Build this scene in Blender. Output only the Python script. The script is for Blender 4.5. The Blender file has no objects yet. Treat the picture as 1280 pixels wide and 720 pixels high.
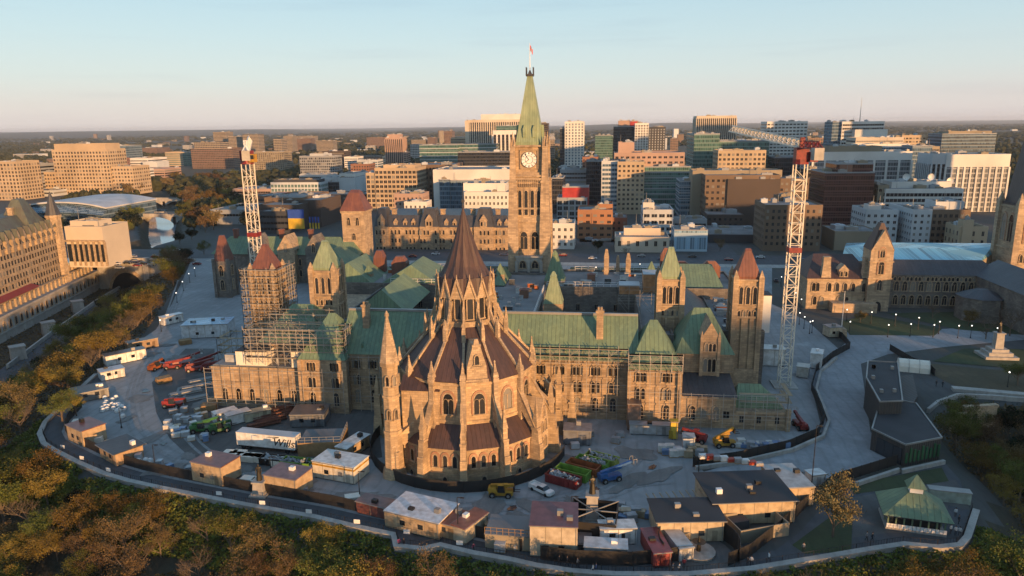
import bpy, bmesh, math, random
import numpy as np
from mathutils import Vector, Matrix
rnd = random.Random(7)
S = bpy.context.scene
COL = S.collection
R = math.radians
# ---------------------------------------------------------------- camera
F, H, PITCH, ROLL, YAW, CX, CY = 889., 68., R(12.85), R(.75), R(7.5), 10.04, -159.05
cam_d = bpy.data.cameras.new('camera'); cam = bpy.data.objects.new('camera', cam_d); COL.objects.link(cam)
cam_d.sensor_width = 36; cam_d.lens = 36*F/1280; cam_d.clip_start = 1; cam_d.clip_end = 60000
cam.matrix_world = (Matrix.Translation((CX, CY, H)) @ Matrix.Rotation(YAW, 4, 'Z') @ Matrix.Rotation(R(90)-PITCH, 4, 'X')
                    @ Matrix.Rotation(-ROLL, 4, 'Z'))
S.camera = cam
# ---------------------------------------------------------------- light
SUN_AZ, SUN_EL = 40., 5.0        # azimuth to the right of the direction behind the camera
az = R(SUN_AZ); el = R(SUN_EL)
sdir = Vector((math.sin(az)*math.cos(el), -math.cos(az)*math.cos(el), math.sin(el)))   # towards the sun
sd = bpy.data.lights.new('sun', 'SUN'); sun = bpy.data.objects.new('sun', sd); COL.objects.link(sun)
sd.energy = 4.4; sd.angle = R(.55); sd.color = (1, .545, .225)
sun.rotation_euler = sdir.to_track_quat('Z', 'Y').to_euler()
W_ = bpy.data.worlds.new('World'); S.world = W_; W_.use_nodes = True
nt = W_.node_tree; bg = nt.nodes['Background']
sky = nt.nodes.new('ShaderNodeTexSky'); sky.sky_type = 'NISHITA'; sky.sun_disc = False
sky.sun_elevation = el; sky.sun_rotation = math.atan2(sdir.x, sdir.y)
sky.altitude = 100; sky.air_density = 1.0; sky.dust_density = 1.2; sky.ozone_density = 1.5
bg.inputs['Strength'].default_value = .15
tc = nt.nodes.new('ShaderNodeTexCoord'); sx = nt.nodes.new('ShaderNodeSeparateXYZ'); nt.links.new(tc.outputs['Generated'], sx.inputs[0])
# evening sky by height: cream at the horizon, pale cyan above; the sky texture supplies the glow round the compass
rp = nt.nodes.new('ShaderNodeValToRGB'); nt.links.new(sx.outputs['Z'], rp.inputs[0]); cr = rp.color_ramp; K_ = 1/(.15*1.68)
for p_, c_ in ((0,(.82,.74,.72)),(.03,(.74,.71,.71)),(.065,(.66,.74,.76)),(.115,(.57,.72,.78)),(.19,(.45,.66,.775)),(.5,(.24,.46,.70)),(1,(.26,.42,.66))):
    e_ = cr.elements[0] if p_ == 0 else cr.elements[-1] if p_ == 1 else cr.elements.new(p_); e_.color = (*[q_*.3 for q_ in c_], 1)
sc_ = nt.nodes.new('ShaderNodeVectorMath'); sc_.operation = 'SCALE'; sc_.inputs['Scale'].default_value = K_/.3; nt.links.new(rp.outputs[0], sc_.inputs[0])
hz_ = nt.nodes.new('ShaderNodeMix'); hz_.data_type = 'RGBA'; hz_.inputs[0].default_value = .16; nt.links.new(sc_.outputs[0], hz_.inputs[6]); nt.links.new(sky.outputs[0], hz_.inputs[7])
mp = nt.nodes.new('ShaderNodeMapping'); mp.inputs['Scale'].default_value = (2.2,2.2,34); nt.links.new(tc.outputs['Generated'], mp.inputs[0])   # faint streaks of high cloud
nz_ = nt.nodes.new('ShaderNodeTexNoise'); nz_.inputs['Scale'].default_value = 1.6; nz_.inputs['Detail'].default_value = 6; nt.links.new(mp.outputs[0], nz_.inputs['Vector'])
cl_ = nt.nodes.new('ShaderNodeMapRange'); cl_.inputs[1].default_value = .56; cl_.inputs[2].default_value = .8; cl_.inputs[4].default_value = .2; nt.links.new(nz_.outputs['Fac'], cl_.inputs[0])
cm_ = nt.nodes.new('ShaderNodeMix'); cm_.data_type = 'RGBA'; cm_.blend_type = 'MULTIPLY'; nt.links.new(cl_.outputs[0], cm_.inputs[0]); nt.links.new(hz_.outputs[2], cm_.inputs[6]); cm_.inputs[7].default_value = (.62,.6,.72,1)
nt.links.new(cm_.outputs[2], bg.inputs[0])
S.view_settings.view_transform = 'Standard'; S.view_settings.look = 'None'
S.view_settings.exposure = 0.86; S.view_settings.gamma = 1; S.view_settings.use_curve_mapping = False
S.cycles.max_bounces = 5; S.cycles.diffuse_bounces = 2; S.cycles.glossy_bounces = 2; S.cycles.volume_bounces = 0
S.cycles.use_denoising = True
# ---------------------------------------------------------------- measuring: a photo pixel (1280 x 720) becomes a real point
def ray(px, py):
    u, v = px-640, py-360
    c, s = math.cos(ROLL), math.sin(ROLL)
    a, b = (c*u-s*v)/F, -(s*u+c*v)/F
    cp, sp, cy, sy = math.cos(PITCH), math.sin(PITCH), math.cos(YAW), math.sin(YAW)
    X, Y, Z = a, cp+b*sp, -sp+b*cp
    return X*cy-Y*sy, X*sy+Y*cy, Z
def P(px, py, z=0.):                 # on the level z
    r = ray(px, py); t = (z-H)/r[2]; return CX+r[0]*t, CY+r[1]*t
def V(px, py, y):                    # on the vertical plane y: (x, z)
    r = ray(px, py); t = (y-CY)/r[1]; return CX+r[0]*t, H+r[2]*t
# ---------------------------------------------------------------- mesh building
class MB:
    def __init__(s): s.v = []; s.f = []; s.m = []; s.cm = 0
    def add(s, vs, fs):
        b = len(s.v); s.v += [tuple(p) for p in vs]
        for f in fs: s.f.append(tuple(b+i for i in f)); s.m.append(s.cm)
        return s
    def box(s, x0, y0, z0, x1, y1, z1):
        return s.add([(x0,y0,z0),(x1,y0,z0),(x1,y1,z0),(x0,y1,z0),(x0,y0,z1),(x1,y0,z1),(x1,y1,z1),(x0,y1,z1)],
                     [(3,2,1,0),(4,5,6,7),(0,1,5,4),(1,2,6,5),(2,3,7,6),(3,0,4,7)])
    def cbox(s, cx, cy, z0, lx, ly, lz, a=0):
        return s.prism([rot2(dx*lx/2, dy*ly/2, a, cx, cy) for dx, dy in ((-1,-1),(1,-1),(1,1),(-1,1))], z0, z0+lz)
    def prism(s, pts, z0, z1, pts1=None):
        n = len(pts); pts1 = pts1 or pts
        return s.add([(p[0],p[1],z0) for p in pts]+[(p[0],p[1],z1) for p in pts1],
                     [tuple(range(n-1,-1,-1)), tuple(range(n,2*n))]+[(i,(i+1)%n,n+(i+1)%n,n+i) for i in range(n)])
    def frus(s, cx, cy, z0, r0, z1, r1, n=8, a=0):
        q = lambda r: [(cx+r*math.cos(a+2*math.pi*i/n), cy+r*math.sin(a+2*math.pi*i/n)) for i in range(n)]
        if r1 < 1e-4:
            return s.add([(x,y,z0) for x, y in q(r0)]+[(cx,cy,z1)], [tuple(range(n-1,-1,-1))]+[(i,(i+1)%n,n) for i in range(n)])
        return s.prism(q(r0), z0, z1, q(r1))
    def rfrus(s, cx, cy, z0, lx, ly, z1, lx1, ly1, a=0):     # rectangle to rectangle
        q = lambda l, w: [rot2(dx*l/2, dy*w/2, a, cx, cy) for dx, dy in ((-1,-1),(1,-1),(1,1),(-1,1))]
        return s.prism(q(lx, ly), z0, z1, q(max(lx1,.02), max(ly1,.02)))
    def bar(s, p, q, w, h=None, n=4):
        p = Vector(p); q = Vector(q); h = h or w; d = (q-p)
        if d.length < 1e-6: return s
        d.normalize(); up = Vector((0,0,1)) if abs(d.z) < .95 else Vector((0,1,0))
        a = d.cross(up).normalized(); b = a.cross(d)
        if n == 4: o = [(-w/2,-h/2),(w/2,-h/2),(w/2,h/2),(-w/2,h/2)]
        else: o = [(w/2*math.cos(2*math.pi*i/n), h/2*math.sin(2*math.pi*i/n)) for i in range(n)]
        n = len(o)
        return s.add([p+a*x+b*y for x, y in o]+[q+a*x+b*y for x, y in o],
                     [tuple(range(n-1,-1,-1)), tuple(range(n,2*n))]+[(i,(i+1)%n,n+(i+1)%n,n+i) for i in range(n)])
    def tap(s, p, q, r0, r1, n=6):
        p = Vector(p); q = Vector(q); d = (q-p).normalized(); up = Vector((0,0,1)) if abs(d.z) < .95 else Vector((0,1,0))
        a = d.cross(up).normalized(); b = a.cross(d)
        cs = [(math.cos(2*math.pi*i/n), math.sin(2*math.pi*i/n)) for i in range(n)]
        return s.add([p+(a*x+b*y)*r0 for x, y in cs]+[q+(a*x+b*y)*r1 for x, y in cs],
                     [tuple(range(n-1,-1,-1)), tuple(range(n,2*n))]+[(i,(i+1)%n,n+(i+1)%n,n+i) for i in range(n)])
    def gable(s, x0, y0, x1, y1, z, h, ax='x', ins=0, ins2=None):         # ridge along ax, hipped by ins
        i2 = ins if ins2 is None else ins2
        if ax == 'x':
            m = (y0+y1)/2; r = [(x0+ins,m,z+h),(x1-i2,m,z+h)]
            return s.add([(x0,y0,z),(x1,y0,z),(x1,y1,z),(x0,y1,z)]+r, [(3,2,1,0),(0,1,5,4),(2,3,4,5),(1,2,5),(3,0,4)])
        m = (x0+x1)/2; r = [(m,y0+ins,z+h),(m,y1-i2,z+h)]
        return s.add([(x0,y0,z),(x1,y0,z),(x1,y1,z),(x0,y1,z)]+r, [(3,2,1,0),(1,2,5,4),(3,0,4,5),(0,1,4),(2,3,5)])
    def arch(s, w, h, y0, y1, x=0, z=0, pt=.55, n=4):          # pointed-arch slab in the xz plane between y0 and y1
        o = arch_pts(w, h, pt, n); k = len(o)
        return s.add([(x+a,y0,z+b) for a, b in o]+[(x+a,y1,z+b) for a, b in o],
                     [tuple(range(k)), tuple(range(2*k-1,k-1,-1))]+[(i,k+i,k+(i+1)%k,(i+1)%k) for i in range(k)])
    def archring(s, w, h, t, y0, y1, x=0, z=0, pt=.55, n=4):   # frame round a pointed arch
        a = arch_pts(w, h, pt, n); b = arch_pts(w+2*t, h+t*1.3, pt, n); k = len(a); 
        b = [(u, max(v, 0)) for u, v in b]
        vs = [(x+u,y0,z+v) for u, v in a]+[(x+u,y0,z+v) for u, v in b]+[(x+u,y1,z+v) for u, v in a]+[(x+u,y1,z+v) for u, v in b]
        fs = []
        for i in range(k-1):
            j = i+1
            fs += [(i,k+i,k+j,j), (2*k+j,3*k+j,3*k+i,2*k+i), (k+i,3*k+i,3*k+j,k+j), (j,2*k+j,2*k+i,i)]
        fs += [(0,2*k,3*k,k), (k-1,2*k-1,4*k-1,3*k-1)]
        return s.add(vs, fs)
    def sheet(s, pts, z):
        return s.add([(p[0],p[1],z if len(p) < 3 else p[2]) for p in pts], [tuple(range(len(pts)))])
    def xf(s, m):
        s.v = [tuple(m @ Vector(p)) for p in s.v]; return s
    def mesh(s, name, mats, smooth=False):
        me = bpy.data.meshes.new(name); me.from_pydata(s.v, [], s.f)
        if not isinstance(mats, (list, tuple)): mats = [mats]
        for m in mats: me.materials.append(m)
        if len(mats) > 1: me.polygons.foreach_set('material_index', s.m)
        bm = bmesh.new(); bm.from_mesh(me); bmesh.ops.recalc_face_normals(bm, faces=bm.faces); bm.to_mesh(me); bm.free()
        if smooth: me.polygons.foreach_set('use_smooth', [True]*len(me.polygons))
        me.update(); return me
    def build(s, name, mats, parent=None, smooth=False, **k):
        o = bpy.data.objects.new(name, s.mesh(name, mats, smooth)); COL.objects.link(o)
        if parent: o.parent = parent
        for a, b in k.items(): o[a] = b
        return o
def rot2(x, y, a, cx=0, cy=0): return (cx+x*math.cos(a)-y*math.sin(a), cy+x*math.sin(a)+y*math.cos(a))
def arch_pts(w, h, pt, n):
    hs = h-w*pt*1.25                       # spring line
    L = [(-w/2, 0)]; top = h-hs
    for i in range(n+1):
        t = i/n; L.append((-w/2*(1-t**1.6)**1.0, hs+top*math.sin(t*math.pi/2)**.9))
    return L+[(-x, z) for x, z in reversed(L[:-1])]
def linkmesh(name, me, parent, loc=(0,0,0), rz=0, sc=None):
    o = bpy.data.objects.new(name, me); COL.objects.link(o); o.parent = parent; o.location = loc; o.rotation_euler.z = rz
    if sc: o.scale = sc
    return o
def thing(name, label, cat, loc=(0,0,0), rz=0, group=None):
    o = bpy.data.objects.new(name, None); COL.objects.link(o); o.empty_display_size = .5
    o.location = loc; o.rotation_euler.z = rz; return tag(o, label, cat, group)
def tag(o, label, cat, group=None):
    o['label'] = label; o['category'] = cat
    if group: o['group'] = group
    return o
def struct(o, kind='structure'): o['kind'] = kind; return o
def dup(root, loc, rz=0, label=None, group=None, colors=None):
    r = root.copy(); COL.objects.link(r); r.location = loc; r.rotation_euler.z = rz
    if label: r['label'] = label
    if group: r['group'] = group
    def rec(a, b):
        for ch in list(a.children):
            c = ch.copy(); COL.objects.link(c); c.parent = b
            if colors and ch.name.split('.')[0] in colors: c.color = colors[ch.name.split('.')[0]]
            rec(ch, c)
    rec(root, r); return r
# ---------------------------------------------------------------- materials (all procedural)
def _tang():                               # U along a wall or eave, V up the face, from the true normal
    g = bpy.data.node_groups.new('along_face', 'ShaderNodeTree')
    g.interface.new_socket('U', in_out='OUTPUT', socket_type='NodeSocketFloat')
    g.interface.new_socket('V', in_out='OUTPUT', socket_type='NodeSocketFloat')
    N = g.nodes; L = g.links
    ge = N.new('ShaderNodeNewGeometry'); out = N.new('NodeGroupOutput')
    c = N.new('ShaderNodeVectorMath'); c.operation = 'CROSS_PRODUCT'; c.inputs[0].default_value = (0,0,1)
    ad = N.new('ShaderNodeVectorMath'); ad.operation = 'ADD'; ad.inputs[1].default_value = (.00013,.00011,0)
    L.new(ge.outputs['True Normal'], ad.inputs[0]); L.new(ad.outputs[0], c.inputs[1])
    n = N.new('ShaderNodeVectorMath'); n.operation = 'NORMALIZE'; L.new(c.outputs[0], n.inputs[0])
    c2 = N.new('ShaderNodeVectorMath'); c2.operation = 'CROSS_PRODUCT'; L.new(ad.outputs[0], c2.inputs[0]); L.new(n.outputs[0], c2.inputs[1])
    for vec, nm in ((n, 'U'), (c2, 'V')):
        d = N.new('ShaderNodeVectorMath'); d.operation = 'DOT_PRODUCT'
        L.new(vec.outputs[0], d.inputs[0]); L.new(ge.outputs['Position'], d.inputs[1]); L.new(d.outputs['Value'], out.inputs[nm])
    return g
TANG = _tang()
class NT:
    def __init__(s, m): s.t = m.node_tree; s.N = s.t.nodes; s.b = s.N['Principled BSDF']
    def n(s, t, **k):
        o = s.N.new('ShaderNode'+t)
        for a, b in k.items(): setattr(o, a, b)
        return o
    def l(s, a, b): s.t.links.new(a, b)
    def math(s, op, a, b=None, c=None):
        o = s.n('Math', operation=op)
        for i, q in enumerate((a, b, c)):
            if q is None: continue
            if isinstance(q, (int, float)): o.inputs[i].default_value = q
            else: s.l(q, o.inputs[i])
        return o.outputs[0]
    def mix(s, f, a, b, mode='MIX'):
        o = s.n('Mix', data_type='RGBA', blend_type=mode)
        for q, i in ((f, 0), (a, 6), (b, 7)):
            if isinstance(q, (int, float)): o.inputs[i].default_value = q
            elif isinstance(q, tuple): o.inputs[i].default_value = (*q[:3], 1)
            else: s.l(q, o.inputs[i])
        return o.outputs[2]
    def noise(s, scale, det=4, vec=None):
        o = s.n('TexNoise'); o.inputs['Scale'].default_value = scale; o.inputs['Detail'].default_value = det
        if vec is None: vec = s.pos()
        s.l(vec, o.inputs['Vector']); return o.outputs['Fac']
    def pos(s):
        if not hasattr(s, '_p'): s._p = s.n('NewGeometry').outputs['Position']
        return s._p
    def uv(s):
        if not hasattr(s, '_u'):
            g = s.n('Group'); g.node_tree = TANG; s._u = (g.outputs['U'], g.outputs['V'])
        return s._u
    def bump(s, h, st=.4, dist=.1):
        b = s.n('Bump'); b.inputs['Strength'].default_value = st; b.inputs['Distance'].default_value = dist
        s.l(h, b.inputs['Height']); s.l(b.outputs[0], s.b.inputs['Normal'])
    def ramp(s, f, a, b):
        o = s.n('MapRange'); s.l(f, o.inputs[0]); o.inputs[1].default_value = a; o.inputs[2].default_value = b; return o.outputs[0]
def sc(c, k): return tuple(min(1, x*k) for x in c)
def mat(name, c, rough=.8, kind='plain', var=.35, scale=.25, c2=None, p=(1,.5), metal=0, spec=None, em=None, bump=.3):
    m = bpy.data.materials.new(name); m.use_nodes = True; t = NT(m); b = t.b
    b.inputs['Roughness'].default_value = rough; b.inputs['Metallic'].default_value = metal
    if spec is not None: b.inputs['Specular IOR Level'].default_value = spec
    c2 = c2 or sc(c, 1-var)
    big = t.ramp(t.noise(scale, 5), .35, .68)
    if kind == 'objcol':
        oi = t.n('ObjectInfo'); col = t.mix(t.ramp(t.noise(.9, 6), .35, .75), oi.outputs['Color'], t.mix(1., oi.outputs['Color'], (.58,.55,.52), 'MULTIPLY'))
    else: col = t.mix(big, c, c2)
    if kind == 'stone':                   # coursed masonry
        u, v = t.uv(); x = t.n('CombineXYZ'); t.l(u, x.inputs[0]); t.l(v, x.inputs[1])
        br = t.n('TexBrick'); t.l(x.outputs[0], br.inputs['Vector'])
        br.inputs['Scale'].default_value = 1; br.inputs['Brick Width'].default_value = p[0]; br.inputs['Row Height'].default_value = p[1]
        br.inputs['Mortar Size'].default_value = .03; br.inputs['Bias'].default_value = 0
        br.inputs['Color1'].default_value = (1.22,1.18,1.12,1); br.inputs['Color2'].default_value = (.66,.64,.63,1); br.inputs['Mortar'].default_value = (.55,.52,.5,1)
        col = t.mix(.8, col, br.outputs[0], 'MULTIPLY')
        st = t.n('Mapping'); st.inputs['Scale'].default_value = (.9,.9,.09); t.l(t.pos(), st.inputs[0])
        stain = t.ramp(t.noise(.8, 4, st.outputs[0]), .52, .75)       # weather streaks
        col = t.mix(t.math('MULTIPLY', stain, .6), col, sc(c, .35))
        t.bump(br.outputs['Fac'], -bump, .06)
    elif kind == 'seam':                  # standing-seam metal
        u, v = t.uv(); f = t.math('ABSOLUTE', t.math('SUBTRACT', t.math('FRACT', t.math('DIVIDE', u, p[0])), .5))
        seam = t.ramp(f, .40, .47)
        w = t.n('TexWhiteNoise', noise_dimensions='1D'); t.l(t.math('FLOOR', t.math('DIVIDE', u, p[0])), w.inputs['W'])
        col = t.mix(t.math('MULTIPLY', w.outputs['Value'], .5), col, sc(c2, .75)); col = t.mix(t.math('MULTIPLY', t.ramp(t.noise(.35, 5), .5, .66), .45), col, sc(c, .6))
        col = t.mix(t.math('MULTIPLY', seam, .55), col, sc(c, .35))
        st = t.n('Mapping'); st.inputs['Scale'].default_value = (1.2,1.2,.12); t.l(t.pos(), st.inputs[0])
        col = t.mix(t.math('MULTIPLY', t.ramp(t.noise(1.1, 4, st.outputs[0]), .5, .8), .4), col, sc(c, 1.5))
        t.bump(seam, .5, .08)
    elif kind == 'corr':                  # corrugated sheet
        u, v = t.uv(); f = t.math('SINE', t.math('MULTIPLY', u, 2*math.pi/p[0])); t.bump(f, .5, .05)
        col = t.mix(t.ramp(f, -1, 1.), sc(c, .72), col)
    elif kind == 'glasswall':             # curtain wall: panes of slightly different tint between mullions
        u, v = t.uv(); cu = t.math('DIVIDE', u, p[0]); cv = t.math('DIVIDE', v, p[1])
        x = t.n('CombineXYZ'); t.l(t.math('FLOOR', cu), x.inputs[0]); t.l(t.math('FLOOR', cv), x.inputs[1])
        w = t.n('TexWhiteNoise', noise_dimensions='2D'); t.l(x.outputs[0], w.inputs['Vector'])
        col = t.mix(w.outputs['Value'], sc(c, .5), sc(c, 1.4))
        fu = t.math('GREATER_THAN', t.math('ABSOLUTE', t.math('SUBTRACT', t.math('FRACT', cu), .5)), .44)
        fv = t.math('GREATER_THAN', t.math('ABSOLUTE', t.math('SUBTRACT', t.math('FRACT', cv), .5)), .36)
        fr = t.math('MAXIMUM', fu, fv); col = t.mix(fr, col, c2)
        rr = t.n('Mix'); t.l(fr, rr.inputs[0]); rr.inputs[2].default_value = rough; rr.inputs[3].default_value = .6; t.l(rr.outputs[0], b.inputs['Roughness'])
    elif kind == 'glass':
        oi = t.n('ObjectInfo'); g = t.n('NewGeometry'); w = t.n('TexWhiteNoise', noise_dimensions='2D'); x = t.n('CombineXYZ'); t.l(oi.outputs['Random'], x.inputs[0]); t.l(g.outputs['Random Per Island'], x.inputs[1]); t.l(x.outputs[0], w.inputs['Vector'])
        col = t.mix(w.outputs['Value'], sc(c, .4), sc(c, 1.8)); col = t.mix(t.math('MULTIPLY', t.math('GREATER_THAN', w.outputs['Value'], .84), .6), col, (.34,.31,.26))   # some blinds are down
    elif kind == 'leaf':
        oi = t.n('ObjectInfo'); g = t.n('NewGeometry')
        w = t.n('TexWhiteNoise', noise_dimensions='1D'); t.l(g.outputs['Random Per Island'], w.inputs['W'])
        col = t.mix(w.outputs['Value'], c, c2); col = t.mix(t.ramp(t.noise(.35, 3), .3, .7), col, sc(c2, .6))
        hs = t.n('HueSaturation'); t.l(col, hs.inputs['Color']); hs.inputs['Hue'].default_value = .5
        t.l(t.math('ADD', t.math('MULTIPLY', oi.outputs['Random'], .04), .482), hs.inputs['Hue'])
        t.l(t.math('ADD', t.math('MULTIPLY', oi.outputs['Random'], .7), .65), hs.inputs['Value']); col = hs.outputs[0]
    elif kind == 'ground':
        n2 = t.ramp(t.noise(scale*9, 6), .35, .7); col = t.mix(t.math('MULTIPLY', n2, .5), col, sc(c, .6))
        wv = t.n('TexWave'); wv.inputs['Scale'].default_value = .11; wv.inputs['Distortion'].default_value = 9; wv.inputs['Detail'].default_value = 3; wv.inputs['Detail Scale'].default_value = .35; t.l(t.pos(), wv.inputs['Vector'])
        col = t.mix(t.math('MULTIPLY', t.ramp(wv.outputs['Fac'], .82, .97), .28), col, sc(c, .5)); col = t.mix(t.math('MULTIPLY', t.ramp(t.noise(.16, 5), .56, .7), .4), col, sc(c, 1.35)); t.bump(t.noise(2.5, 6), bump, .15)
    elif kind == 'plain': t.bump(t.noise(4, 4), bump*.5, .03)
    t.l(col, b.inputs['Base Color'])
    if em: b.inputs['Emission Color'].default_value = (*em[0], 1); b.inputs['Emission Strength'].default_value = em[1]
    return m
M = {}
def defm(n, *a, **k): M[n] = mat(n, *a, **k)
defm('stone', (.41,.30,.19), kind='stone', p=(1.3,.55), c2=(.27,.20,.135))
defm('lib_stone', (.47,.345,.21), kind='stone', p=(1.15,.5), c2=(.31,.225,.14))
defm('dressed', (.45,.34,.225), kind='stone', p=(.8,.42), c2=(.31,.235,.155), scale=.6)
defm('redarch', (.37,.2,.12), var=.3, scale=.8)
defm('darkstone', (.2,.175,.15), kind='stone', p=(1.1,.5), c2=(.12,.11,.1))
defm('tower_stone', (.43,.325,.215), kind='stone', p=(1.6,.6), c2=(.31,.23,.155))
defm('copper_brown', (.078,.042,.033), .6, 'seam', p=(.9,1), c2=(.05,.031,.028))
defm('copper_green', (.175,.235,.125), .65, 'seam', p=(1.0,1), c2=(.11,.175,.115), scale=.12)
defm('copper_pale', (.27,.32,.19), .6, 'seam', p=(.8,1), c2=(.19,.25,.15))
defm('copper_red', (.20,.075,.045), .6, 'seam', p=(.8,1), c2=(.13,.05,.04))
defm('slate', (.06,.06,.066), .5, 'seam', p=(1.2,1), c2=(.04,.04,.045))
defm('flatroof', (.22,.215,.21), .9, var=.4, scale=.12)
defm('flatroof_dark', (.035,.036,.04), .75, var=.35, scale=.2)
defm('flatroof_pale', (.5,.5,.5), .8, var=.25, scale=.1)
defm('glass', (.02,.024,.028), .12, 'glass', spec=.6)
defm('darkglass', (.022,.023,.026), .2, 'glass', spec=.6)
defm('mast_paint', (.74,.67,.55), .5, var=.2)
defm('steel', (.32,.31,.29), .5, var=.3, metal=.4)
defm('scaf', (.36,.33,.29), .5, var=.3, scale=.6)
defm('scafplank', (.33,.24,.14), .8)
defm('white', (.74,.73,.7), .6, var=.15, scale=.4)
defm('whitecorr', (.7,.7,.68), .5, 'corr', p=(.35,1), var=.2)
defm('tarp', (.72,.66,.55), .7, var=.12, scale=1.)
defm('black', (.014,.014,.015), .5)
defm('fence_black', (.02,.018,.017), .7, var=.4, scale=.3)
defm('rubber', (.012,.012,.012), .85)
defm('paint', (.5,.5,.5), .35, 'objcol')
defm('paintcorr', (.5,.5,.5), .5, 'objcol')
defm('bronze', (.045,.04,.03), .45, metal=.5)
defm('granite', (.36,.33,.29), .7, var=.3, scale=1.)
defm('asphalt', (.075,.078,.084), .85, 'ground', scale=.06, c2=(.055,.058,.062), bump=.15)
defm('gravel', (.285,.292,.29), .9, 'ground', scale=.045, c2=(.195,.2,.2), bump=.3)
defm('gravel_dark', (.12,.118,.112), .95, 'ground', scale=.1, c2=(.07,.066,.062), bump=.5)
defm('paving', (.27,.28,.29), .85, 'ground', scale=.1, c2=(.2,.205,.21), bump=.1)
defm('concrete', (.40,.37,.33), .85, 'ground', scale=.2, c2=(.29,.27,.24), bump=.15)
defm('lawn', (.045,.065,.02), .95, 'ground', scale=.08, c2=(.035,.042,.018), bump=.6)
defm('drygrass', (.10,.075,.04), .95, 'ground', scale=.1, c2=(.055,.05,.025), bump=.6)
defm('soil', (.055,.045,.028), .95, 'ground', scale=.05, c2=(.03,.03,.016), bump=.8)
defm('water', (.25,.3,.33), .08, var=.1, bump=.02)
defm('river', (.02,.03,.035), .1, bump=.05)
defm('bark', (.14,.105,.075), .95)
defm('wood', (.30,.18,.08), .8, var=.3, scale=1)
defm('lampglow', (.9,.9,.88), .4, em=((1,.93,.8), 1.6))
defm('warmglow', (.9,.8,.6), .4, em=((1,.75,.4), 5))
# ---------------------------------------------------------------- repeated bits
def windows(root, me, spots, name='window', lab=None):
    """spots: (x, y, z, rz). The first hundred are windows of their own, what is beyond that is one further part."""
    for x, y, z, rz in spots[:100]: linkmesh(name, me, root, (x,y,z), rz)
    if len(spots) > 100:
        vs = np.array([v.co[:] for v in me.vertices]); fs = [tuple(p.vertices) for p in me.polygons]; mi = [p.material_index for p in me.polygons]
        b = MB()
        for x, y, z, rz in spots[100:]:
            c, s = math.cos(rz), math.sin(rz); n = len(b.v)
            b.v += [(x+p[0]*c-p[1]*s, y+p[0]*s+p[1]*c, z+p[2]) for p in vs]
            for f, i in zip(fs, mi): b.f.append(tuple(n+j for j in f)); b.m.append(i)
        o = b.build('upper_windows' if False else 'windows', list(me.materials), root); o['kind'] = 'stuff'
_wm = {}
def rect_window(w, h, gm='glass', fm=None, mull=1):
    k = (round(w,1), round(h,1), gm, fm, mull)
    if k not in _wm:
        w, h = k[0], k[1]; b = MB(); b.box(-w/2,-.03,0,w/2,.25,h)
        if fm:
            b.cm = 1; t = min(.16, w*.07); b.box(-w/2-t,-.16,-t*1.6,w/2+t,.2,0); b.box(-w/2-t,-.13,h,w/2+t,.2,h+t*1.3)
            for i in range(mull): x = w*((i+1)/(mull+1)-.5); b.box(x-t/3,-.12,0,x+t/3,.2,h)
        _wm[k] = b.mesh('window', [M[gm]]+([M[fm]] if fm else []))
    return _wm[k]
def gothic_window(w, h, stone='dressed', lights=2, red=None, pt=.55):
    k = ('g', w, h, stone, lights, red)
    if k not in _wm:
        b = MB(); b.arch(w, h, -.08, .3, pt=pt); b.cm = 1; b.archring(w, h, .22, -.28, .25, pt=pt)
        b.box(-w/2-.35,-.34,-.25,w/2+.35,.2,0)
        for i in range(lights-1):
            x = w*((i+1)/lights-.5); b.box(x-.07,-.2,0,x+.07,.2,h*(.72 if lights > 2 or True else 1))
        if lights > 1:
            for i in range(lights):
                x = w*((i+.5)/lights-.5); b.archring(w/lights-.1, h*.22, .06, -.18, .15, x, h*.5)
        if red: b.cm = 2; b.archring(w+.44, h+.3, .3, -.2, .2, pt=pt)
        _wm[k] = b.mesh('window', [M['darkglass'], M[stone]]+([M[red]] if red else []))
    return _wm[k]
# ================================================================ the setting
def proj(x, y, z):
    dx, dy, dz = x-CX, y-CY, z-H
    cp, sp, cy, sy = math.cos(PITCH), math.sin(PITCH), math.cos(YAW), math.sin(YAW)
    X, Y = dx*cy+dy*sy, -dx*sy+dy*cy
    f, b = Y*cp-dz*sp, Y*sp+dz*cp
    if f < 1: return None
    a, v = X/f*F, -b/f*F; c, s = math.cos(ROLL), math.sin(ROLL)
    return 640+c*a+s*v, 360-s*a+c*v
EDGE_PX = [(240,330),(215,375),(190,415),(165,435),(120,470),(75,512),(57,530),(50,545),(55,557),(67,565),(98,581),(130,595),(160,604),(200,613),(250,623),(305,634),
           (395,650),(445,662),(492,672),(495,686),(527,690),(550,685),(590,695),(640,704),(670,711),(715,718),(770,722),(860,722),(940,715),(1020,702),(1091,690),(1131,684),(1174,688),
           (1200,685),(1209,675),(1220,641),(1216,620),(1196,590),(1177,575),(1160,535),(1145,505),(1150,498)]
EDGE = [P(*q) for q in EDGE_PX]
WALL2 = [P(*q) for q in [(1160,515),(1172,505),(1197,496),(1240,498),(1290,502)]]
PL = EDGE+[P(1160,512),P(1172,505),P(1197,496),P(1240,498),P(1290,502),(260,20),(400,-60),(1000,-120),(40000,-120),(40000,60000),(-40000,60000),(-40000,235),(-230,235)]
CL = [(-276,200),(-277,192),(-241,80),(-208,0),(-180,-110),(-40000,-110),(-40000,240),(-276,240)]
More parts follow.
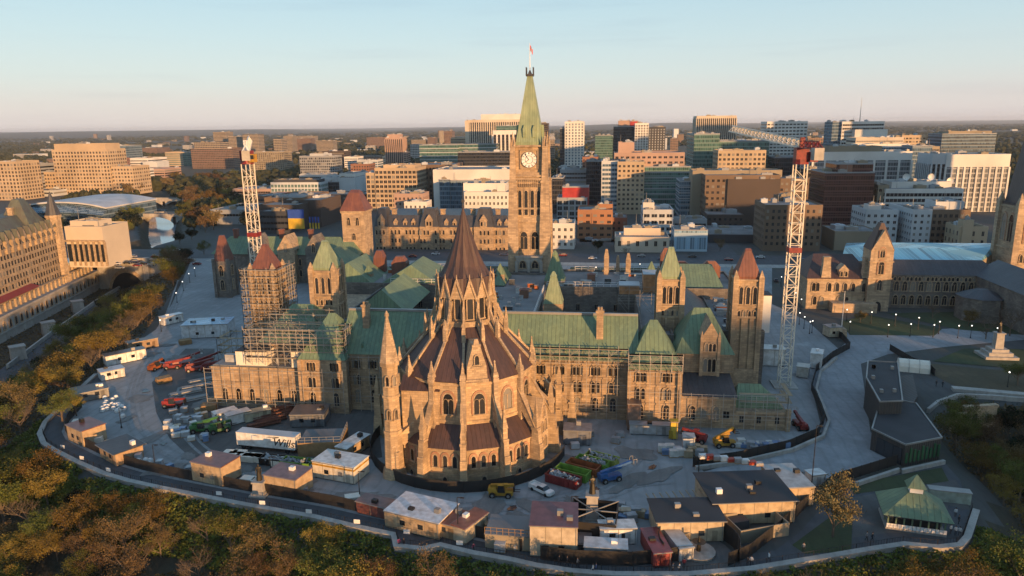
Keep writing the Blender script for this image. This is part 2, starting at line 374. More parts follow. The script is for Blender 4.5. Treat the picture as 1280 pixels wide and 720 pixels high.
def seg_dist(X, Y, poly, closed=True):
    d = np.full(X.shape, 1e9); n = len(poly)
    for i in range(n if closed else n-1):
        x0, y0 = poly[i]; x1, y1 = poly[(i+1) % n]; dx, dy = x1-x0, y1-y0
        t = np.clip(((X-x0)*dx+(Y-y0)*dy)/(dx*dx+dy*dy+1e-9), 0, 1)
        d = np.minimum(d, np.hypot(X-x0-t*dx, Y-y0-t*dy))
    return d
def inside(X, Y, poly):
    r = np.zeros(X.shape, bool); n = len(poly)
    for i in range(n):
        x0, y0 = poly[i]; x1, y1 = poly[(i+1) % n]
        if y0 == y1: continue
        r ^= ((y0 > Y) != (y1 > Y)) & (X < (x1-x0)*(Y-y0)/(y1-y0)+x0)
    return r
CANAL = [(-270,236),(-272,262),(-305,310),(-372,416),(-430,500),(-560,680)]
def hills(X, Y):
    r = np.hypot(X, Y); a = np.arctan2(X, Y)
    return np.clip((r-7000)/6000, 0, 1)*(42+26*np.sin(a*9+1)+16*np.sin(a*23)+8*np.sin(a*57+2))*(Y > 0)
def height(X, Y):
    X = np.asarray(X, float); Y = np.asarray(Y, float)
    fl = np.interp(Y, [-90, -10, 60], [-46, -30, -16]); fl = np.where(X > -110, np.interp(X, [-110,-70], [0,1])*(-46-fl)+fl, fl)
    d = np.where(inside(X, Y, PL), 0, seg_dist(X, Y, PL))
    h1 = -.25*np.minimum(d, 2)-.42*np.maximum(d-2, 0)-.35*np.maximum(d-45, 0)+.5*np.sin(X*.21+Y*.13)*np.clip(d/10, 0, 1)
    d2 = np.where(inside(X, Y, CL), 0, seg_dist(X, Y, CL)); h2 = -4-2.5*d2
    h = np.maximum(np.maximum(h1, h2), fl)
    dc = seg_dist(X, Y, CANAL, False); w = np.interp(Y, [240,420], [8,13])
    h = np.where((Y > 232) & (dc < w+3), np.minimum(h, -7.5+np.maximum(dc-w, 0)*2.5), h)
    far = np.clip((-Y-520)/160, 0, 1)                            # the far shore, behind the camera
    h = np.where(Y < -330, -46+far*40+np.clip((-Y-700)/2500, 0, 1)*90, h)
    return h+hills(X, Y)
def hz(x, y): return float(height(np.array([x]), np.array([y]))[0])
def axis(*segs):
    a = []
    for lo, hi, st in segs: a += list(np.arange(lo, hi, st))
    return np.array(a)
gx = axis((-40000,-8000,4000),(-8000,-1000,500),(-1000,-420,40),(-420,260,3.5),(260,1000,40),(1000,8000,500),(8000,40001,4000))
gy = axis((-4000,-800,300),(-800,-100,35),(-100,440,3.5),(440,1000,35),(1000,8000,250),(8000,20000,1000),(20000,60001,8000))
GX, GY = np.meshgrid(gx, gy); GZ = height(GX, GY)
nx, ny = len(gx), len(gy)
gv = np.stack([GX.ravel(), GY.ravel(), GZ.ravel()], 1)
ii = (np.arange(ny-1)[:,None]*nx+np.arange(nx-1)[None]).ravel()
gf = np.stack([ii, ii+1, ii+nx+1, ii+nx], 1)
me = bpy.data.meshes.new('ground'); me.from_pydata(gv.tolist(), [], gf.tolist())
fc = gv[gf].mean(1)
me.materials.append(M['soil']); me.materials.append(mat('city_ground', (.07,.07,.07), .9, 'ground', scale=.02, c2=(.045,.05,.035)))
me.materials.append(mat('far_land', (.052,.05,.034), 1, 'ground', scale=.004, c2=(.03,.036,.022), bump=0))
mi = np.where(fc[:,2] < -1.2, 0, np.where(np.hypot(fc[:,0], fc[:,1]) > 900, 2, 1)); me.polygons.foreach_set('material_index', mi.astype(np.int32))
me.polygons.foreach_set('use_smooth', np.ones(len(gf), bool))
g = bpy.data.objects.new('ground', me); COL.objects.link(g); struct(g)
def sheet(name, pts, z, m, px=True):
    return struct(MB().sheet([P(*q) for q in pts] if px else pts, z).build(name, M[m]))
# water
struct(MB().sheet([(-3000,-700),(3000,-700),(3000,40),(-3000,40)], -45).build('river', M['river']))
struct(MB().sheet([(-300,232),(-255,232),(-262,262),(-290,310),(-355,416),(-415,500),(-545,680),(-580,690),(-450,510),(-392,416),(-322,310)], -6.6).build('canal', M['water']))
sheet('yard', [(235,335),(215,380),(195,412),(150,442),(120,477),(100,508),(72,540),(85,566),(130,586),(200,603),(300,625),(400,641),(490,660),(560,676),(640,690),(720,703),(850,704),(890,676),(960,646),
      (1010,600),(880,590),(870,580),(985,555),(1028,540),(1016,490),(1050,438),(1010,402),(965,380),(965,322),(240,322)], .03, 'gravel')
sheet('dark_yard', [(190,478),(232,436),(268,436),(272,500),(470,512),(478,572),(330,590),(250,584),(212,548),(195,515)], .06, 'gravel_dark')
sheet('courtyard_drive', [(1008,470),(1032,520),(1026,545),(985,560),(880,590),(930,602),(1010,604),(1122,577),(1088,540),(1076,455),(1110,443),(1180,434),(1290,424),(1290,404),(1170,412),(1060,408),(1058,428)], .06, 'paving')
sheet('street', [(-330,188),(-200,196),(330,196),(330,222),(-200,222),(-330,222)], .05, 'asphalt', False)
sheet('side_street', [(64,222),(80,222),(80,900),(64,900)], .05, 'asphalt', False)
sheet('pavement', [(-200,188),(330,188),(330,196),(-200,196)], .12, 'concrete', False)
sheet('front_lawn', [(-92,128),(-30,128),(-30,184),(-92,184)], .06, 'lawn', False)
sheet('front_lawn', [(-6,128),(60,128),(60,184),(-6,184)], .06, 'lawn', False)
for pts in ([(1050,402),(1086,394),(1178,411),(1168,420),(1062,419)], [(1108,392),(1230,389),(1290,402),(1290,420),(1196,412)], [(1166,452),(1205,436),(1290,437),(1290,462),(1235,458)],
            [(1060,606),(1177,585),(1186,602),(1068,618)], [(990,682),(1040,645),(1066,640),(1064,690),(1006,693)]):
    sheet('lawn', pts, .12, 'lawn')
sheet('dry_bank', [(1130,452),(1165,455),(1235,462),(1290,466),(1290,494),(1200,486),(1168,470)], .08, 'drygrass')
sheet('footpath', [(936,714),(1000,665),(1040,620),(1060,602),(1180,578),(1200,600),(1212,640),(1205,672),(1180,682),(1120,680),(1020,699)], .05, 'asphalt')
sheet('terrace', [(1066,622),(1195,600),(1214,640),(1204,674),(1178,684),(1120,680),(1066,690)], .08, 'gravel_dark')
def offset(pts, d):
    o = []
    for i, p in enumerate(pts):
        a = Vector(pts[max(i-1,0)]); b = Vector(pts[min(i+1,len(pts)-1)]); t = (b-a).normalized(); o.append((p[0]-t.y*d, p[1]+t.x*d))
    return o
def ribbon(mb, pts, w, z0, z1):
    a = offset(pts, w/2); b = offset(pts, -w/2); n = len(pts)
    vs = [(*p[:2], z0) for p in a]+[(*p[:2], z0) for p in b]+[(*p[:2], z1) for p in a]+[(*p[:2], z1) for p in b]; fs = []
    for i in range(n-1):
        j = i+1; fs += [(i,j,2*n+j,2*n+i), (n+j,n+i,3*n+i,3*n+j), (2*n+i,2*n+j,3*n+j,3*n+i), (i,n+i,n+j,j)]
    fs += [(0,2*n,3*n,n), (n-1,2*n-1,4*n-1,3*n-1)]
    return mb.add(vs, fs)
def resample(pts, st):
    o = [pts[0]]; acc = 0
    for a, b in zip(pts, pts[1:]):
        L = math.dist(a, b); k = max(1, int(round(L/st)))
        for i in range(1, k+1): o.append((a[0]+(b[0]-a[0])*i/k, a[1]+(b[1]-a[1])*i/k))
    return o
cliff = EDGE[4:36]
walk = cliff+list(reversed(offset(cliff, 4.2)))
struct(MB().sheet(walk, .09).build('walkway', M['asphalt']))
w = MB(); ribbon(w, cliff, .8, -3, .55); ribbon(w, cliff, 1.1, .553, .75)
tag(w.build('retaining_wall', M['concrete']), 'low pale stone wall edging the cliff walkway below the fence', 'wall')
w = MB(); ribbon(w, WALL2, .7, -3, .9); tag(w.build('retaining_wall', M['concrete']), 'curved pale stone wall above the budding trees beside the dark roofed building', 'wall')
w = MB(); ribbon(w, [P(1190,488),P(1290,497)], 2.2, 0, .9); tag(w.build('retaining_wall', M['concrete']), 'straight pale stone planter wall crossing the dry bank at the right edge', 'wall')
def fence(name, label, pts, h, solid, post=2.5, m='fence_black', z=0, cat='fence'):
    t = thing(name, label, cat); pts = resample(pts, post)
    pb = MB()
    for p in pts: pb.box(p[0]-.05,p[1]-.05,z,p[0]+.05,p[1]+.05,z+h+.1)
    po = pb.build('posts', M['black'], t); po['kind'] = 'stuff'
    if solid: ribbon(MB(), pts, .06, z+.1, z+h).build('mesh_panel', M[m], t)
    else:
        b = MB(); ribbon(b, pts, .05, z+h-.06, z+h); ribbon(b, pts, .05, z+.12, z+.18); b.build('rails', M['black'], t)
        b = MB()
        for p in resample(pts, .55): b.box(p[0]-.018,p[1]-.018,z+.12,p[0]+.018,p[1]+.018,z+h)
        b.build('bars', M['black'], t)['kind'] = 'stuff'
    return t
fence('railing', 'thin black railing along the outer edge of the cliff walkway', offset(cliff[3:], .7), 1.5, False)
FEN = offset(EDGE[5:24], 5.0)+[P(*q) for q in [(650,690),(672,683),(676,676)]]
fence('hoarding', 'long dark brown site hoarding curving along the walkway beside the trailers', FEN, 2.3, True)
fence('hoarding', 'dark hoarding behind the fountain enclosure at the bottom edge', [P(*q) for q in [(676,700),(720,706),(790,708),(866,700)]], 2.6, True)
fence('hoarding', 'dark hoarding slanting up beside the black roofed sheds to the parked car', [P(*q) for q in [(910,708),(936,697),(972,668),(1004,638),(1040,607),(1120,582)]], 2.4, True)
fence('hoarding', 'dark hoarding following the curve of the right hand drive', [P(*q) for q in [(866,584),(920,577),(985,562),(1022,546),(1029,528),(1022,508),(1014,488),(1020,465),(1040,448),(1062,436),(1052,424),(1030,412)]], 2.2, True)
fence('fence', 'black site fence round the foot of the library', [(-18.5+21.3*math.cos(R(a)), -17+21.3*math.sin(R(a))) for a in range(170, 352, 9)], 2.4, True)
fence('fence', 'black fence between the dark roofed building and the pale drive', [P(*q) for q in [(1112,438),(1140,455),(1160,462),(1168,470)]], 2., True)
w = MB(); ribbon(w, offset([P(*q) for q in [(866,584),(920,577),(985,562),(1022,546),(1029,528),(1022,508),(1014,488),(1020,465),(1040,448)]], -1.2), .6, 0, .85)
tag(w.build('barrier_wall', M['concrete']), 'pale concrete barrier along the curved drive', 'barrier')
w = MB(); ribbon(w, [P(*q) for q in [(1070,608),(1124,590),(1126,592),(1180,580)]], .6, 0, .9)
tag(w.build('barrier_wall', M['concrete']), 'pale concrete barrier in front of the lawn by the dark roofed building', 'barrier')
sgp = MB().box(-.55,-.03,0,.55,.03,.75).mesh('sign', M['white'])
for px, py in [(80,566),(104,580),(137,595),(275,625),(329,637),(387,648),(447,661),(509,674),(575,688),(511,603),(655,602),(679,690),(747,698),(829,702)]:
    q = P(px, py); o = linkmesh('sign_board', sgp, None, (q[0], q[1]-.12, 1.1), R(-10) if px < 150 else 0)
    d = seg_dist(np.array([q[0]]), np.array([q[1]]), FEN, False)[0]
    tag(o, 'small blank white notice board fixed to the dark hoarding', 'sign', 'white notices on the hoarding')

# wheel tracks, worn patches and puddles on the yard
defm('track', (.2,.203,.2), .9, 'ground', scale=.3, c2=(.26,.265,.262), bump=.2); defm('worn', (.2,.19,.175), .95, 'ground', scale=.2, c2=(.14,.135,.125), bump=.4); defm('puddle', (.05,.052,.055), .06, bump=.01)
tr = random.Random(4)
for n_, route in enumerate([[(238,340),(222,380),(205,415),(178,470),(175,520),(205,560),(262,585),(330,600),(430,622),(560,640),(660,640),(760,620),(830,590)],[(228,350),(214,390),(196,425),(168,475),(162,522),(190,566),(250,592)],[(700,640),(730,620),(790,580),(800,550)],[(650,632),(760,610),(850,600)],[(300,590),(250,560),(225,520),(230,480)],[(470,640),(600,630),(700,618),(770,570)]]):
    pts = [P(q[0]+tr.uniform(-3,3), q[1]) for q in route]; c = []
    for i in range(len(pts)-1):
        p0, p1, p2, p3 = pts[max(i-1,0)], pts[i], pts[i+1], pts[min(i+2,len(pts)-1)]
        for k in range(6):
            t = k/6; c.append(tuple(.5*(2*p1[j]+(p2[j]-p0[j])*t+(2*p0[j]-5*p1[j]+4*p2[j]-p3[j])*t*t+(3*p1[j]-p0[j]-3*p2[j]+p3[j])*t**3) for j in (0,1)))
    for s in (-1.,1.):
        o_ = offset(c, s); m_ = MB(); u1, u2 = offset(o_, .32), offset(o_, -.32); k = len(c); z_ = .075+.004*n_
        m_.add([(*p[:2],z_) for p in u1]+[(*p[:2],z_) for p in u2], [(i,i+1,k+i+1,k+i) for i in range(k-1)]); struct(m_.build('track', M['track']))
def blob(px, py, rx, ry, z, m, nm):
    q = P(px, py); n = 18; ph = [tr.uniform(.65,1.2) for _ in range(n)]; a0 = tr.uniform(0,3)
    struct(MB().sheet([rot2(rx*ph[i]*math.cos(2*math.pi*i/n), ry*ph[i]*math.sin(2*math.pi*i/n), a0, *q) for i in range(n)], z).build(nm, M[m]))
for i in range(26): px, py = [(185,440),(172,500),(190,545),(240,575),(300,590),(380,605),(450,618),(520,632),(610,635),(660,630),(720,625),(780,600),(800,570),(760,580),(830,600),(700,570),(220,450),(250,500),(230,530),(200,430),(640,650),(690,640),(470,628),(160,520),(210,590),(215,395)][i]; blob(px+tr.uniform(-8,8), py+tr.uniform(-5,5), tr.uniform(2,6), tr.uniform(1.2,3.4), .11+.003*i, 'worn', 'dirt_patch')
for i, (px, py) in enumerate([(182,490),(205,555),(300,596),(640,636),(745,612),(815,585),(240,520),(720,575)]): blob(px, py, tr.uniform(.8,1.8), tr.uniform(.5,1.1), .2+.003*i, 'puddle', 'puddle')
# ================================================================ library
LX, LY = -18.5, -17.
def library():
    N = 14; st = 2*math.pi/N; a0 = R(-82.5); T = thing('library', 'round gothic stone library with ribbed brown conical roof and tall brown spire', 'library', (LX, LY, 0))
    pol = lambda r, k: (r*math.cos(a0+k*st), r*math.sin(a0+k*st))
    ring = lambda r: [pol(r, k) for k in range(N)]
    ap = math.cos(st/2)
    w = MB(); w.prism(ring(17.6), -1.5, 1.8); w.prism(ring(17.2), 1.8, 6.9, ring(17.2)); w.prism(ring(17.5), 6.55, 6.85)
    w.build('ambulatory_wall', M['lib_stone'], T)
    MB().prism(ring(17.75), 6.9, 10.8, ring(13.7)).build('ambulatory_roof', M['copper_brown'], T)
    w = MB(); w.prism(ring(13.9), 8, 19.5); w.prism(ring(14.25), 18.7, 19.3); w.prism(ring(14.1), 11., 11.4); w.build('drum_wall', M['lib_stone'], T)
    cr = MB().prism(ring(14.5), 19.5, 28.8, ring(5.9)).build('main_roof', M['copper_brown'], T)
    for k in range(N):
        a = a0+k*st; p, q = pol(14.6, k), pol(5.9, k)
        MB().bar((*p, 19.7), (*q, 29.), .5, .4).build('roof_rib', M['dressed'], T)
    w = MB(); w.prism(ring(6.35), 28.4, 29.5); w.prism(ring(5.2), 29, 35.5); w.build('lantern_wall', M['dressed'], T)
    # spire: petals of the roof run down between the lantern gables
    prof = [(0.02,52.2),(.9,49.2),(2.0,45.6),(3.0,42.8),(4.05,40.3),(5.3,38.2),(6.1,36.6)]
    b = MB(); b.v = []
    n2 = N*2
    for i, (r, z) in enumerate(prof):
        for k in range(n2):
            rr = r*(1 if k % 2 == 0 else .93); a = a0+k*st/2; zz = z-(2.1 if i == 6 and k % 2 == 0 else 0)+(1.6 if i == 6 and k % 2 else 0)
            b.v.append((rr*math.cos(a), rr*math.sin(a), zz))
    for i in range(6):
        for k in range(n2): b.f.append((i*n2+k, i*n2+(k+1)%n2, (i+1)*n2+(k+1)%n2, (i+1)*n2+k)); b.m.append(0)
    b.build('spire', M['copper_brown'], T)
    fb = MB(); fb.frus(0,0,52,.28,53.2,.1,6); fb.frus(0,0,53,.4,53.5,.4,6); fb.frus(0,0,53.5,.09,56.5,.03,6); fb.build('finial', M['slate'], T)
    lw = gothic_window(1.15, 4.6, 'dressed', 1)
    for k in range(N):                    # lantern: a gabled lancet per bay
        a = a0+(k+.5)*st; x, y = 5.3*ap*math.cos(a), 5.3*ap*math.sin(a); rz = a+math.pi/2
        o = linkmesh('window', lw, T, (x*1.05, y*1.05, 29.9), rz)
        g = MB(); g.add([(-1.25,-.35,34.1),(1.25,-.35,34.1),(0,-.35,38.),(-1.25,.6,34.1),(1.25,.6,34.1),(0,.9,38.)], [(0,1,2),(3,5,4),(0,3,4,1),(1,4,5,2),(2,5,3,0)])
        g.bar((-1.35,-.5,33.9),(0,-.5,38.1),.35,.35); g.bar((1.35,-.5,33.9),(0,-.5,38.1),.35,.35); g.frus(0,-.4,38,.16,39.2,.05,5)
        go = g.build('lantern_gable', M['dressed'], T); go.location = (x*1.06, y*1.06, 0); go.rotation_euler.z = rz
        p = pol(6.4, k); q = pol(8.6, k)
        g = MB(); g.bar((*q, 27.0), (*pol(5.5,k), 33.6), .38, .55); g.bar((*p,29.2),(*p,32.2),.5); g.frus(*p,32.2,.34,34.2,.03,4,a0+k*st+.785)
        g.frus(*q,26,.55,28.4,.5,4,a0+k*st+.785); g.frus(*q,28.4,.5,30.6,.03,4,a0+k*st+.785)
        g.build('lantern_buttress', M['dressed'], T)
    dw = gothic_window(2.15, 4.3, 'dressed', 2, 'redarch'); aw = gothic_window(.85, 2.5, 'dressed', 1, 'redarch'); bw = gothic_window(.9, 1.3, 'dressed', 1)
    tur = 11                              # the stair turret takes this pier's place
    for k in range(N):
        a = a0+(k+.5)*st; rz = a+math.pi/2; c, s = math.cos(a), math.sin(a); tx, ty = -s, c
        linkmesh('window', dw, T, (13.9*ap*c, 13.9*ap*s, 12.7), rz)
        if k not in (2,):
            for d in (-2.0, 0, 2.0): linkmesh('window', aw, T, (17.2*ap*c+tx*d, 17.2*ap*s+ty*d, 2.9), rz)
        linkmesh('window', bw, T, (17.6*ap*c, 17.6*ap*s, -.2), rz)
        p = pol(14.2, k); g = MB(); ang = a0+k*st
        g.xf(Matrix()); g.cbox(0,0,8,1.1,.95,12.2); g.rfrus(0,0,20.2,1.3,1.2,21.2,.95,.95); g.rfrus(0,0,20.6,.9,.9,23.6,.05,.05); g.cbox(0,0,19.2,1.4,1.2,.8)
        g.frus(0,0,23.2,.22,23.6,.1,5)
        o = g.build('drum_pinnacle', M['dressed'], T); o.location = (*p, 0); o.rotation_euler.z = ang
        if k == tur or k in (4,5,6,7,8): continue
        g = MB(); rr = 18.5                # outer pier, wider at the foot, with a gablet and a pinnacle
        hgt = 14.6 if k % 2 else 13.6
        g.rfrus(0,0,-1.5,3.7,1.6,1.8,3.1,1.45); g.rfrus(-.1,0,1.8,2.7,1.35,5.6,2.3,1.25); g.rfrus(-.2,0,5.6,2.0,1.15,8.6,1.5,1.05); g.cbox(-.3,0,8.4,1.6,1.3,.5)
        g.rfrus(-.3,0,8.9,1.1,.95,hgt-3.2,1.0,.9); g.rfrus(-.3,0,hgt-3.5,1.3,1.15,hgt-2.5,.85,.85); g.rfrus(-.3,0,hgt-2.8,.8,.8,hgt+2.2,.04,.04)
        o = g.build('pier', M['lib_stone'], T); o.location = (*pol(rr,k), 0); o.rotation_euler.z = ang
        g = MB(); q0, q1 = pol(18.2,k), pol(13.6,k)
        g.add([(*rot2(r_, t_, ang), z_) for r_, z_ in ((18.4,8.4),(18.4,6.9),(14,12.8),(13.6,16.8)) for t_ in (-.45,.45)],
              [(0,2,3,1),(2,4,5,3),(4,6,7,5),(6,0,1,7),(0,6,4,2),(1,3,5,7)])
        g.add([(*rot2(r_, t_, ang), z_) for r_, z_ in ((18.5,8.5),(18.5,8.8),(13.7,17.2),(13.7,16.9)) for t_ in (-.6,.6)],
              [(0,2,3,1),(2,4,5,3),(4,6,7,5),(6,0,1,7),(0,6,4,2),(1,3,5,7)])
        g.build('flying_buttress', M['lib_stone'], T)
    # stair turret
    p = P(494,594); tx, ty = p[0]-LX, p[1]-LY; g = MB()
    g.frus(tx,ty,-1.5,2.9,2.,2.2,8); g.frus(tx,ty,2,2.,9.5,1.8,8); g.frus(tx,ty,9.5,1.95,10.1,1.95,8); g.frus(tx,ty,10.1,1.7,16.9,1.62,8); g.frus(tx,ty,16.9,1.85,17.4,1.85,8)
    g.frus(tx,ty,17.4,1.62,23.6,1.62,8); g.frus(tx,ty,23.3,1.95,24.1,2.0,8)
    g.bar((tx+1,ty+1,7),(tx+8,ty+5,13.5),1.,2.4)
    t = g.build('stair_turret', M['lib_stone'], T)
    g = MB(); g.frus(tx,ty,24.1,1.95,33.2,.2,8); g.frus(tx,ty,33,.45,33.5,.4,8); g.frus(tx,ty,33.5,.4,34.1,.05,8); g.build('turret_spire', M['dressed'], t)
    lanc = gothic_window(.6, 1.9, 'dressed', 1)
    for z, a in ((19.5,-90),(19.5,-45),(19.5,0),(12.6,-90),(12.6,-45),(5,-68)):
        linkmesh('window', lanc, t, (tx+1.56*math.cos(R(a)), ty+1.56*math.sin(R(a)), z), R(a)+math.pi/2)
    # linking vestry roof behind the turret, thin outlying piers
    g = MB(); g.box(tx+1.5,ty+2,0,tx+9,ty+8,17.4); g.build('vestry', M['lib_stone'], T)
    MB().gable(tx+1.2,ty+1.7,tx+9.3,ty+8.3,17.4,2.2,'x',0).build('vestry_roof', M['copper_brown'], T)
    for i, (x, y, h) in enumerate([(-40.,-13.5,14.2),(.6,-9.5,16.6),(-1.,-14,14.),(3.4,-7.,11.5)]):
        g = MB(); x -= LX; y -= LY; g.rfrus(x,y,-2,2.6,2.2,4.5,1.7,1.6); g.rfrus(x,y,4.5,1.5,1.4,h-5,1.3,1.2); g.cbox(x,y,h-5,1.6,1.5,.4); g.rfrus(x,y,h-4.6,1.,1.,h-3,.9,.9); g.rfrus(x,y,h-3,1.,1.,h,.04,.04)
        sx = 1 if x > 0 else -1
        g.bar((x-sx*.5,y,5.5),(x-sx*7,y+1,11.5),.9,1.5)
        g.build('outlying_pier', M['lib_stone'], T)
    # gabled stone dormer on the main roof
    a = R(-71); x, y = 12.2*math.cos(a), 12.2*math.sin(a)
    g = MB(); g.add([(-2.1,-1.5,19.3),(2.1,-1.5,19.3),(1.9,-1.5,22.6),(.75,-1.5,26.6),(-.75,-1.5,26.6),(-1.9,-1.5,22.6)]+[(-2.1,4,19.3),(2.1,4,19.3),(1.9,4,22.6),(.75,4,26.6),(-.75,4,26.6),(-1.9,4,22.6)],
          [(0,1,2,3,4,5),(11,10,9,8,7,6)]+[(i,(i+1)%6,6+(i+1)%6,6+i) for i in range(6)])
    g.cbox(0,-1,26.5,1.7,1.2,.5); g.rfrus(0,-1,27,1.1,1,28,.7,.7); g.cbox(0,-1.6,19.3,4.5,.6,.7); g.box(-1.1,-1.8,22.2,1.1,-1.4,22.6)
    d = g.build('dormer', M['dressed'], T); d.location = (x, y, 0); d.rotation_euler.z = a+math.pi/2
    linkmesh('window', gothic_window(.8, 1.8, 'dressed', 1), d, (0,-1.55,23))
    # gabled bay on the ambulatory
    a = a0+2.5*st; x, y = 17.3*ap*math.cos(a), 17.3*ap*math.sin(a)
    g = MB(); g.add([(-2.4,-.8,-1.5),(2.4,-.8,-1.5),(2.4,-.8,8.6),(0,-.8,13.6),(-2.4,-.8,8.6)]+[(-2.4,4,-1.5),(2.4,4,-1.5),(2.4,4,8.6),(0,4,13.6),(-2.4,4,8.6)],
          [(0,1,2,3,4),(9,8,7,6,5)]+[(i,(i+1)%5,5+(i+1)%5,5+i) for i in range(5)])
    d = g.build('gabled_bay', M['lib_stone'], T); d.location = (x, y, 0); d.rotation_euler.z = a+math.pi/2
    for u, z in ((-.8,6.6),(.8,6.6),(-.8,3),(.8,3),(0,9.8)): linkmesh('window', lanc, d, (u,-.82,z))
    # rear link to the main building
    MB().box(-5,12,-1,5,22,11).build('link', M['darkstone'], T)
library()
# ================================================================ centre block (all of it one building)
def tower(T, x, y, hw, ze, zt, roofm, z0=0, nx=3, wallm='stone', lit=True):
    """square corner tower with clasping buttresses, louvres and a steep truncated roof"""
    g = MB(); g.box(x-hw,y-hw,z0,x+hw,y+hw,ze)
    for sx in (-1,1):
        for sy in (-1,1):
            X, Y = x+sx*hw, y+sy*hw
            g.cbox(X,Y,z0,1.3,1.3,ze+.6-z0); g.rfrus(X,Y,ze+.6,1.2,1.2,ze+2.3,.1,.1)
    for z in (ze-.5, ze-7.3, ze-10.2): g.box(x-hw-.35,y-hw-.35,z,x+hw+.35,y+hw+.35,z+.45)
    for i in range(nx+1):
        u = x-hw+2*hw*i/nx
        for s in (-1, 1): g.cbox(u,y+s*hw,z0,.5,.8,ze-z0-10); g.cbox(x+s*hw,y-hw+2*hw*i/nx,z0,.8,.5,ze-z0-10)
    t = g.build('tower', M[wallm], T)
    g = MB(); g.rfrus(x,y,ze,2*hw-.4,2*hw-.4,ze+.6,2*hw-.2,2*hw-.2); g.rfrus(x,y,ze+.6,2*hw-.2,2*hw-.2,zt-.5,1.5,1.2); g.rfrus(x,y,zt-.5,1.8,1.5,zt,1.2,.4)
    g.build('tower_roof', M[roofm], t)
    lw = gothic_window(.85, 4.4, 'dressed', 1); l2 = gothic_window(.6, 1.4, 'dressed', 1)
    for a in (0, R(90), R(-90), R(180)):
        for i in range(3):
            d = (i-1)*hw*.55; p = rot2(d, -hw-.02, a, x, y); linkmesh('window', lw, t, (*p, ze-6.4), a)
        for i in range(4):
            d = (i-1.5)*hw*.42; p = rot2(d, -hw-.02, a, x, y); linkmesh('window', l2, t, (*p, ze-9.6), a)
    return t
def centre_block():
    xc = -17.5; T = thing('parliament_building', 'long gothic sandstone parliament building with green copper roofs behind the round library', 'government building', (0,0,0))
    st = M['stone']; roofs = []
    # walls
    g = MB()
    g.box(-53,0,-2,18,16,14.4); g.box(-53.2,-.25,13.7,18.2,0,14.3); g.box(-53.2,-.22,9.9,18.2,0,10.3); g.box(-53.2,-.22,5.2,18.2,0,5.6); g.box(-53.3,-.5,-2,18.3,0,1.6)
    g.build('wall', st, T)
    for sx, nm in ((1,'pavilion'), (-1,'pavilion')):      # the two pavilions, mirrored about the axis
        x0, x1 = sorted((xc+sx*(16.3-xc), xc+sx*(27.6-xc)))
        g = MB(); g.box(x0,-3,-2,x1,14,13.6); 
        for z in (5.2,9.6,13.1): g.box(x0-.25,-3.25,z,x1+.25,14.1,z+.45)
        for X in (x0,x1): g.cbox(X,-3,-2,1,1,15.4)
        g.box(x0-.3,-3.4,-2,x1+.3,14,1.4)
        g.build('pavilion', st, T)
        MB().gable(x0-.4,-3.4,x1+.4,14.2,13.65,9.4,'x',5.2).build('pavilion_roof', M['copper_green'], T)
    for x0, x1, zz in ((-53.4,18.4,14.4),):
        MB().gable(x0,-.6,x1,16.6,zz+.02,9.0,'x',0).build('main_roof', M['copper_green'], T)
        MB().box(x0,7.6,23.2,x1,8.4,23.75).build('ridge_walk', M['steel'], T)
    # windows of the main wall: three tiers
    w1 = gothic_window(1.35, 3.4, 'dressed', 2); w2 = gothic_window(.8, 2.6, 'dressed', 1); w3 = gothic_window(.62, 2.1, 'dressed', 1)
    sp1 = []; 
    def tiers(xs, y, z1=1.9, up=True):
        for x in xs:
            linkmesh('window', w1, T, (x,y,z1))
            if up:
                for d in (-.55,.55): linkmesh('window', w2, T, (x+d,y,z1+4.6))
                for d in (-.8,0,.8): linkmesh('window', w3, T, (x+d,y,z1+8.9))
    tiers([-49.5,-45.4,-41.2]+[-4.2,.2,4.4,8.6,12.7], -.02)
    tiers([18.9,24.8], -3.02); tiers([-53.9,-59.8], -3.02)
    for x in (-3,1.5,5.5,10.,14.5,-48,-43,-38):           # small dormers at the eaves
        g = MB(); g.add([(x-.6,.6,15),(x+.6,.6,15),(x,.6,16.9),(x-.6,3.5,15),(x+.6,3.5,15),(x,3.5,16.9)], [(0,1,2),(3,5,4),(0,3,4,1),(1,4,5,2),(2,5,3,0)])
        g.build('roof_dormer', M['copper_green'], T)
    for x, y in ((9.4,4.),(-48.,5.)):
        g = MB(); g.box(x-.8,y-.7,17,x+.8,y+.7,25.6); g.box(x-1,y-.9,25,x+1,y+.9,25.5); g.box(x-.55,y-.5,25.6,x-.1,y+.5,26.3); g.box(x+.1,y-.5,25.6,x+.6,y+.5,26.3); g.build('chimney', M['stone'], T)
    # right end
    g = MB(); g.box(27.6,-3,-2,40.2,8,7.6); g.box(27.6,-3.25,7.1,40.3,-2.9,7.6); g.box(40.2,-3,-2,51.5,6,4.4); g.box(40.2,-3.3,3.9,51.8,-3,4.4); g.box(51.2,-3.6,-2,52.2,-2.6,5.2)
    g.box(27.6,-3.3,1.,51.8,-3,1.3); g.build('low_wing', M['stone'], T)
    MB().add([(27.4,-3.3,7.62),(40.5,-3.3,7.62),(40.5,8,9.4),(27.4,8,9.4),(27.4,8,7.4),(40.5,8,7.4)], [(0,1,2,3),(0,3,4),(1,5,2),(2,5,4,3)]).build('lean_to_roof', M['slate'], T)
    MB().gable(40.3,-1.2,51,6,4.45,4.6,'x',1.2,4.6).build('low_wing_roof', M['copper_green'], T)
    tiers([30.6,35.9], -3.02, up=False); 
    for x in (41.6,45.4,49.4): linkmesh('window', rect_window(.9,1.6,'darkglass','dressed'), T, (x,-3.02,1.6))
    for x in (33.1,38.2): linkmesh('window', rect_window(1.3,1.6,'darkglass','dressed'), T, (x,-3.02,2.6))
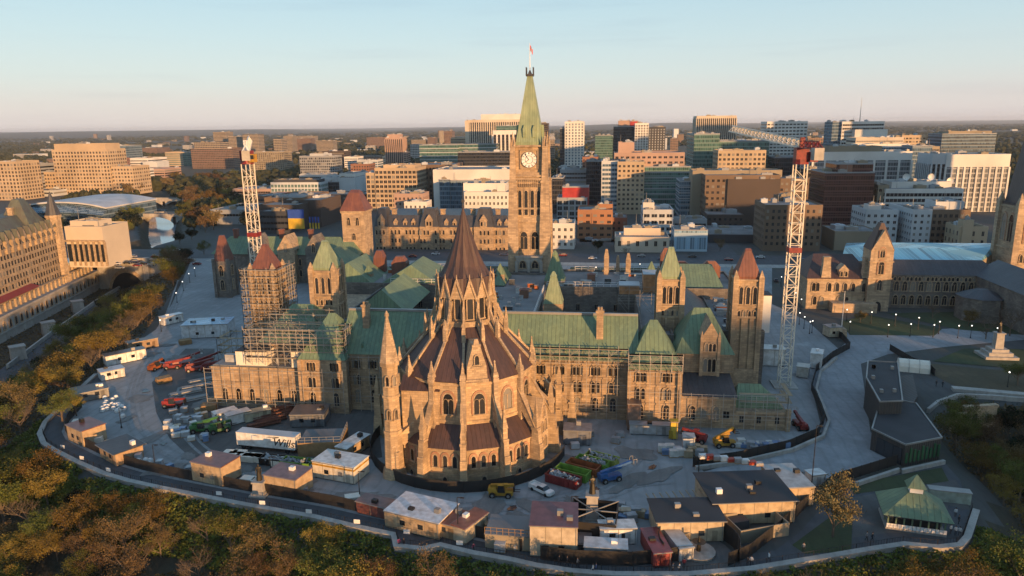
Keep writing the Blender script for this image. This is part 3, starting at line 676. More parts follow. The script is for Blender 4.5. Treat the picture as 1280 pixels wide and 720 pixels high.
    g = MB(); g.box(27.8,8,-2,41.,62,14.2); g.box(27.7,7.7,13.6,41.2,8,14.3); g.box(27.7,7.75,9.5,41.2,8,9.9); g.build('side_wing', M['stone'], T)
    MB().gable(27.5,7.5,41.4,26,14.22,9.1,'x',5.,5.).build('side_wing_roof', M['copper_green'], T)
    g = MB(); g.box(33.4,6.6,8.9,37.4,9,18.4); g.add([(33.2,6.5,18.4),(37.6,6.5,18.4),(35.4,6.5,22.3),(33.2,14,18.4),(37.6,14,18.4),(35.4,16,22.3)], [(0,1,2),(3,5,4),(0,3,4,1),(1,4,5,2),(2,5,3,0)])
    for X in (33.4,37.4): g.cbox(X,6.6,8.9,.7,.7,9.8); g.rfrus(X,6.6,18.7,.7,.7,20.2,.05,.05)
    d = g.build('gabled_dormer', M['stone'], T)
    for u in (-1,0,1): linkmesh('window', gothic_window(.8,3.2,'dressed',1), d, (35.4+u,6.58,10.2)); linkmesh('window', gothic_window(.7,1.9,'dressed',1), d, (35.4+u*.9,6.58,15.3))
    # left end
    g = MB(); g.box(-87,-1,-2,-62.5,7,10.4); g.box(-87.2,-1.25,9.9,-62.5,-1,10.4); g.box(-87.2,-1.2,5.9,-62.5,-1,6.2); g.box(-87.4,-1.4,-2,-62.5,-1,.9); g.build('low_wing', M['stone'], T)
    MB().box(-86.6,-.6,10.4,-62.6,7,10.6).build('low_wing_roof', M['flatroof'], T)
    for x in (-83.8,-80.2,-76.6,-73,-69.4,-65.6): linkmesh('window', w1, T, (x,-1.02,1.4))
    g = MB(); g.box(-78,8,-2,-63,62,14.2); g.build('side_wing', M['stone'], T)
    MB().gable(-78.4,7.5,-62.6,30,14.22,7.5,'x',5,5).build('side_wing_roof', M['copper_green'], T)
    # inner ranges: spine, south range, flat roofs above courtyards
    for x0,y0,x1,y1,z in ((-28,16,-8,86,16.4),(-86,64,-28,92,16.8),(-8,64,52,92,16.6),(20,16,27.8,64,15.4),(-63,16,-56,64,15.4),(41,26,52,64,14)):
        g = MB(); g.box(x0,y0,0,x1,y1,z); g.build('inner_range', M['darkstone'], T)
        g = MB(); g.box(x0+.5,y0+.5,z,x1-.5,y1-.5,z+.15); g.build('flat_roof', M['flatroof'], T)
        g = MB()
        for a in ((x0,y0,x1,y0+.45),(x0,y1-.45,x1,y1),(x0,y0+.45,x0+.45,y1-.45),(x1-.45,y0+.45,x1,y1-.45)): g.box(a[0],a[1],z,a[2],a[3],z+.9)
        g.build('parapet', M['darkstone'], T)
    wr = rect_window(1.1,2.2,'darkglass','dressed')
    for x in (-50,-45,-40,-35,-4,2,8,14): linkmesh('window', wr, T, (x,63.98,9.5)); linkmesh('window', wr, T, (x,63.98,4.5))
    # inner steep roofs seen above the flat roofs
    MB().gable(-62,34,-46,62,15.5,6.5,'y',2).build('inner_roof', M['copper_green'], T)
    for x0, y0, x1, y1, h, ax in ((-64,66,-44,88,6,'y'),(-85,66,-67,90,6.5,'y'),(30,68,48,90,5.5,'x'),(-26.5,66,-22,84,3.5,'y')): MB().gable(x0,y0,x1,y1,16.97,h,ax,2.5).build('inner_roof', M['copper_green'], T)
    for x, y, z, w, h, m in ((-6.,73,16.6,6.6,11,'copper_green'),(-4.3,42.5,16.3,5.4,10.5,'copper_pale')):
        g = MB(); g.cbox(x,y,z-1,w,w,2.4); g.build('ventilator_base', M['stone'], T)
        g = MB(); g.rfrus(x,y,z+1.4,w+.2,w+.2,z+h-1.4,1.6,1.6); g.rfrus(x,y,z+h-1.4,2.,2.,z+h,.5,.5); g.build('ventilator_roof', M[m], T)
    for x, y, w, d, h in ((-69.6,84,4,3,8.5),(-61,80,5.5,3.4,7.2),(32,92,4.5,3,9),(36,88,8,3.4,5),(11.,88,1.7,1.7,9),(18.5,86,1.7,1.7,8),(15,90,1.2,1.2,6.5),(54,70,3,2,8),(46,84,6,3,6)):
        g = MB(); g.box(x-w/2,y-d/2,16,x+w/2,y+d/2,16.7+h*.7); g.rfrus(x,y,16.7+h*.7,w,d,16.7+h,w*.45,d*.7); g.build('stone_stack', M['copper_red'] if w > 3 else M['stone'], T)
    # long slate roofs on the south-west side
    MB().gable(28.2,26.5,40.8,62,14.4,4.5,'y',0).build('rear_slate_roof', M['slate'], T)
    tower(T, 27.2, 25, 2.9, 29.3, 37.2, 'copper_pale', 0); tower(T, -65.6, 25, 3.2, 30.4, 38.2, 'copper_pale', 0)
    tower(T, 46.3, 25, 3.1, 29.6, 37, 'copper_red', 0); tower(T, -83, 25, 3.2, 30, 37, 'copper_red', 0)
    g = MB(); g.box(43.2,21.3,-2,49.4,21.9,6); g.build('tower_foot', M['dressed'], T)
centre_block()
# ================================================================ peace tower
def peace_tower():
    x, y = -16.3, 96.; T = thing('clock_tower', 'tall stone clock tower with a green copper spire and a flag on its mast', 'clock tower', (x,y,0)); st = M['tower_stone']
    g = MB(); hw = 5.6; g.box(-hw,-hw,0,hw,hw,52); g.build('shaft', st, T)
    for sx in (-1,1):
        for sy in (-1,1):
            g = MB(); X, Y = sx*hw, sy*hw
            g.rfrus(X,Y,0,4.2,4.2,32,3.6,3.6); g.rfrus(X,Y,32,3.6,3.6,48.5,2.7,2.7); g.rfrus(X,Y,48.5,3,3,49.3,3,3); g.rfrus(X,Y,49.3,2.3,2.3,60.5,1.7,1.7); g.rfrus(X,Y,60.5,1.9,1.9,61,1.9,1.9)
            for dx in (-.65,.65):
                for dy in (-.65,.65): g.rfrus(X+dx,Y+dy,61,.6,.6,64.2,.06,.06)
            g.rfrus(X,Y,61,1.,1.,66,.06,.06); g.build('corner_buttress', st, T)
    g = MB()
    for z, o in ((34.6,.35),(41.2-2,.3),(48.2,.5),(49.6,1.0),(50.6,.8),(60.8,.4)): g.box(-hw-o,-hw-o,z,hw+o,hw+o,z+.6)
    for i in range(15):
        for a in range(4):
            p = rot2(-hw+.8+i*.7, -hw-.55, a*math.pi/2); g.cbox(*p, 48.7, .35, .7, 1., a*math.pi/2); g.cbox(*p, 47, .2, .3, 1.4, a*math.pi/2)
    g.build('cornices', st, T)
    g = MB(); g.box(-hw+.9,-hw+.9,52,hw-.9,hw-.9,61.4); g.build('clock_stage', st, T)
    cf = MB(); cf.v = []
    lan = gothic_window(1.15, 8.6, 'dressed', 1); big = gothic_window(2.6, 6.2, 'dressed', 2); sm = gothic_window(2.2,2.6,'dressed',2)
    for a in range(4):
        rz = a*math.pi/2
        for i in range(4): linkmesh('window', lan, T, (*rot2((i-1.5)*2.2, -hw, rz), 37.2), rz)
        for d in (-2., 2.): linkmesh('window', big, T, (*rot2(d, -hw, rz), 25.), rz)
        g = MB(); n = 32; rr = 2.75; yy = -hw+.55
        f = [(rr*math.cos(2*math.pi*i/n), yy, 56.4+rr*math.sin(2*math.pi*i/n)) for i in range(n)]
        g.add(f+[(p[0],yy+.5,p[2]) for p in f], [tuple(range(n))]+[(i,n+i,n+(i+1)%n,(i+1)%n) for i in range(n)])
        cl = g.build('clock_face', M['white'], T); cl.rotation_euler.z = rz
        for i in range(12):
            b = i*math.pi/6; MB().bar((1.9*math.sin(b),yy-.06,56.4+1.9*math.cos(b)),(2.6*math.sin(b),yy-.06,56.4+2.6*math.cos(b)),.3,.1).build('numeral', M['black'], cl)
        for r_, w_ in ((2.75,.2),(1.35,.08)):
            g = MB()
            for i in range(48): b0, b1 = 2*math.pi*i/48, 2*math.pi*(i+1)/48; g.bar((r_*math.sin(b0),yy-.05,56.4+r_*math.cos(b0)),(r_*math.sin(b1),yy-.05,56.4+r_*math.cos(b1)),w_,.1)
            g.build('dial_ring', M['black'], cl)
        g = MB(); hh, mm = R(237), R(-36)     # about seven fifty-four
        g.bar((0,yy-.14,56.4),(1.5*math.sin(hh),yy-.14,56.4+1.5*math.cos(hh)),.34,.08); g.bar((0,yy-.2,56.4),(2.3*math.sin(mm),yy-.2,56.4+2.3*math.cos(mm)),.2,.08)
        g.build('clock_hands', M['black'], cl)
        g = MB(); g.box(-rr-.3,yy-.12,53.1,rr+.3,yy+.1,53.4); g.box(-rr-.3,yy-.12,59.5,rr+.3,yy+.1,59.8); g.box(-rr-.5,yy-.12,53.1,-rr-.2,yy+.1,59.8); g.box(rr+.2,yy-.12,53.1,rr+.5,yy+.1,59.8)
        g.build('clock_surround', M['dressed'], cl)
    # lower screen towards the north
    g = MB(); g.box(-4.6,-8.2,0,4.6,-hw,22.6); g.box(-4.9,-8.5,22.2,4.9,-hw,22.8)
    for X in (-4.4,0,4.4): g.box(X-.5,-8.8,0,X+.5,-8.2,21)
    g.build('north_bay', M['concrete'], T)
    for d in (-2.2,2.2): linkmesh('window', sm, T, (d,-8.22,18.6)); linkmesh('window', rect_window(2.6,9,'darkglass','dressed',2), T, (d,-8.2,8))
    MB().add([(-5.5,-12,15.4),(5.5,-12,15.4),(5.5,-8.3,17.4),(-5.5,-8.3,17.4),(-5.5,-12,14.9),(5.5,-12,14.9),(5.5,-8.3,14.9),(-5.5,-8.3,14.9)], [(0,1,2,3),(4,7,6,5),(0,4,5,1),(1,5,6,2),(3,2,6,7),(0,3,7,4)]).build('lean_to_roof', M['slate'], T)
    g = MB(); g.rfrus(0,0,61.4,9.4,9.4,62.4,9.6,9.6); g.rfrus(0,0,62.4,9.2,9.2,84.6,1.8,1.8); r_ = g.build('spire_roof', M['copper_pale'], T)
    g = MB()
    for a in range(4):
        for d in (-1.7,1.7): p = rot2(d, -3.9, a*math.pi/2); g.cbox(*p, 64, 1., 1.6, 2.6, a*math.pi/2); g.rfrus(*p,66.6,1.1,1.6,68.2,.06,1.4,a*math.pi/2)
    g.build('spire_dormers', M['copper_pale'], r_)
    g = MB(); g.rfrus(0,0,84.6,2.6,2.6,85.3,2.8,2.8)
    for sx in (-1,1):
        for sy in (-1,1): g.bar((sx*1.2,sy*1.2,85.3),(sx*1.2,sy*1.2,87.6),.28)
    g.rfrus(0,0,85.3,1.4,1.4,86.6,.4,.4); g.build('spire_crown', M['slate'], T)
    MB().tap((0,0,86.4),(0,0,95.6),.16,.07).build('mast', M['white'], T)
    f = MB(); 
    for i in range(8):
        a, b = i/8, (i+1)/8; zz = lambda q: -1.6*q; yy = lambda q: .25*math.sin(q*7)
        f.cm = 1 if 2 <= i < 6 else 0
        f.add([(.1+a*.9,yy(a),93.2+zz(a)),(.1+b*.9,yy(b),93.2+zz(b)),(.1+b*.9,yy(b),95.+zz(b)),(.1+a*.9,yy(a),95.+zz(a))], [(0,1,2,3)])
    M['flag_red'] = mat('flag_red', (.45,.02,.02), .8)
    f.build('flag', [M['flag_red'], M['white']], T)
peace_tower()
# ================================================================ the city
for n, c, c2 in (('tan',(.46,.35,.23),None),('white',(.66,.63,.58),None),('cream',(.55,.47,.37),None),('brown',(.17,.115,.075),None),('brick',(.25,.12,.075),None),('grey',(.30,.31,.32),None),
                 ('darkbrown',(.075,.055,.045),None),('pink',(.40,.27,.21),None),('orange',(.36,.17,.085),None),('pale',(.5,.52,.53),None),('dark',(.05,.052,.058),None),('redbrown',(.13,.045,.032),None),('khaki',(.28,.23,.16),None)):
    defm('w_'+n, c, .8, var=.25, scale=.04, bump=.1)
defm('g_green', (.05,.11,.095), .18, 'glasswall', p=(1.6,3.6), c2=(.12,.19,.17))
defm('g_blue', (.06,.10,.14), .15, 'glasswall', p=(1.6,3.6), c2=(.16,.21,.25))
defm('g_dark', (.018,.02,.024), .2, 'glasswall', p=(1.8,3.7), c2=(.04,.04,.045))
defm('g_grey', (.09,.10,.11), .2, 'glasswall', p=(2.,3.6), c2=(.3,.3,.3))
defm('g_ice', (.20,.32,.42), .25, 'glasswall', p=(1.2,9.), c2=(.35,.45,.52))
defm('g_red', (.06,.02,.015), .2, 'glasswall', p=(1.5,3.4), c2=(.13,.05,.035))
defm('far_tan', (.05,.045,.04), .5, 'glasswall', p=(3.2,3.2), c2=(.42,.34,.25))
defm('far_brick', (.05,.045,.04), .5, 'glasswall', p=(3.2,3.2), c2=(.28,.17,.12))
defm('far_white', (.08,.085,.09), .5, 'glasswall', p=(3.4,3.3), c2=(.6,.57,.53))
defm('red_paint', (.42,.035,.03), .5)
crnd = random.Random(11)
def roofkit(T, x0, y0, x1, y1, z, n=3, roofm='flatroof', par=.9, wm=None):
    g = MB(); t = .4
    for a in ((x0,y0,x1,y0+t),(x0,y1-t,x1,y1),(x0,y0+t,x0+t,y1-t),(x1-t,y0+t,x1,y1-t)): g.box(a[0],a[1],z,a[2],a[3],z+par)
    g.build('parapet', M[wm], T)
    MB().box(x0+t,y0+t,z,x1-t,y1-t,z+.12).build('roof', M[roofm], T)
    w, d = x1-x0, y1-y0
    for i in range(n):
        a, b = min(w*.3, crnd.uniform(2,7)), min(d*.3, crnd.uniform(2,6)); x, y = crnd.uniform(x0+1,x1-a-1), crnd.uniform(y0+1,y1-b-1); h = crnd.uniform(1.,2.6)
        g = MB(); g.box(x,y,z+.12,x+a,y+b,z+h); g.frus(x+a/2,y+b/2,z+h,min(a,b)*.3,z+h+.4,min(a,b)*.3,8); g.build('roof_unit', M[crnd.choice(['steel','w_grey','w_pale','w_khaki'])], T)
    if n > 2: x, y = crnd.uniform(x0+1,x1-1), crnd.uniform(y0+1,y1-1); MB().tap((x,y,z),(x,y,z+crnd.uniform(3,8)),.16,.07).build('antenna', M['steel'], T)
def vol(T, xl, xr, yt, D, dep, wall, style=None, a=(), zb=0, kit=4, roofm='flatroof', name='wall', z1=None):
    x0, z = V(xl, yt, D); x1, _ = V(xr, yt, D); par = min(.9, z*.05); z = (z1 or z); zr = z-par; w = x1-x0; y0, y1 = D, D+dep; o = T.location
    x0 -= o.x; x1 -= o.x; y0 -= o.y; y1 -= o.y
    MB().box(x0,y0,zb,x1,y1,zr).build(name, M[wall], T)
    pm = wall if wall.startswith('w_') or wall.startswith('far') else 'w_grey'
    roofkit(T, x0, y0, x1, y1, zr, kit, roofm, par, pm)
    sx = x1 if (x0+x1)/2+o.x < CX else x0; srz = R(90) if sx == x1 else R(-90)
    if style == 'grid':
        bay, fh, ww, wh, gm, *rest = a; fm = rest[0] if rest else (wall if D < 700 else None); me = rect_window(ww, wh, gm, fm)
        nb = max(1, int(round(w/bay))); nd = max(1, int(round(dep/bay))); nf = int((zr-zb-1.2)/fh); sp = []
        for f in range(nf):
            zz = zr-1.0-(f+.5)*fh-wh/2+.2
            sp += [(x0+w*(i+.5)/nb, y0, zz, 0) for i in range(nb)]+[(sx, y0+dep*(i+.5)/nd, zz, srz) for i in range(nd)]
        windows(T, me, sp)
    elif style == 'band':
        fh, wh, gm, *rest = a; top = rest[0] if rest else 1.; nf = int((zr-zb-top)/fh)
        for f in range(nf):
            zz = zr-top-(f+.5)*fh-wh/2
            g = MB(); g.box(x0+.6,y0-.06,zz,x1-.6,y0+.2,zz+wh); g.box(sx-.2,y0+.6,zz,sx+.06,y1-.6,zz+wh) if sx == x1 else g.box(sx-.06,y0+.6,zz,sx+.2,y1-.6,zz+wh)
            g.cm = 1; nm = max(2, int(w/2.4))
            for i in range(nm+1): xx = x0+.6+(w-1.2)*i/nm; g.box(xx-.09,y0-.1,zz,xx+.09,y0-.062,zz+wh)
            g.build('window_band', [M[gm], M[pm]], T)
    elif style == 'piers':
        bay, pw, gm, top = a; nb = max(1, int(round(w/bay))); nd = max(1, int(round(dep/bay)))
        g = MB(); g.box(x0+.5,y0-.05,zb,x1-.5,y0+.2,zr-top); (g.box(x1-.2,y0+.5,zb,x1+.05,y1-.5,zr-top) if sx == x1 else g.box(x0-.05,y0+.5,zb,x0+.2,y1-.5,zr-top)); g.build('glazing', M[gm], T)
        pmesh = MB().box(-pw/2,-.6,zb,pw/2,.1,zr-top).mesh('pier', M[wall])
        for i in range(nb+1): linkmesh('pier', pmesh, T, (x0+w*i/nb, y0, 0))
        for i in range(1, nd+1): linkmesh('pier', pmesh, T, (sx, y0+dep*i/nd, 0), srz)
    elif style == 'slabs':
        fh, m2 = a; nf = int((zr-zb)/fh)
        for f in range(nf):
            zz = zr-(f+1)*fh; MB().box(x0-.25,y0-.25,zz,x1+.25,y1+.1,zz+.8).build('floor_edge', M[m2], T)
    return x0, y0, x1, y1, zr
def bld(label, vols, name='office_building', cat='building', group=None):
    v = vols[0]; x0, _ = V(v[0], v[2], v[3]); x1, _ = V(v[1], v[2], v[3])
    T = thing(name, label, cat, ((x0+x1)/2, v[3], 0), 0, group)
    for i, q in enumerate(vols):
        k = {} 
        if isinstance(q[-1], dict): k = q[-1]; q = q[:-1]
        vol(T, *q, **k)
    return T
G1 = (3.2,3.5,1.7,1.9,'glass'); pent = dict(kit=1)
# ---- left of the clock tower
bld('tall tan government slab block with deep punched windows and lower wings, left of the canal',
    [(64,134,187,560,30,'w_tan','grid',(3.6,3.9,1.9,2.2,'darkglass')),(67,131,180,563,24,'w_tan'),(134,165,208,562,30,'w_tan','grid',(3.6,3.9,1.9,2.0,'darkglass')),(40,68,215,562,26,'w_tan','grid',(3.6,3.9,1.9,2.0,'darkglass'))])
bld('tan office block cut by the left edge of the picture', [(-14,20,202,500,30,'w_tan','grid',(3.6,3.7,1.9,2.3,'darkglass'))])
bld('grey banded office block just right of the block at the left edge', [(19,33,206,540,40,'w_grey','band',(3.6,1.6,'darkglass'))])
bld('low grey and white block behind the glass convention hall', [(30,66,238,540,30,'w_pale','band',(3.6,1.6,'darkglass'))])
bld('blue glass tower behind the right shoulder of the tan slab block', [(134,157,182,900,40,'g_blue')])
bld('small red brick tower between the tan slab and the white low block', [(135,148,198,800,25,'w_brick','grid',(3.2,3.5,1.6,1.6,'darkglass'))])
bld('low white boxy building beside the canal trees', [(157,184,198,860,50,'w_white','band',(4,1.4,'darkglass')),(178,196,202,840,30,'w_pale')])
bld('brown car park with open decks above the canal trees', [(166,205,211,760,40,'w_pink','band',(3.2,1.5,'darkglass'))], 'parking_garage', 'car park')
bld('white cottage-like block at the foot of the brown car park', [(160,174,212,700,30,'w_white','band',(3.6,1.5,'darkglass'))])
bld('yellow and green panelled low block left of the long pink block', [(206,230,190,1150,40,'w_tan','band',(4,1.8,'g_green')),(228,238,191,1149,40,'g_green')])
bld('long pink apartment block near the canal', [(238,291,186,1050,40,'far_brick'),(242,275,178,1060,30,'far_tan')])
bld('slim cream apartment tower, tallest on the left horizon', [(266,282,165,1500,35,'far_tan')])
bld('cream apartment tower right of the tallest one on the left horizon', [(285,303,171,1450,35,'far_tan')])
bld('broad cream apartment slab near the left crane top', [(303,322,168,1400,30,'far_tan')])
bld('long brick factory-like block on the left horizon behind trees', [(155,196,185,1700,60,'far_brick')])
bld('wide tan apartment slab behind the white latticed office', [(312,354,190,900,30,'w_khaki','grid',(3.4,3.1,1.8,1.5,'darkglass'))])
bld('slender pale apartment tower near the middle left horizon', [(354,365,170,1700,30,'far_tan')])
bld('pair of joined tan apartment slabs right of the slender pale tower', [(366,388,173,1800,30,'far_brick'),(368,393,170,1830,25,'far_tan')])
bld('low wide tan apartment block on the middle left horizon', [(395,416,176,1700,30,'far_tan')])
bld('pink low apartment block on the horizon left of the stepped brick tower', [(458,481,172,2200,30,'far_brick')])
bld('grey gridded office slab with a pale roof house', [(374,417,195,760,30,'w_grey','grid',(2.6,3.6,1.7,2.4,'darkglass')),(387,410,192,768,14,'w_pale')])
bld('dark brown apartment slab behind the grey gridded office', [(402,430,189,900,30,'w_darkbrown','band',(3.3,1.2,'darkglass'))])
bld('white latticed office with green windows and dark roof band', [(338,401,228,520,30,'w_pale','grid',(3.5,4.2,2.5,2.9,'g_green')),(342,398,224.5,524,22,'w_dark')])
bld('white court building with a dark glazed entrance bay', [(401,443,222,540,40,'w_pale',None),(409,423,227,538.5,1.6,'g_dark'),(424,444,217,552,40,'w_white','band',(4.2,1.3,'darkglass'))])
bld('pale low block in front of the grey gridded office', [(374,410,218,640,30,'w_pale','band',(3.8,1.4,'darkglass'))])
bld('blue and white apartment block near the middle distance', [(446,472,200,850,26,'w_pale','band',(3.2,1.6,'g_blue')),(430,447,196,880,26,'w_white','band',(3.2,1.5,'g_blue'))])
bld('small dark brick block left of the lit tan office', [(438,461,205,700,25,'w_brick','grid',(3.2,3.4,1.6,1.7,'darkglass'))])
bld('stepped pinkish tower with narrow window strips', [(481,503,172,1000,24,'w_pink','piers',(3.2,1.6,'darkglass',2)),(484,500,168,1004,16,'w_pink'),(502,508,190,1000,24,'w_pink','band',(3.3,1.5,'darkglass')),(478,484,195,1000,24,'w_cream','band',(3.3,1.5,'darkglass'))])
bld('pair of small tan towers on the horizon left of the green glass block', [(514,532,175,2000,30,'far_tan')])
bld('small brick tower on the horizon beside the pair of tan towers', [(534,544,172,2000,30,'far_brick')])
bld('brick apartment tower standing above the green glass roof', [(555,565,164,1500,30,'far_brick')])
bld('low cream block on top of the green glass hall', [(563,594,172,1100,30,'w_tan','band',(4,1.4,'darkglass'))])
bld('long pale green glass hall in the middle distance', [(524,572,181,820,40,'g_green','slabs',(5,'w_pale')),(572,620,180,830,40,'g_green','slabs',(5,'w_pale'))])
bld('black glazed low block in front of the green glass hall', [(572,640,190,700,40,'g_dark','slabs',(4.2,'w_dark'))])
bld('tall striped office tower with pale vertical piers and white roof house', [(582,650,150,960,36,'w_cream','piers',(3.4,1.5,'g_dark',3)),(601,650,143,966,24,'w_white'),(581,586,151,958.5,1.5,'w_cream')])
bld('white framed tower with dark panels left of the clock tower', [(616,652,163,860,30,'w_white','piers',(6,2.2,'g_dark',5)),(620,652,157,866,20,'g_green')])
bld('sunlit tan office with deep square windows and a dark recessed corner', [(468,520,210,420,34,'w_tan','grid',(3.7,3.9,2.5,2.3,'darkglass')),(479,518,206,430,22,'w_tan'),(457,468,216,421,20,'w_tan','grid',(3.7,3.9,2.5,2.6,'darkglass'))])
bld('long dark brown brick office beside the sunlit tan one', [(518,566,206,455,44,'w_brown','grid',(3.,3.8,1.4,2.2,'darkglass'))])
T = bld('white box shaped office with a tall glazed front panel', [(541,640,212,400,50,'w_white',None)])
vol(T, 549, 562, 224, 399, 1.2, 'g_blue'); vol(T, 563, 640, 225, 398.6, 1.2, 'g_blue', 'piers', (2.6,.35,'g_blue',.3))
bld('pale stone commercial block with small square windows and attic storey', [(580,640,240,330,30,'w_white','grid',(2.7,4.2,1.1,1.9,'darkglass')),(579,632,229,342,18,'w_white')])
bld('pinkish gabled stone house with white neighbour before the tan office', [(492,528,242,300,18,'w_pink','grid',(3.,3.4,1.1,1.6,'darkglass')),(505,533,252,290,14,'w_white','grid',(3,3.4,1.1,1.6,'darkglass'))])
# ---- right of the clock tower
bld('slim white residential tower with blue glass corner strips', [(706,730,152,680,22,'w_white','grid',(3.4,3.2,1.8,2.,'g_blue')),(700,707,160,684,18,'g_dark')])
bld('dark brown slab seen just right of the clock tower spire', [(672,685,154,1050,26,'w_darkbrown','band',(3.3,1.4,'darkglass'))])
bld('dark green glass tower behind the twin towers', [(744,766,169,900,26,'g_green')])
bld('dark tower with red roof edge, tallest of the cluster', [(767,794,158,800,26,'g_dark'),(773,798,151,804,18,'w_pink'),(788,797,151,803,4,'red_paint')])
bld('white gridded tower next to the red edged dark tower', [(794,811,154,760,24,'w_white','grid',(3.2,3.2,1.9,1.9,'darkglass'))])
bld('charcoal tower dotted with white windows', [(811,832,159,850,24,'w_dark','grid',(3.6,3.3,1.2,1.4,'w_pale'))])
bld('small brick tower near the right horizon beyond the stepped tan office', [(838,848,173,1300,24,'far_brick')])
bld('broad stepped tan office with long window rows over green glass floors',
    [(768,856,191,420,40,'w_pink','grid',(4.2,4.1,2.4,1.6,'darkglass')),(773,793,178,440,30,'w_pink'),(806,864,208,405,16,'g_green','slabs',(4.1,'w_grey')),(772,806,202,398,20,'w_tan','grid',(3.4,3.6,1.7,1.7,'darkglass')),(752,773,201,404,26,'w_pale','band',(3.4,1.9,'g_blue'))])
bld('dark glass office slab behind the red topped block', [(733,755,201,470,30,'g_dark')])
bld('black glass block hidden beside the clock tower', [(689,704,222,400,30,'g_dark'),(696,722,210,520,30,'w_dark','band',(3.4,1.3,'darkglass'))])
T = bld('framed glass office topped by a bright red roof house', [(696,734,247,340,26,'w_grey','grid',(4.2,3.8,3.1,2.6,'glass'))])
vol(T, 703, 736, 233, 346, 14, 'red_paint', kit=1)
bld('orange brick office with paired windows', [(722,766,262,275,24,'w_orange','grid',(4.1,3.9,2.2,1.5,'darkglass')),(747,766,255,284,14,'w_orange')])
bld('low red roofed annex between the orange brick office and the grey block', [(764,784,272,290,20,'w_brick','grid',(3.2,3.6,1.4,1.5,'darkglass'))])
bld('small white bank building with square windows beside the clock tower', [(688,718,279,236,18,'w_white','grid',(3.6,4.1,1.4,1.7,'darkglass'))])
bld('pale classical stone house with arched ground floor windows facing the street', [(769,837,296,228,20,'w_cream','grid',(4.6,4.8,1.6,2.6,'darkglass','dressed')),(780,826,285,236,10,'w_cream')])
bld('blue lit glass screen building on the street front', [(843,885,287,232,18,'g_ice')])
bld('grey concrete office with roof house behind the classical stone house', [(804,842,262,270,26,'w_pale','grid',(4.4,3.9,3.2,1.9,'darkglass')),(804,818,253,276,12,'w_white'),(842,884,274,290,16,'w_grey','band',(3.8,1.5,'darkglass'))])
bld('blue grey glass office between the green glass floors and the brown block', [(850,886,226,360,28,'g_blue','slabs',(4,'w_grey'))])
bld('large brown office block with blank side wall and long flat roof', [(882,976,219,330,44,'w_brown','grid',(3.4,3.9,1.6,1.6,'darkglass')),(866,978,213,350,20,'w_khaki'),(910,976,224,328.5,1.5,'w_darkbrown')])
T = bld('green glass office with a sloped glazed roof', [(868,900,167,520,60,'g_green'),(898,962,176,525,50,'g_green')])
bld('tan gridded office standing in front of the green glass roof', [(898,958,188,470,30,'w_tan','grid',(3.6,3.9,2.,2.,'darkglass'))])
bld('golden topped square tower on the right horizon', [(871,921,145,900,40,'w_cream','piers',(2.7,1.1,'g_dark',2.6))])
bld('white tower with long window rows near the crane jib', [(959,1010,152,780,36,'w_white','grid',(4.6,4.,3.2,1.7,'darkglass'))])
bld('brown brick hotel-like block with regular sash windows, left of the right crane mast', [(957,1029,256,236,28,'w_brown','grid',(3.,3.5,1.2,1.7,'glass')),(975,1003,246,262,16,'w_brown')])
bld('dark brown office between the brown block and the red brown glass tower', [(975,1012,223,330,26,'w_brown','grid',(3.2,3.8,1.5,1.6,'darkglass')),(968,996,196,500,30,'g_dark')])
bld('long white bank office with glazed bays between broad piers', [(1017,1141,190,450,34,'w_white','piers',(9,1.6,'g_grey',6)),(1038,1103,183,456,22,'w_khaki')])
bld('dark slab at the left end of the long white bank office', [(1010,1035,211,420,24,'g_dark')])
bld('red brown glass office with stepped top', [(1032,1094,215,330,34,'g_red','slabs',(6.8,'w_redbrown')),(1046,1092,204,338,24,'g_red'),(1050,1066,206,337,3,'w_brick')])
bld('white office tower under the tall thin mast', [(1053,1106,152,700,34,'w_white','band',(4.,1.9,'darkglass')),(1041,1054,152,703,30,'g_blue'),(1069,1110,162,690,10,'w_white')])
bld('layered white and tan low towers behind the long white office', [(1070,1130,172,620,30,'w_cream','band',(4,1.5,'darkglass')),(1128,1158,169,640,26,'w_tan','grid',(3.4,3.4,2.2,1.6,'darkglass')),(1072,1138,180,600,20,'w_white','band',(5,1.6,'g_blue'))])
bld('blue glass block right of the layered towers', [(1141,1166,182,560,26,'g_blue'),(1160,1175,183,600,20,'w_khaki','band',(3.5,1.6,'darkglass'))])
bld('white office with a blank top band and tall window bays', [(1184,1264,193,420,34,'w_white','piers',(4.6,1.3,'g_grey',8.5)),(1166,1190,192,421,26,'w_pale','piers',(3.2,1.2,'g_dark',7))])
bld('dark glass office with balconies on the right horizon', [(1178,1246,167,720,36,'g_blue','slabs',(4,'w_dark')),(1186,1240,164,730,24,'w_khaki')])
bld('stepped white low office with dark horizontal window bands and satellite dishes', [(1107,1205,236,330,20,'w_white','band',(3.6,2.1,'darkglass',1.2)),(1115,1190,227,345,20,'w_white'),(1098,1112,231,332,30,'w_khaki','grid',(3,3.6,1.6,1.8,'darkglass'))])
bld('pale blue grey plastered block wrapping a small court', [(1083,1124,262,262,24,'w_pale','grid',(3.5,3.6,1.5,1.6,'darkglass')),(1123,1142,265,276,20,'w_pale','grid',(3.5,3.6,1.5,1.6,'darkglass')),(1142,1166,262,252,34,'w_pale','grid',(3.,3.4,1.2,1.5,'darkglass')),(1086,1102,256,266,8,'w_white')])
bld('brown brick warehouse block with blank dark side', [(1166,1214,262,256,26,'w_brown','grid',(3.,3.5,1.5,1.8,'darkglass')),(1170,1206,252,264,14,'w_pale')])
bld('long low flat roofed hall behind the memorial chamber', [(1044,1100,289,240,24,'w_khaki')])
bld('small tan gothic house left of the great stone tower', [(1200,1236,283,235,16,'w_tan','grid',(4.2,4.6,1.2,2.4,'darkglass')),(1205,1218,275,234,6,'w_tan')])
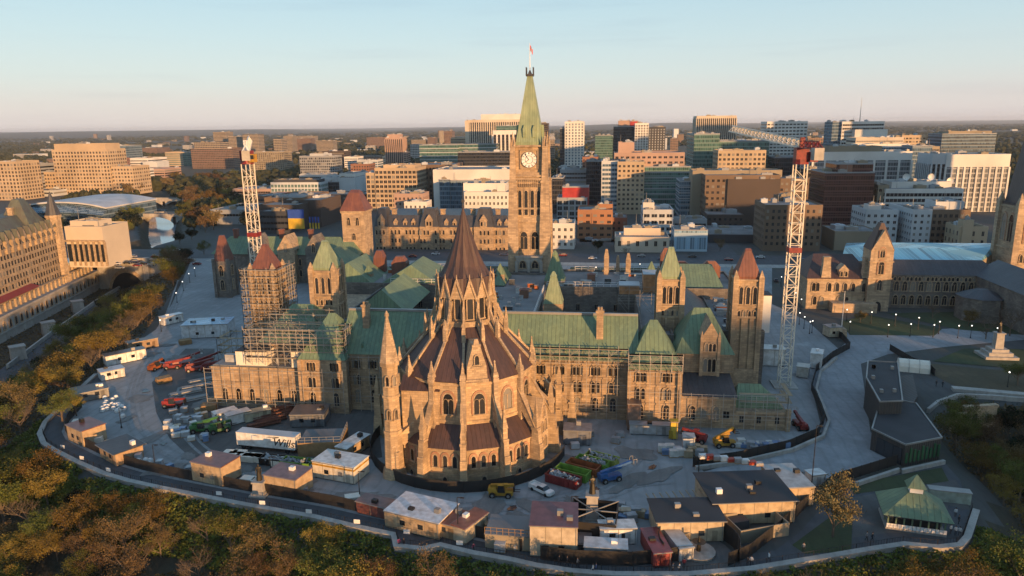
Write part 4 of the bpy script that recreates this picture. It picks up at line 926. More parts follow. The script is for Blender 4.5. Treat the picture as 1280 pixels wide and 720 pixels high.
bld('low dark glazed pavilion behind the street left of the brown hotel-like block', [(886,956,293,262,40,'w_dark','band',(4,1.8,'darkglass'))]); bld('dark brown four storey block beside the blue screen building', [(884,930,268,310,30,'w_darkbrown','grid',(3.2,3.6,1.4,1.6,'darkglass'))])
bld('dark low roofed row between the orange brick office and the street', [(724,768,304,262,12,'w_pale','band',(4,1.6,'darkglass'))]); bld('dark glass block in the gap left of the brown hotel-like block', [(930,962,262,330,26,'w_dark','band',(3.6,1.6,'darkglass'))])
bld('grey flat roofed hall left of the theatre near the canal', [(262,318,262,330,46,'w_grey','band',(5,1.6,'darkglass'))]); bld('dark low rooftops between the theatre and the latticed white office', [(318,372,245,420,40,'w_brick','band',(4,1.5,'darkglass'))])
bld('dull brick block between the theatre and the sunlit tan office', [(400,456,243,430,30,'w_darkbrown','grid',(3.2,3.6,1.5,1.6,'darkglass'))]); bld('low brick row on the left of the latticed office', [(290,338,236,520,40,'w_pink','band',(4,1.4,'darkglass'))])
bld('grey mid rise blocks behind the white office tower under the mast', [(1104,1142,176,860,30,'far_white'),(1010,1042,172,900,30,'far_brick')]); bld('dark block right of the white tower near the crane jib', [(1008,1030,184,640,30,'w_dark','band',(3.6,1.5,'darkglass'))])
bld('grey brick block in the middle distance right of the slim white tower', [(728,748,196,620,26,'w_brick','grid',(3.3,3.4,1.5,1.5,'darkglass')),(700,744,212,480,24,'w_grey','band',(3.6,1.5,'darkglass'))])
# dishes on the stepped white office
for i, (px, py) in enumerate([(1132,221),(1163,221),(1187,226)]):
    x, z = V(px, py, 350); T = thing('satellite_dish', ('white satellite dish on the left end of the stepped white roof','white satellite dish on the middle of the stepped white roof','white satellite dish on the right end of the stepped white roof')[i], 'satellite dish', (x,350,z-3))
    MB().tap((0,0,-1),(0,0,2.2),.4,.25).build('mount', M['steel'], T)
    g = MB(); pr = [(.05,0),(1.,.15),(1.8,.6),(2.3,1.1)]; n = 14
    vs = [(r*math.cos(2*math.pi*k/n), -h-.0, 3+r*math.sin(2*math.pi*k/n)) for r, h in pr for k in range(n)]
    g.add(vs, [(j*n+k,j*n+(k+1)%n,(j+1)*n+(k+1)%n,(j+1)*n+k) for j in range(3) for k in range(n)]); g.build('reflector', M['white'], T)
T = thing('antenna_mast', 'tall thin antenna mast on the right horizon', 'mast', (*V(1075,152,700)[:1], 701, V(1075,152,700)[1]-2)); MB().tap((0,0,0),(0,0,28),.5,.15).build('pole', M['steel'], T)
# ---- mansard roofed government block facing the hill
def langevin():
    x0 = V(470,300,232)[0]; x1 = V(642,300,232)[0]; D = 232; z = V(560,284,D)[1]; T = thing('stone_office', 'long golden stone office with mansard roof, dormers and turrets behind the parliament roofs', 'building', ((x0+x1)/2,D,0))
    x0 -= T.location.x; x1 -= T.location.x; w = x1-x0; g = MB(); g.box(x0,0,0,x1,40,z)
    for q in (z-.5,z-5,z-10.2): g.box(x0-.3,-.35,q,x1+.3,0,q+.45)
    bays = [(-.0,.06),(.32,.46),(.62,.7),(.72,.84),(.95,1.02)]
    g.build('wall', M['stone'], T)
    for a, b in ((0,.1),(.33,.47),(.72,.86)):
        g = MB(); g.box(x0+w*a,-1.3,0,x0+w*b,0,z+.4); g.build('projecting_bay', M['stone'], T)
        m = MB(); m.rfrus(x0+w*(a+b)/2,5,z+.4,w*(b-a),13,z+10.5,w*(b-a)*.55,7); m.build('bay_roof', M['slate'], T)
        m = MB(); xm = x0+w*(a+b)/2; m.box(xm-2,-1.6,z,xm+2,1,z+4); m.add([(xm-2.3,-1.7,z+4),(xm+2.3,-1.7,z+4),(xm,-1.7,z+7.2),(xm-2.3,3,z+4),(xm+2.3,3,z+4),(xm,4,z+7.2)], [(0,1,2),(3,5,4),(0,3,4,1),(1,4,5,2),(2,5,3,0)])
        d = m.build('gabled_dormer', M['stone'], T)
        for u in (-.9,.9): linkmesh('window', rect_window(1.,2.2,'darkglass'), d, (xm+u,-1.62,z+1))
    m = MB(); m.add([(x0-.5,-.4,z),(x1+.5,-.4,z),(x1+.5,40,z),(x0-.5,40,z),(x0+2,3.2,z+6.4),(x1-2,3.2,z+6.4),(x1-2,37,z+6.4),(x0+2,37,z+6.4)], [(3,2,1,0),(0,1,5,4),(1,2,6,5),(2,3,7,6),(3,0,4,7),(4,5,6,7)])
    m.build('mansard_roof', M['slate'], T)
    nb = int(w/2.15); me = gothic_window(1.05,2.5,'dressed',1); sp = []
    for f in range(3):
        for i in range(nb):
            t = (i+.5)/nb
            if i % 4 == 3: continue
            yy = -1.32 if any(a < t < b for a, b in ((0,.1),(.33,.47),(.72,.86))) else -.02
            sp.append((x0+w*t, yy, z-4.2-f*4.8, 0))
    windows(T, me, sp)
    for t in (.15,.22,.28,.52,.58,.64,.9,.95):
        xm = x0+w*t; m = MB(); m.box(xm-1.1,.2,z,xm+1.1,3,z+2.6); m.add([(xm-1.4,0,z+2.6),(xm+1.4,0,z+2.6),(xm,0,z+4.7),(xm-1.4,4,z+2.6),(xm+1.4,4,z+2.6),(xm,4,z+4.7)], [(0,1,2),(3,5,4),(0,3,4,1),(1,4,5,2),(2,5,3,0)])
        d = m.build('dormer', M['stone'], T); linkmesh('window', rect_window(.9,1.7,'darkglass'), d, (xm,.18,z+.6))
    for t in (.12,.31,.48,.7,.88):
        xm = x0+w*t; m = MB(); m.box(xm-1.2,6,z,xm+1.2,8.4,z+9.5); m.box(xm-1.5,5.7,z+9,xm+1.5,8.7,z+9.6); m.build('chimney', M['stone'], T)
langevin()
# ---- east side: stone tower with red roof and green roofed gothic building
def east_block():
    T = thing('gothic_building', 'dark gothic stone block with green copper roofs left of the parliament building', 'government building', (-150,120,0))
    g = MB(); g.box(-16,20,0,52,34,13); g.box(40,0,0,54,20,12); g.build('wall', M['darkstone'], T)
    m = MB(); m.gable(-17,19,53,35,13.02,7,'x',6); m.build('main_roof', M['copper_green'], T)
    MB().gable(39,-1,55,19,12.02,6.5,'y',5).build('side_roof', M['copper_green'], T)
    for x, m in ((6,'copper_green'),(20,'slate'),(33,'copper_green')):
        g = MB(); g.box(x-4,17,0,x+4,20,15.5); g.add([(x-4.2,16.9,15.5),(x+4.2,16.9,15.5),(x,16.9,22),(x-4.2,26,15.5),(x+4.2,26,15.5),(x,27,22)], [(0,1,2),(3,5,4),(0,3,4,1),(1,4,5,2),(2,5,3,0)]); d = g.build('gable', M['darkstone' if m != 'slate' else 'dressed'], T)
        linkmesh('window', gothic_window(1.4,4,'dressed',2), d, (x,16.88,14.5))
    for px, py, D, hw, zt, zz in ((444,237,150,5.2,12,0),):
        x, z = V(px, py, D); x -= T.location.x; y = D-T.location.y; ze = V(px,262,D)[1]
        g = MB(); g.box(x-hw,y-hw,0,x+hw,y+hw,ze); g.box(x-hw-.4,y-hw-.4,ze-1,x+hw+.4,y+hw+.4,ze)
        t = g.build('tower', M['tower_stone'], T); m = MB(); m.rfrus(x,y,ze,2*hw+1.2,2*hw+1.2,z-1.2,5.,4.4); m.rfrus(x,y,z-1.2,5.,4.4,z,3.6,1.); m.build('tower_roof', M['copper_red'], t)
        for d in (-2,2): linkmesh('window', gothic_window(1.4,3.5,'dressed',2), t, (x+d,y-hw-.02,ze-6.5))
        linkmesh('window', gothic_window(1.6,3,'dressed',2), t, (x,y-hw-.02,ze-13))
    for px, pt, pe, D, hw in ((277,294,325,P(277,372)[1]+3,3.),):
        x, z = V(px, pt, D); x -= T.location.x; y = D-T.location.y; ze = V(px,pe,D)[1]
        g = MB(); g.box(x-hw,y-hw,-1,x+hw,y+hw,ze); 
        for sx in (-1,1):
            for sy in (-1,1): g.cbox(x+sx*hw,y+sy*hw,-1,1.2,1.2,ze+2)
        t = g.build('tower', M['darkstone'], T); m = MB(); m.rfrus(x,y,ze,2*hw,2*hw,z,1.6,1.4); m.build('tower_roof', M['copper_red'], t)
        for q in (ze-6, ze-12): linkmesh('window', gothic_window(1.6,4.2,'dressed',2), t, (x,y-hw-.02,q)); linkmesh('window', gothic_window(1.6,4.2,'dressed',2), t, (x+hw+.02,y,q), R(90))
    for i in range(7): linkmesh('window', gothic_window(1.1,3,'dressed',1), T, (1+6*i,19.98,3)); linkmesh('window', gothic_window(1.1,3,'dressed',1), T, (1+6*i,19.98,8))
    for x in (-8,14,28,46): g = MB(); g.box(x-.9,26,14,x+.9,28,23.5); g.box(x-1.1,25.8,22.8,x+1.1,28.2,23.3); g.build('chimney', M['copper_red'], T)
east_block()
# ---- west block
def west_block():
    x0, D = 85., 110; T = thing('gothic_building', 'gothic stone block with pointed tower, dark roofs and pale blue glass roof on the right', 'government building', (x0,D,0)); lx = lambda px, py=350, d=D: V(px,py,d)[0]-x0
    a, b, c, e = 0, lx(1092), lx(1116), lx(1235); g = MB(); g.box(a,0,-1,b,22,11.6); g.box(a-.3,-.3,11,b+.2,0,11.6); g.box(a-.3,-.3,5.4,b+.2,0,5.8); g.build('wall', M['tower_stone'], T)
    MB().gable(a-.6,-.6,b+.4,22.4,11.63,7.4,'x',5).build('main_roof', M['copper_brown'], T)
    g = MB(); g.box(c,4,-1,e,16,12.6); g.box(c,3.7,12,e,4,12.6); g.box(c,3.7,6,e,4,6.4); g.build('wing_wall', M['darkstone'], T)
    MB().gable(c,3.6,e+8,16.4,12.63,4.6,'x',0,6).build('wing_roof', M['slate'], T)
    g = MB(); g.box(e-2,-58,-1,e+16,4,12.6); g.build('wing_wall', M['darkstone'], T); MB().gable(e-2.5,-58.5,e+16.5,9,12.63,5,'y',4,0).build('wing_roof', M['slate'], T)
    me = gothic_window(1.25,3.1,'dressed',1); mm = gothic_window(.9,1.4,'dressed',1)
    for t in (.1,.16,.34,.46,.58,.7,.86,.93): linkmesh('window', me, T, (b*t,-.02,6.9))
    for t in (.13,.24,.5,.62,.9): linkmesh('window', me, T, (b*t,-.02,1.7))
    me = gothic_window(1.6,3.5,'dressed',2)
    for i in range(10):
        x = c+3+(e-c-5)*i/9.5; linkmesh('window', me, T, (x,3.98,1.4)); linkmesh('window', me, T, (x,3.98,6.6)); linkmesh('window', mm, T, (x-.8,3.98,10.4)); linkmesh('window', mm, T, (x+.8,3.98,10.4))
    for t in (.28,.9):
        x = b*t; g = MB(); g.rfrus(x,1.2,11,3.6,2.6,17,2.6,2.2); g.box(x-1.3,.2,17,x+1.3,2.2,19.6); g.build('chimney', M['tower_stone'], T)
    g = MB(); x = b*.55; g.box(x-1.6,.6,11.8,x+1.6,3,14.6); g.add([(x-1.9,.5,14.6),(x+1.9,.5,14.6),(x,.5,16.8),(x-1.9,5,14.6),(x+1.9,5,14.6),(x,5,16.8)], [(0,1,2),(3,5,4),(0,3,4,1),(1,4,5,2),(2,5,3,0)])
    d = g.build('dormer', M['dressed'], T)
    for u in (-.8,.8): linkmesh('window', gothic_window(.8,1.8,'dressed',1), d, (x+u,.58,12.4))
    # tower
    x, z = V(1103,292,D); x -= x0; hw = 3.9; ze = V(1103,312,D)[1]; g = MB(); g.box(x-hw,-2,-1,x+hw,6,ze); g.box(x-hw-.3,-2.3,12,x+hw+.3,6.3,12.5); g.box(x-hw-.3,-2.3,18.3,x+hw+.3,6.3,18.7)
    g.add([(x-hw,-2.2,ze),(x+hw,-2.2,ze),(x,-2.2,ze+7.4),(x-hw,2,ze),(x+hw,2,ze),(x,2,ze+7.4)], [(0,1,2),(3,5,4),(0,3,4,1),(1,4,5,2),(2,5,3,0)])
    t = g.build('tower', M['tower_stone'], T); MB().rfrus(x,2,ze,2*hw+.3,8.2,ze+9.6,1.,3.).build('tower_roof', M['copper_brown'], t)
    for q, w_, h_ in ((8,1.6,3.8),(14,1.8,4.6),(ze-2.5,1.5,3.2)): linkmesh('window', gothic_window(w_,h_,'dressed',2,'redarch'), t, (x,-2.03,q))
    linkmesh('window', gothic_window(2.6,4.2,'dressed',1), t, (x,-2.03,-.5))
    # glass roof over the inner court
    z0 = 15.5; p = [(lx(1052,320,128),18),(lx(1225,326,128),18),(lx(1250,320,168)+4,62),(lx(1062,300,168),62)]
    zz = V(1140,327,128)[1]
    g = MB(); m4 = [(p[0][0],18,zz),(p[1][0],18,zz),(p[2][0],62,zz),(p[3][0],62,zz)]; xm = sum(q[0] for q in p)/4
    top = [(p[0][0]+6,34,zz+2.6),(p[1][0]-9,34,zz+2.6),(p[2][0]-12,48,zz+2.6),(p[3][0]+6,48,zz+2.6)]
    g.add(m4+top, [(0,1,5,4),(1,2,6,5),(2,3,7,6),(3,0,4,7),(4,5,6,7)])
    defm('g_roof', (.16,.36,.42), .2, 'glasswall', p=(1.6,30), c2=(.2,.4,.46)); g.build('glass_roof', M['g_roof'], T)
    MB().prism([q[:2] for q in m4], 0, zz-.05).build('court_wall', M['w_khaki'], T)
    # the low polygonal pavilion and porch
    q = P(1234,404); g = MB(); g.frus(q[0]-x0,q[1]-D+6,-1,7.5,8.2,7.5,8,R(22)); g.build('polygonal_pavilion', M['darkstone'], T); MB().frus(q[0]-x0,q[1]-D+6,8.22,8,10.6,2,8,R(22)).build('pavilion_roof', M['slate'], T)
    g = MB(); g.box(lx(1035,385),-5,-1,lx(1090,385),-.3,3.4); g.build('porch', M['tower_stone'], T)
west_block()
def corner_tower():
    D = 140; xl, _ = V(1264,250,D); xr = xl+13.6; T = thing('stone_tower', 'great dark stone tower with tall steep roof at the right edge', 'tower', ((xl+xr)/2,D,0)); hw = 6.8
    ze = V(1262,256,D)[1]; zt = V(1286,112,D)[1]
    g = MB(); g.box(-hw,-hw,0,hw,hw,ze); 
    for sx in (-1,1):
        for sy in (-1,1): g.cbox(sx*hw,sy*hw,0,2.2,2.2,ze+1.2); g.rfrus(sx*hw,sy*hw,ze+1.2,2,2,ze+5,.1,.1)
    for q in (ze-1,ze-17,ze-23): g.box(-hw-.5,-hw-.5,q,hw+.5,hw+.5,q+.7)
    t = g.build('tower', M['tower_stone'], T)
    for d in (-2.6,2.6): linkmesh('window', gothic_window(2.7,10.5,'dressed',2,'redarch'), t, (d,-hw-.02,ze-14)); linkmesh('window', gothic_window(3.2,10.5,'dressed',2,'redarch'), t, (-hw-.02,d,ze-14), R(-90))
    for i in range(7): linkmesh('window', gothic_window(1,3,'dressed',1), t, (-6+2*i,-hw-.02,ze-21.5))
    m = MB(); m.rfrus(0,0,ze,2*hw,2*hw,ze+1,2*hw+.2,2*hw+.2); m.rfrus(0,0,ze+1,1.75*hw,1.75*hw,zt-2,3.6,3.); m.rfrus(0,0,zt-2,5,4,zt,3,1); m.build('tower_roof', M['slate'], T)
    for z_, w_ in ((ze+6,2.6),(ze+18,2.)):
        k = 1-(z_-ze)/(zt-ze)*.75; g = MB(); g.box(-w_,-hw*k-1.2,z_-2,w_,-hw*k+3,z_+3); g.add([(-w_-.3,-hw*k-1.3,z_+3),(w_+.3,-hw*k-1.3,z_+3),(0,-hw*k-1.3,z_+6.5),(-w_-.3,0,z_+3),(w_+.3,0,z_+3),(0,0,z_+6.5)], [(0,1,2),(3,5,4),(0,3,4,1),(1,4,5,2),(2,5,3,0)])
        d = g.build('roof_gable', M['tower_stone'], T); linkmesh('window', gothic_window(1.3,3,'dressed',1), d, (0,-hw*k-1.22,z_-1))
    MB().tap((0,0,zt-1),(0,0,zt+8),.2,.05).build('finial', M['slate'], T)
corner_tower()
# ---- east bank: castle hotel on its terrace, classical hall, glass hall, theatre, bridges
defm('castle_roof', (.11,.125,.09), .6, 'seam', p=(.8,1), c2=(.09,.075,.06))
def castle():
    A = P(82,345,-3); B_ = P(-40,400,-3); ang = math.atan2(B_[1]-A[1], B_[0]-A[0])+math.pi; L = math.dist(A, B_)
    T = thing('castle_hotel', 'pale castle hotel with steep green grey roofs, dormers and corner turret at the left edge', 'hotel', (*A,-16), ang+math.pi*0)
    # local x from A away along the facade is negative; facade faces local -y
    ze = V(60,298,A[1]-10)[1]+16; ze = 16+19.5
    g = MB(); g.box(-L,0,0,0,26,ze); g.box(-L,-.4,ze-.8,.4,0,ze); g.box(-L,-.3,20,.3,0,20.6); g.build('wall', M['dressed'], T)
    m = MB(); m.add([(-L,-.5,ze+.02),(.5,-.5,ze+.02),(.5,26.5,ze+.02),(-L,26.5,ze+.02),(-L,8,ze+11),(-4,8,ze+11),(-4,18,ze+11),(-L,18,ze+11)], [(3,2,1,0),(0,1,5,4),(1,2,6,5),(2,3,7,6),(3,0,4,7),(4,5,6,7)])
    m.build('steep_roof', M['castle_roof'], T)
    m = MB(); m.rfrus(-15,9,ze+.02,19,19,ze+18,5,3.); m.build('pavilion_roof', M['castle_roof'], T)
    for i in range(14):
        x = -3-i*5.2; g = MB(); g.box(x-1,-1,ze-2.5,x+1,3,ze+3); g.rfrus(x,.5,ze+3,2.3,3,ze+6.2,.2,2); d = g.build('dormer', M['dressed'], T); MB().rfrus(x,.8,ze+3.02,2.7,3.6,ze+7,.3,2.2).build('dormer_roof', M['castle_roof'], d); linkmesh('window', rect_window(1.,2.2,'darkglass'), d, (x,-1.02,ze))
        if i % 3 == 1: g = MB(); g.box(x+2,9,ze+8,x+4,11,ze+14.5); g.box(x+1.8,8.8,ze+14,x+4.2,11.2,ze+14.6); g.build('chimney', M['dressed'], T)
    g = MB(); g.frus(-1,1,0,3.4,ze+8,3.4,8); g.frus(-1,1,ze+7.4,3.8,ze+8.6,3.8,8); t = g.build('turret', M['dressed'], T); MB().frus(-1,1,ze+8.6,3.7,ze+20,.15,8).build('turret_roof', M['slate'], t)
    sp = []
    for f in range(6):
        for i in range(30):
            sp.append((-2.6-i*2.6, -.02, ze-4.8-f*3.3, 0))
    sp = [q for q in sp if q[0] > -L+2]
    windows(T, rect_window(1.05,2.0,'glass','dressed',0), sp)
    # terrace with its arcaded retaining wall
    T2 = thing('terrace_wall', 'long stone terrace with arched openings below the castle hotel', 'terrace', (*P(128,360,-16),-16), ang); 
    q = P(128,360,-16); E = P(-60,470,-16)
    L2 = math.dist(q, E); g = MB(); g.box(-L2,0,-4,0,22,10.2); g.box(-L2,-.6,9.6,.5,0,10.6); g.box(-L2,-.5,3.4,.4,0,3.9); g.build('arcade_wall', M['concrete'], T2)
    me = gothic_window(1.9,3.4,'dressed',1)
    for i in range(25): linkmesh('arched_opening', me, T2, (-3-i*4.6,-.02,4.6))
    g = MB()
    for i in range(28): g.cbox(-2-i*4.2,3.2,10.2,.8,.8,3.6)
    g.box(-L2,2.7,13.8,0,3.7,14.4); g.build('colonnade', M['dressed'], T2)['kind'] = 'stuff'
    MB().box(-L2,4,10.2,0,22,12.9).build('upper_terrace', M['concrete'], T2)
    T3 = thing('awning', 'long dark red awning on the hotel terrace', 'awning', (*q,-16), ang); 
    ux, uy = math.cos(ang), math.sin(ang); a0_, a1_ = [(P(*p_,1)[0]-q[0])*ux+(P(*p_,1)[1]-q[1])*uy for p_ in ((-30,395),(66,352))]
    g = MB(); g.add([(a0_,1.2,15.4),(a1_,1.2,15.4),(a1_,6.9,17.4),(a0_,6.9,17.4),(a0_,1.2,15.2),(a1_,1.2,15.2),(a1_,6.9,17.2),(a0_,6.9,17.2)], [(0,1,2,3),(7,6,5,4),(0,4,5,1),(1,5,6,2),(2,6,7,3),(3,7,4,0)])
    M['awning_red'] = mat('awning_red', (.3,.04,.035), .8, 'corr', p=(.9,1)); g.build('canopy', M['awning_red'], T3)
    g = MB()
    for i in range(10):
        for y in (1.4,6.4): g.cbox(a0_+.4+i*(a1_-a0_-.8)/9,y,12.9,.14,.14,2.3 if y < 3 else 4.1)
    g.build('posts', M['steel'], T3)['kind'] = 'stuff'
    T4 = thing('pavilion', 'small flat roofed stone pavilion with columns at the bridge end of the terrace', 'pavilion', (*q,-16), ang)
    g = MB(); g.box(-22,5.4,17,-1,13,18.2); g.build('canopy', M['concrete'], T4); MB().box(-20,6,18.21,-4,12,18.5).build('skylight', M['g_ice'], T4)
    for i in range(6):
        for y in (6.2,12.2): MB().cbox(-21+i*3.8,y,12.9,1.1,1.1,4.1).build('column', M['dressed'], T4)
castle()
T = bld('tan classical stone hall with three tall window bays by the canal bridge', [(80,127,283,168,20,'w_cream',None),(87,121,276,172,11,'w_cream','grid',(3,3.5,1,1,'darkglass'))], 'stone_hall')
x0 = V(80,283,168)[0]-T.location.x; x1 = V(127,283,168)[0]-T.location.x
for i in range(7):
    x = x0+(x1-x0)*(i+.5)/7; MB().box(x-1.1,-.3,3,x+1.1,.2,12).build('tall_window', M['glass'], T)
    MB().box(x+1.6,-.8,1,x+2.6,0,13.4).build('pilaster', M['dressed'], T)
MB().box(x0-.6,-1.2,13.4,x1+.6,0,14.2).build('cornice', M['dressed'], T)
def glass_hall():
    T = thing('convention_hall', 'low glass convention hall with a curved white roof beside the castle hotel', 'convention hall', (-350,330,0)); x0 = V(22,266,330)[0]+350; x1 = V(134,266,330)[0]+350; z = V(80,252,330)[1]
    n = 12; top = [(x0+(x1-x0)*i/n, z*(1-.25*abs(2*i/n-1.)**2.2)) for i in range(n+1)]
    g = MB(); vs = []
    for x, zz in top: vs += [(x,0,0),(x,-6,zz*.55),(x,2,zz-1.2),(x,60,zz-1),(x,60,0)]
    g.add(vs, [(i*5+k,(i+1)*5+k,(i+1)*5+(k+1)%5,i*5+(k+1)%5) for i in range(n) for k in range(4)]+[(0,1,2,3,4),tuple(n*5+k for k in (4,3,2,1,0))]); g.build('glass_front', M['g_blue'], T)
    g = MB(); vs = []
    for x, zz in top: vs += [(x,-1,zz-1.1),(x,62,zz-.8),(x,62,zz+.1),(x,-1,zz)]
    g.add(vs, [(i*4+k,(i+1)*4+k,(i+1)*4+(k+1)%4,i*4+(k+1)%4) for i in range(n) for k in range(4)]+[(0,1,2,3),tuple(n*4+k for k in (3,2,1,0))]); g.build('curved_roof', M['flatroof_pale'], T)
glass_hall()
T = bld('brown stepped theatre complex with hung blue and yellow banners', [(322,372,256,300,40,'w_darkbrown',None),(330,378,247,325,50,'w_brown',None),(352,400,250,318,40,'w_darkbrown',None),(322,360,264,285,15,'w_dark','band',(4,1.6,'darkglass'))], 'theatre')
defm('banner_blue', (.02,.07,.35), .7); defm('banner_yellow', (.55,.36,.03), .7)
x0 = V(359,262,283)[0]; x1 = V(379,262,283)[0]; za, zb, zc = V(369,262,283)[1], V(369,273,283)[1], V(369,286,283)[1]
T = thing('banner', 'large banner, blue over yellow, hanging on the brown theatre front', 'banner', (x0,283,0)); MB().box(0,0,zb,x1-x0,.3,za).build('blue_half', M['banner_blue'], T); MB().box(0,0,zc,x1-x0,.3,zb-.02).build('yellow_half', M['banner_yellow'], T)
for i in range(4):
    x = V(387+i*3.6,273,282)[0]; T = thing('banner', 'narrow blue and yellow banner in the row beside the large banner', 'banner', (x,282,0), 0, 'narrow banners'); za, zb = V(387,271,282)[1], V(387,286,282)[1]
    MB().box(-.5,0,zb,.5,.15,(za+zb)/2).build('yellow_half', M['banner_yellow'], T); MB().box(-.5,0,(za+zb)/2+.02,.5,.15,za).build('blue_half', M['banner_blue'], T)
def bridge(label, p, q, wd, zd, nsp, open_=True):
    p = Vector((*p,0)); q = Vector((*q,0)); L = (q-p).length; T = thing('bridge', label, 'bridge', (p.x,p.y,zd), math.atan2(q.y-p.y, q.x-p.x)); h = 3.4
    MB().box(0,0,-1.2,L,wd,0).build('deck', M['asphalt'], T)
    for y in (-.5,wd): MB().box(0,y,-1.4,L,y+.5,1.1).build('parapet', M['concrete'], T)
    for i in range(nsp):
        a, b = L*i/nsp, L*(i+1)/nsp; n = 8
        for y0_ in (0, wd-.8):
            vs = []
            for k in range(n+1):
                x = a+(b-a)*k/n; zz = -8+6.4*math.sin(math.pi*k/n)**.6; vs += [(x,y0_,zz),(x,y0_+.8,zz),(x,y0_+.8,-1.21),(x,y0_,-1.21)]
            MB().add(vs, [(k*4+j,(k+1)*4+j,(k+1)*4+(j+1)%4,k*4+(j+1)%4) for k in range(n) for j in range(4)]).build('arch', M['concrete'], T)
    for i in range(nsp+1): MB().box(L*i/nsp-1.2,0,-9.5,L*i/nsp+1.2,wd,-1.22).build('bridge_pier', M['concrete'], T)
    return T
bridge('long concrete bridge over the canal beyond the plaza', (-400,372), (-300,372), 14, 1.5, 3)
bridge('farther concrete bridge with arches over the canal among trees', (-470,492), (-370,492), 12, 1.2, 4)
def plaza():
    T = thing('bridge', 'stone plaza bridge with two dark arches below the busy street at the left', 'bridge', (-262,187,-16)); L = 60
    g = MB(); L = -205+262
    g.box(0,0,0,L,1.5,17); g.box(-.5,-.6,15.2,L+.5,0,16); g.build('facing_wall', M['concrete'], T)
    for x, w_ in ((17,20),(41,15)): MB().archring(w_,9.5,1.4,-.5,.2,x,0,.45,8).build('arch', M['dressed'], T); MB().arch(w_,9.5,-.25,.1,x,0,.45,8).build('arch_shade', M['black'], T)  # black slab stands in for the shade inside each arch
    MB().box(28.5,-2.4,0,31.5,0,18).build('pier', M['concrete'], T); MB().box(-.5,-.8,16.6,L+.5,-.3,17.7).build('parapet', M['concrete'], T)
plaza()
struct(MB().sheet([P(*q,-15.6) for q in [(-60,560),(-60,492),(0,462),(60,420),(120,376),(150,352),(205,345),(190,362),(150,392),(80,450),(0,515)]], -15.6).build('valley_road', M['asphalt']))
# ================================================================ out of view to the right: office blocks added to shade site and city
def shade_block(label, cx, cy, w, d, z0, z1, a, m='w_grey'):
    T = thing('shade_building', label, 'building', (cx,cy,z0), a); MB().box(-w/2,-d/2,0,w/2,d/2,z1-z0).build('wall', M[m], T)
    for f in range(int((z1-z0)/4)): MB().box(-w/2-.15,-d/2-.15,2+f*4,w/2+.15,d/2+.15,3.8+f*4).build('window_band', M['darkglass'], T)
    MB().box(-w*.3,-d*.3,z1-z0,w*.3,d*.3,z1-z0+4).build('roof_house', M[m], T)
tE = math.tan(el); hd = (math.sin(az), -math.cos(az)); pd = (math.cos(az), math.sin(az))
for i, (k, s0, s1, zs, zb) in enumerate([(0,22,80,17.,-20),(1,80,124,9,-15),(2,160,205,15,-40)]):  # unseen towers sized so their shadows reach a set height on the hill
    t = 900+(i % 2)*40; s = (s0+s1)/2; tau = 30 if k < 2 else -4
    shade_block(('broad grey unseen office tower added across the river to cast shade, nearest the bridge','taller grey unseen office tower added across the river to cast shade','pale unseen office slab added on the far river bank to cast shade','low pale unseen slab added on the far river bank to cast shade')[i],
             s*pd[0]+t*hd[0], s*pd[1]+t*hd[1], s1-s0, 24, zb, zs+(t-tau)*tE, az, 'w_grey' if k < 2 else 'w_pale')
shade_block('long unseen stone office added beyond the great tower to cast shade', 345, 150, 70, 26, 0, 62, 0, 'w_khaki'); shade_block('unseen stone court building added above the cliff at the right to cast shade', 345, 25, 80, 30, 0, 44, .7, 'w_khaki')  # unseen blocks added beside the streets to shade the lower city fronts
shade_block('tall unseen office tower added on the right hand streets to cast shade', 430, 330, 40, 34, 0, 98, 0, 'w_brown'); shade_block('pale unseen office tower added on the right hand streets to cast shade', 395, 230, 40, 30, 0, 84, 0, 'w_pale'); shade_block('dark unseen office tower added on the right hand streets to cast shade', 520, 470, 60, 34, 0, 110, 0, 'w_dark')
shade_block('unseen stone block added behind the great tower to cast shade', 285, 215, 34, 30, 0, 52, 0, 'w_khaki')
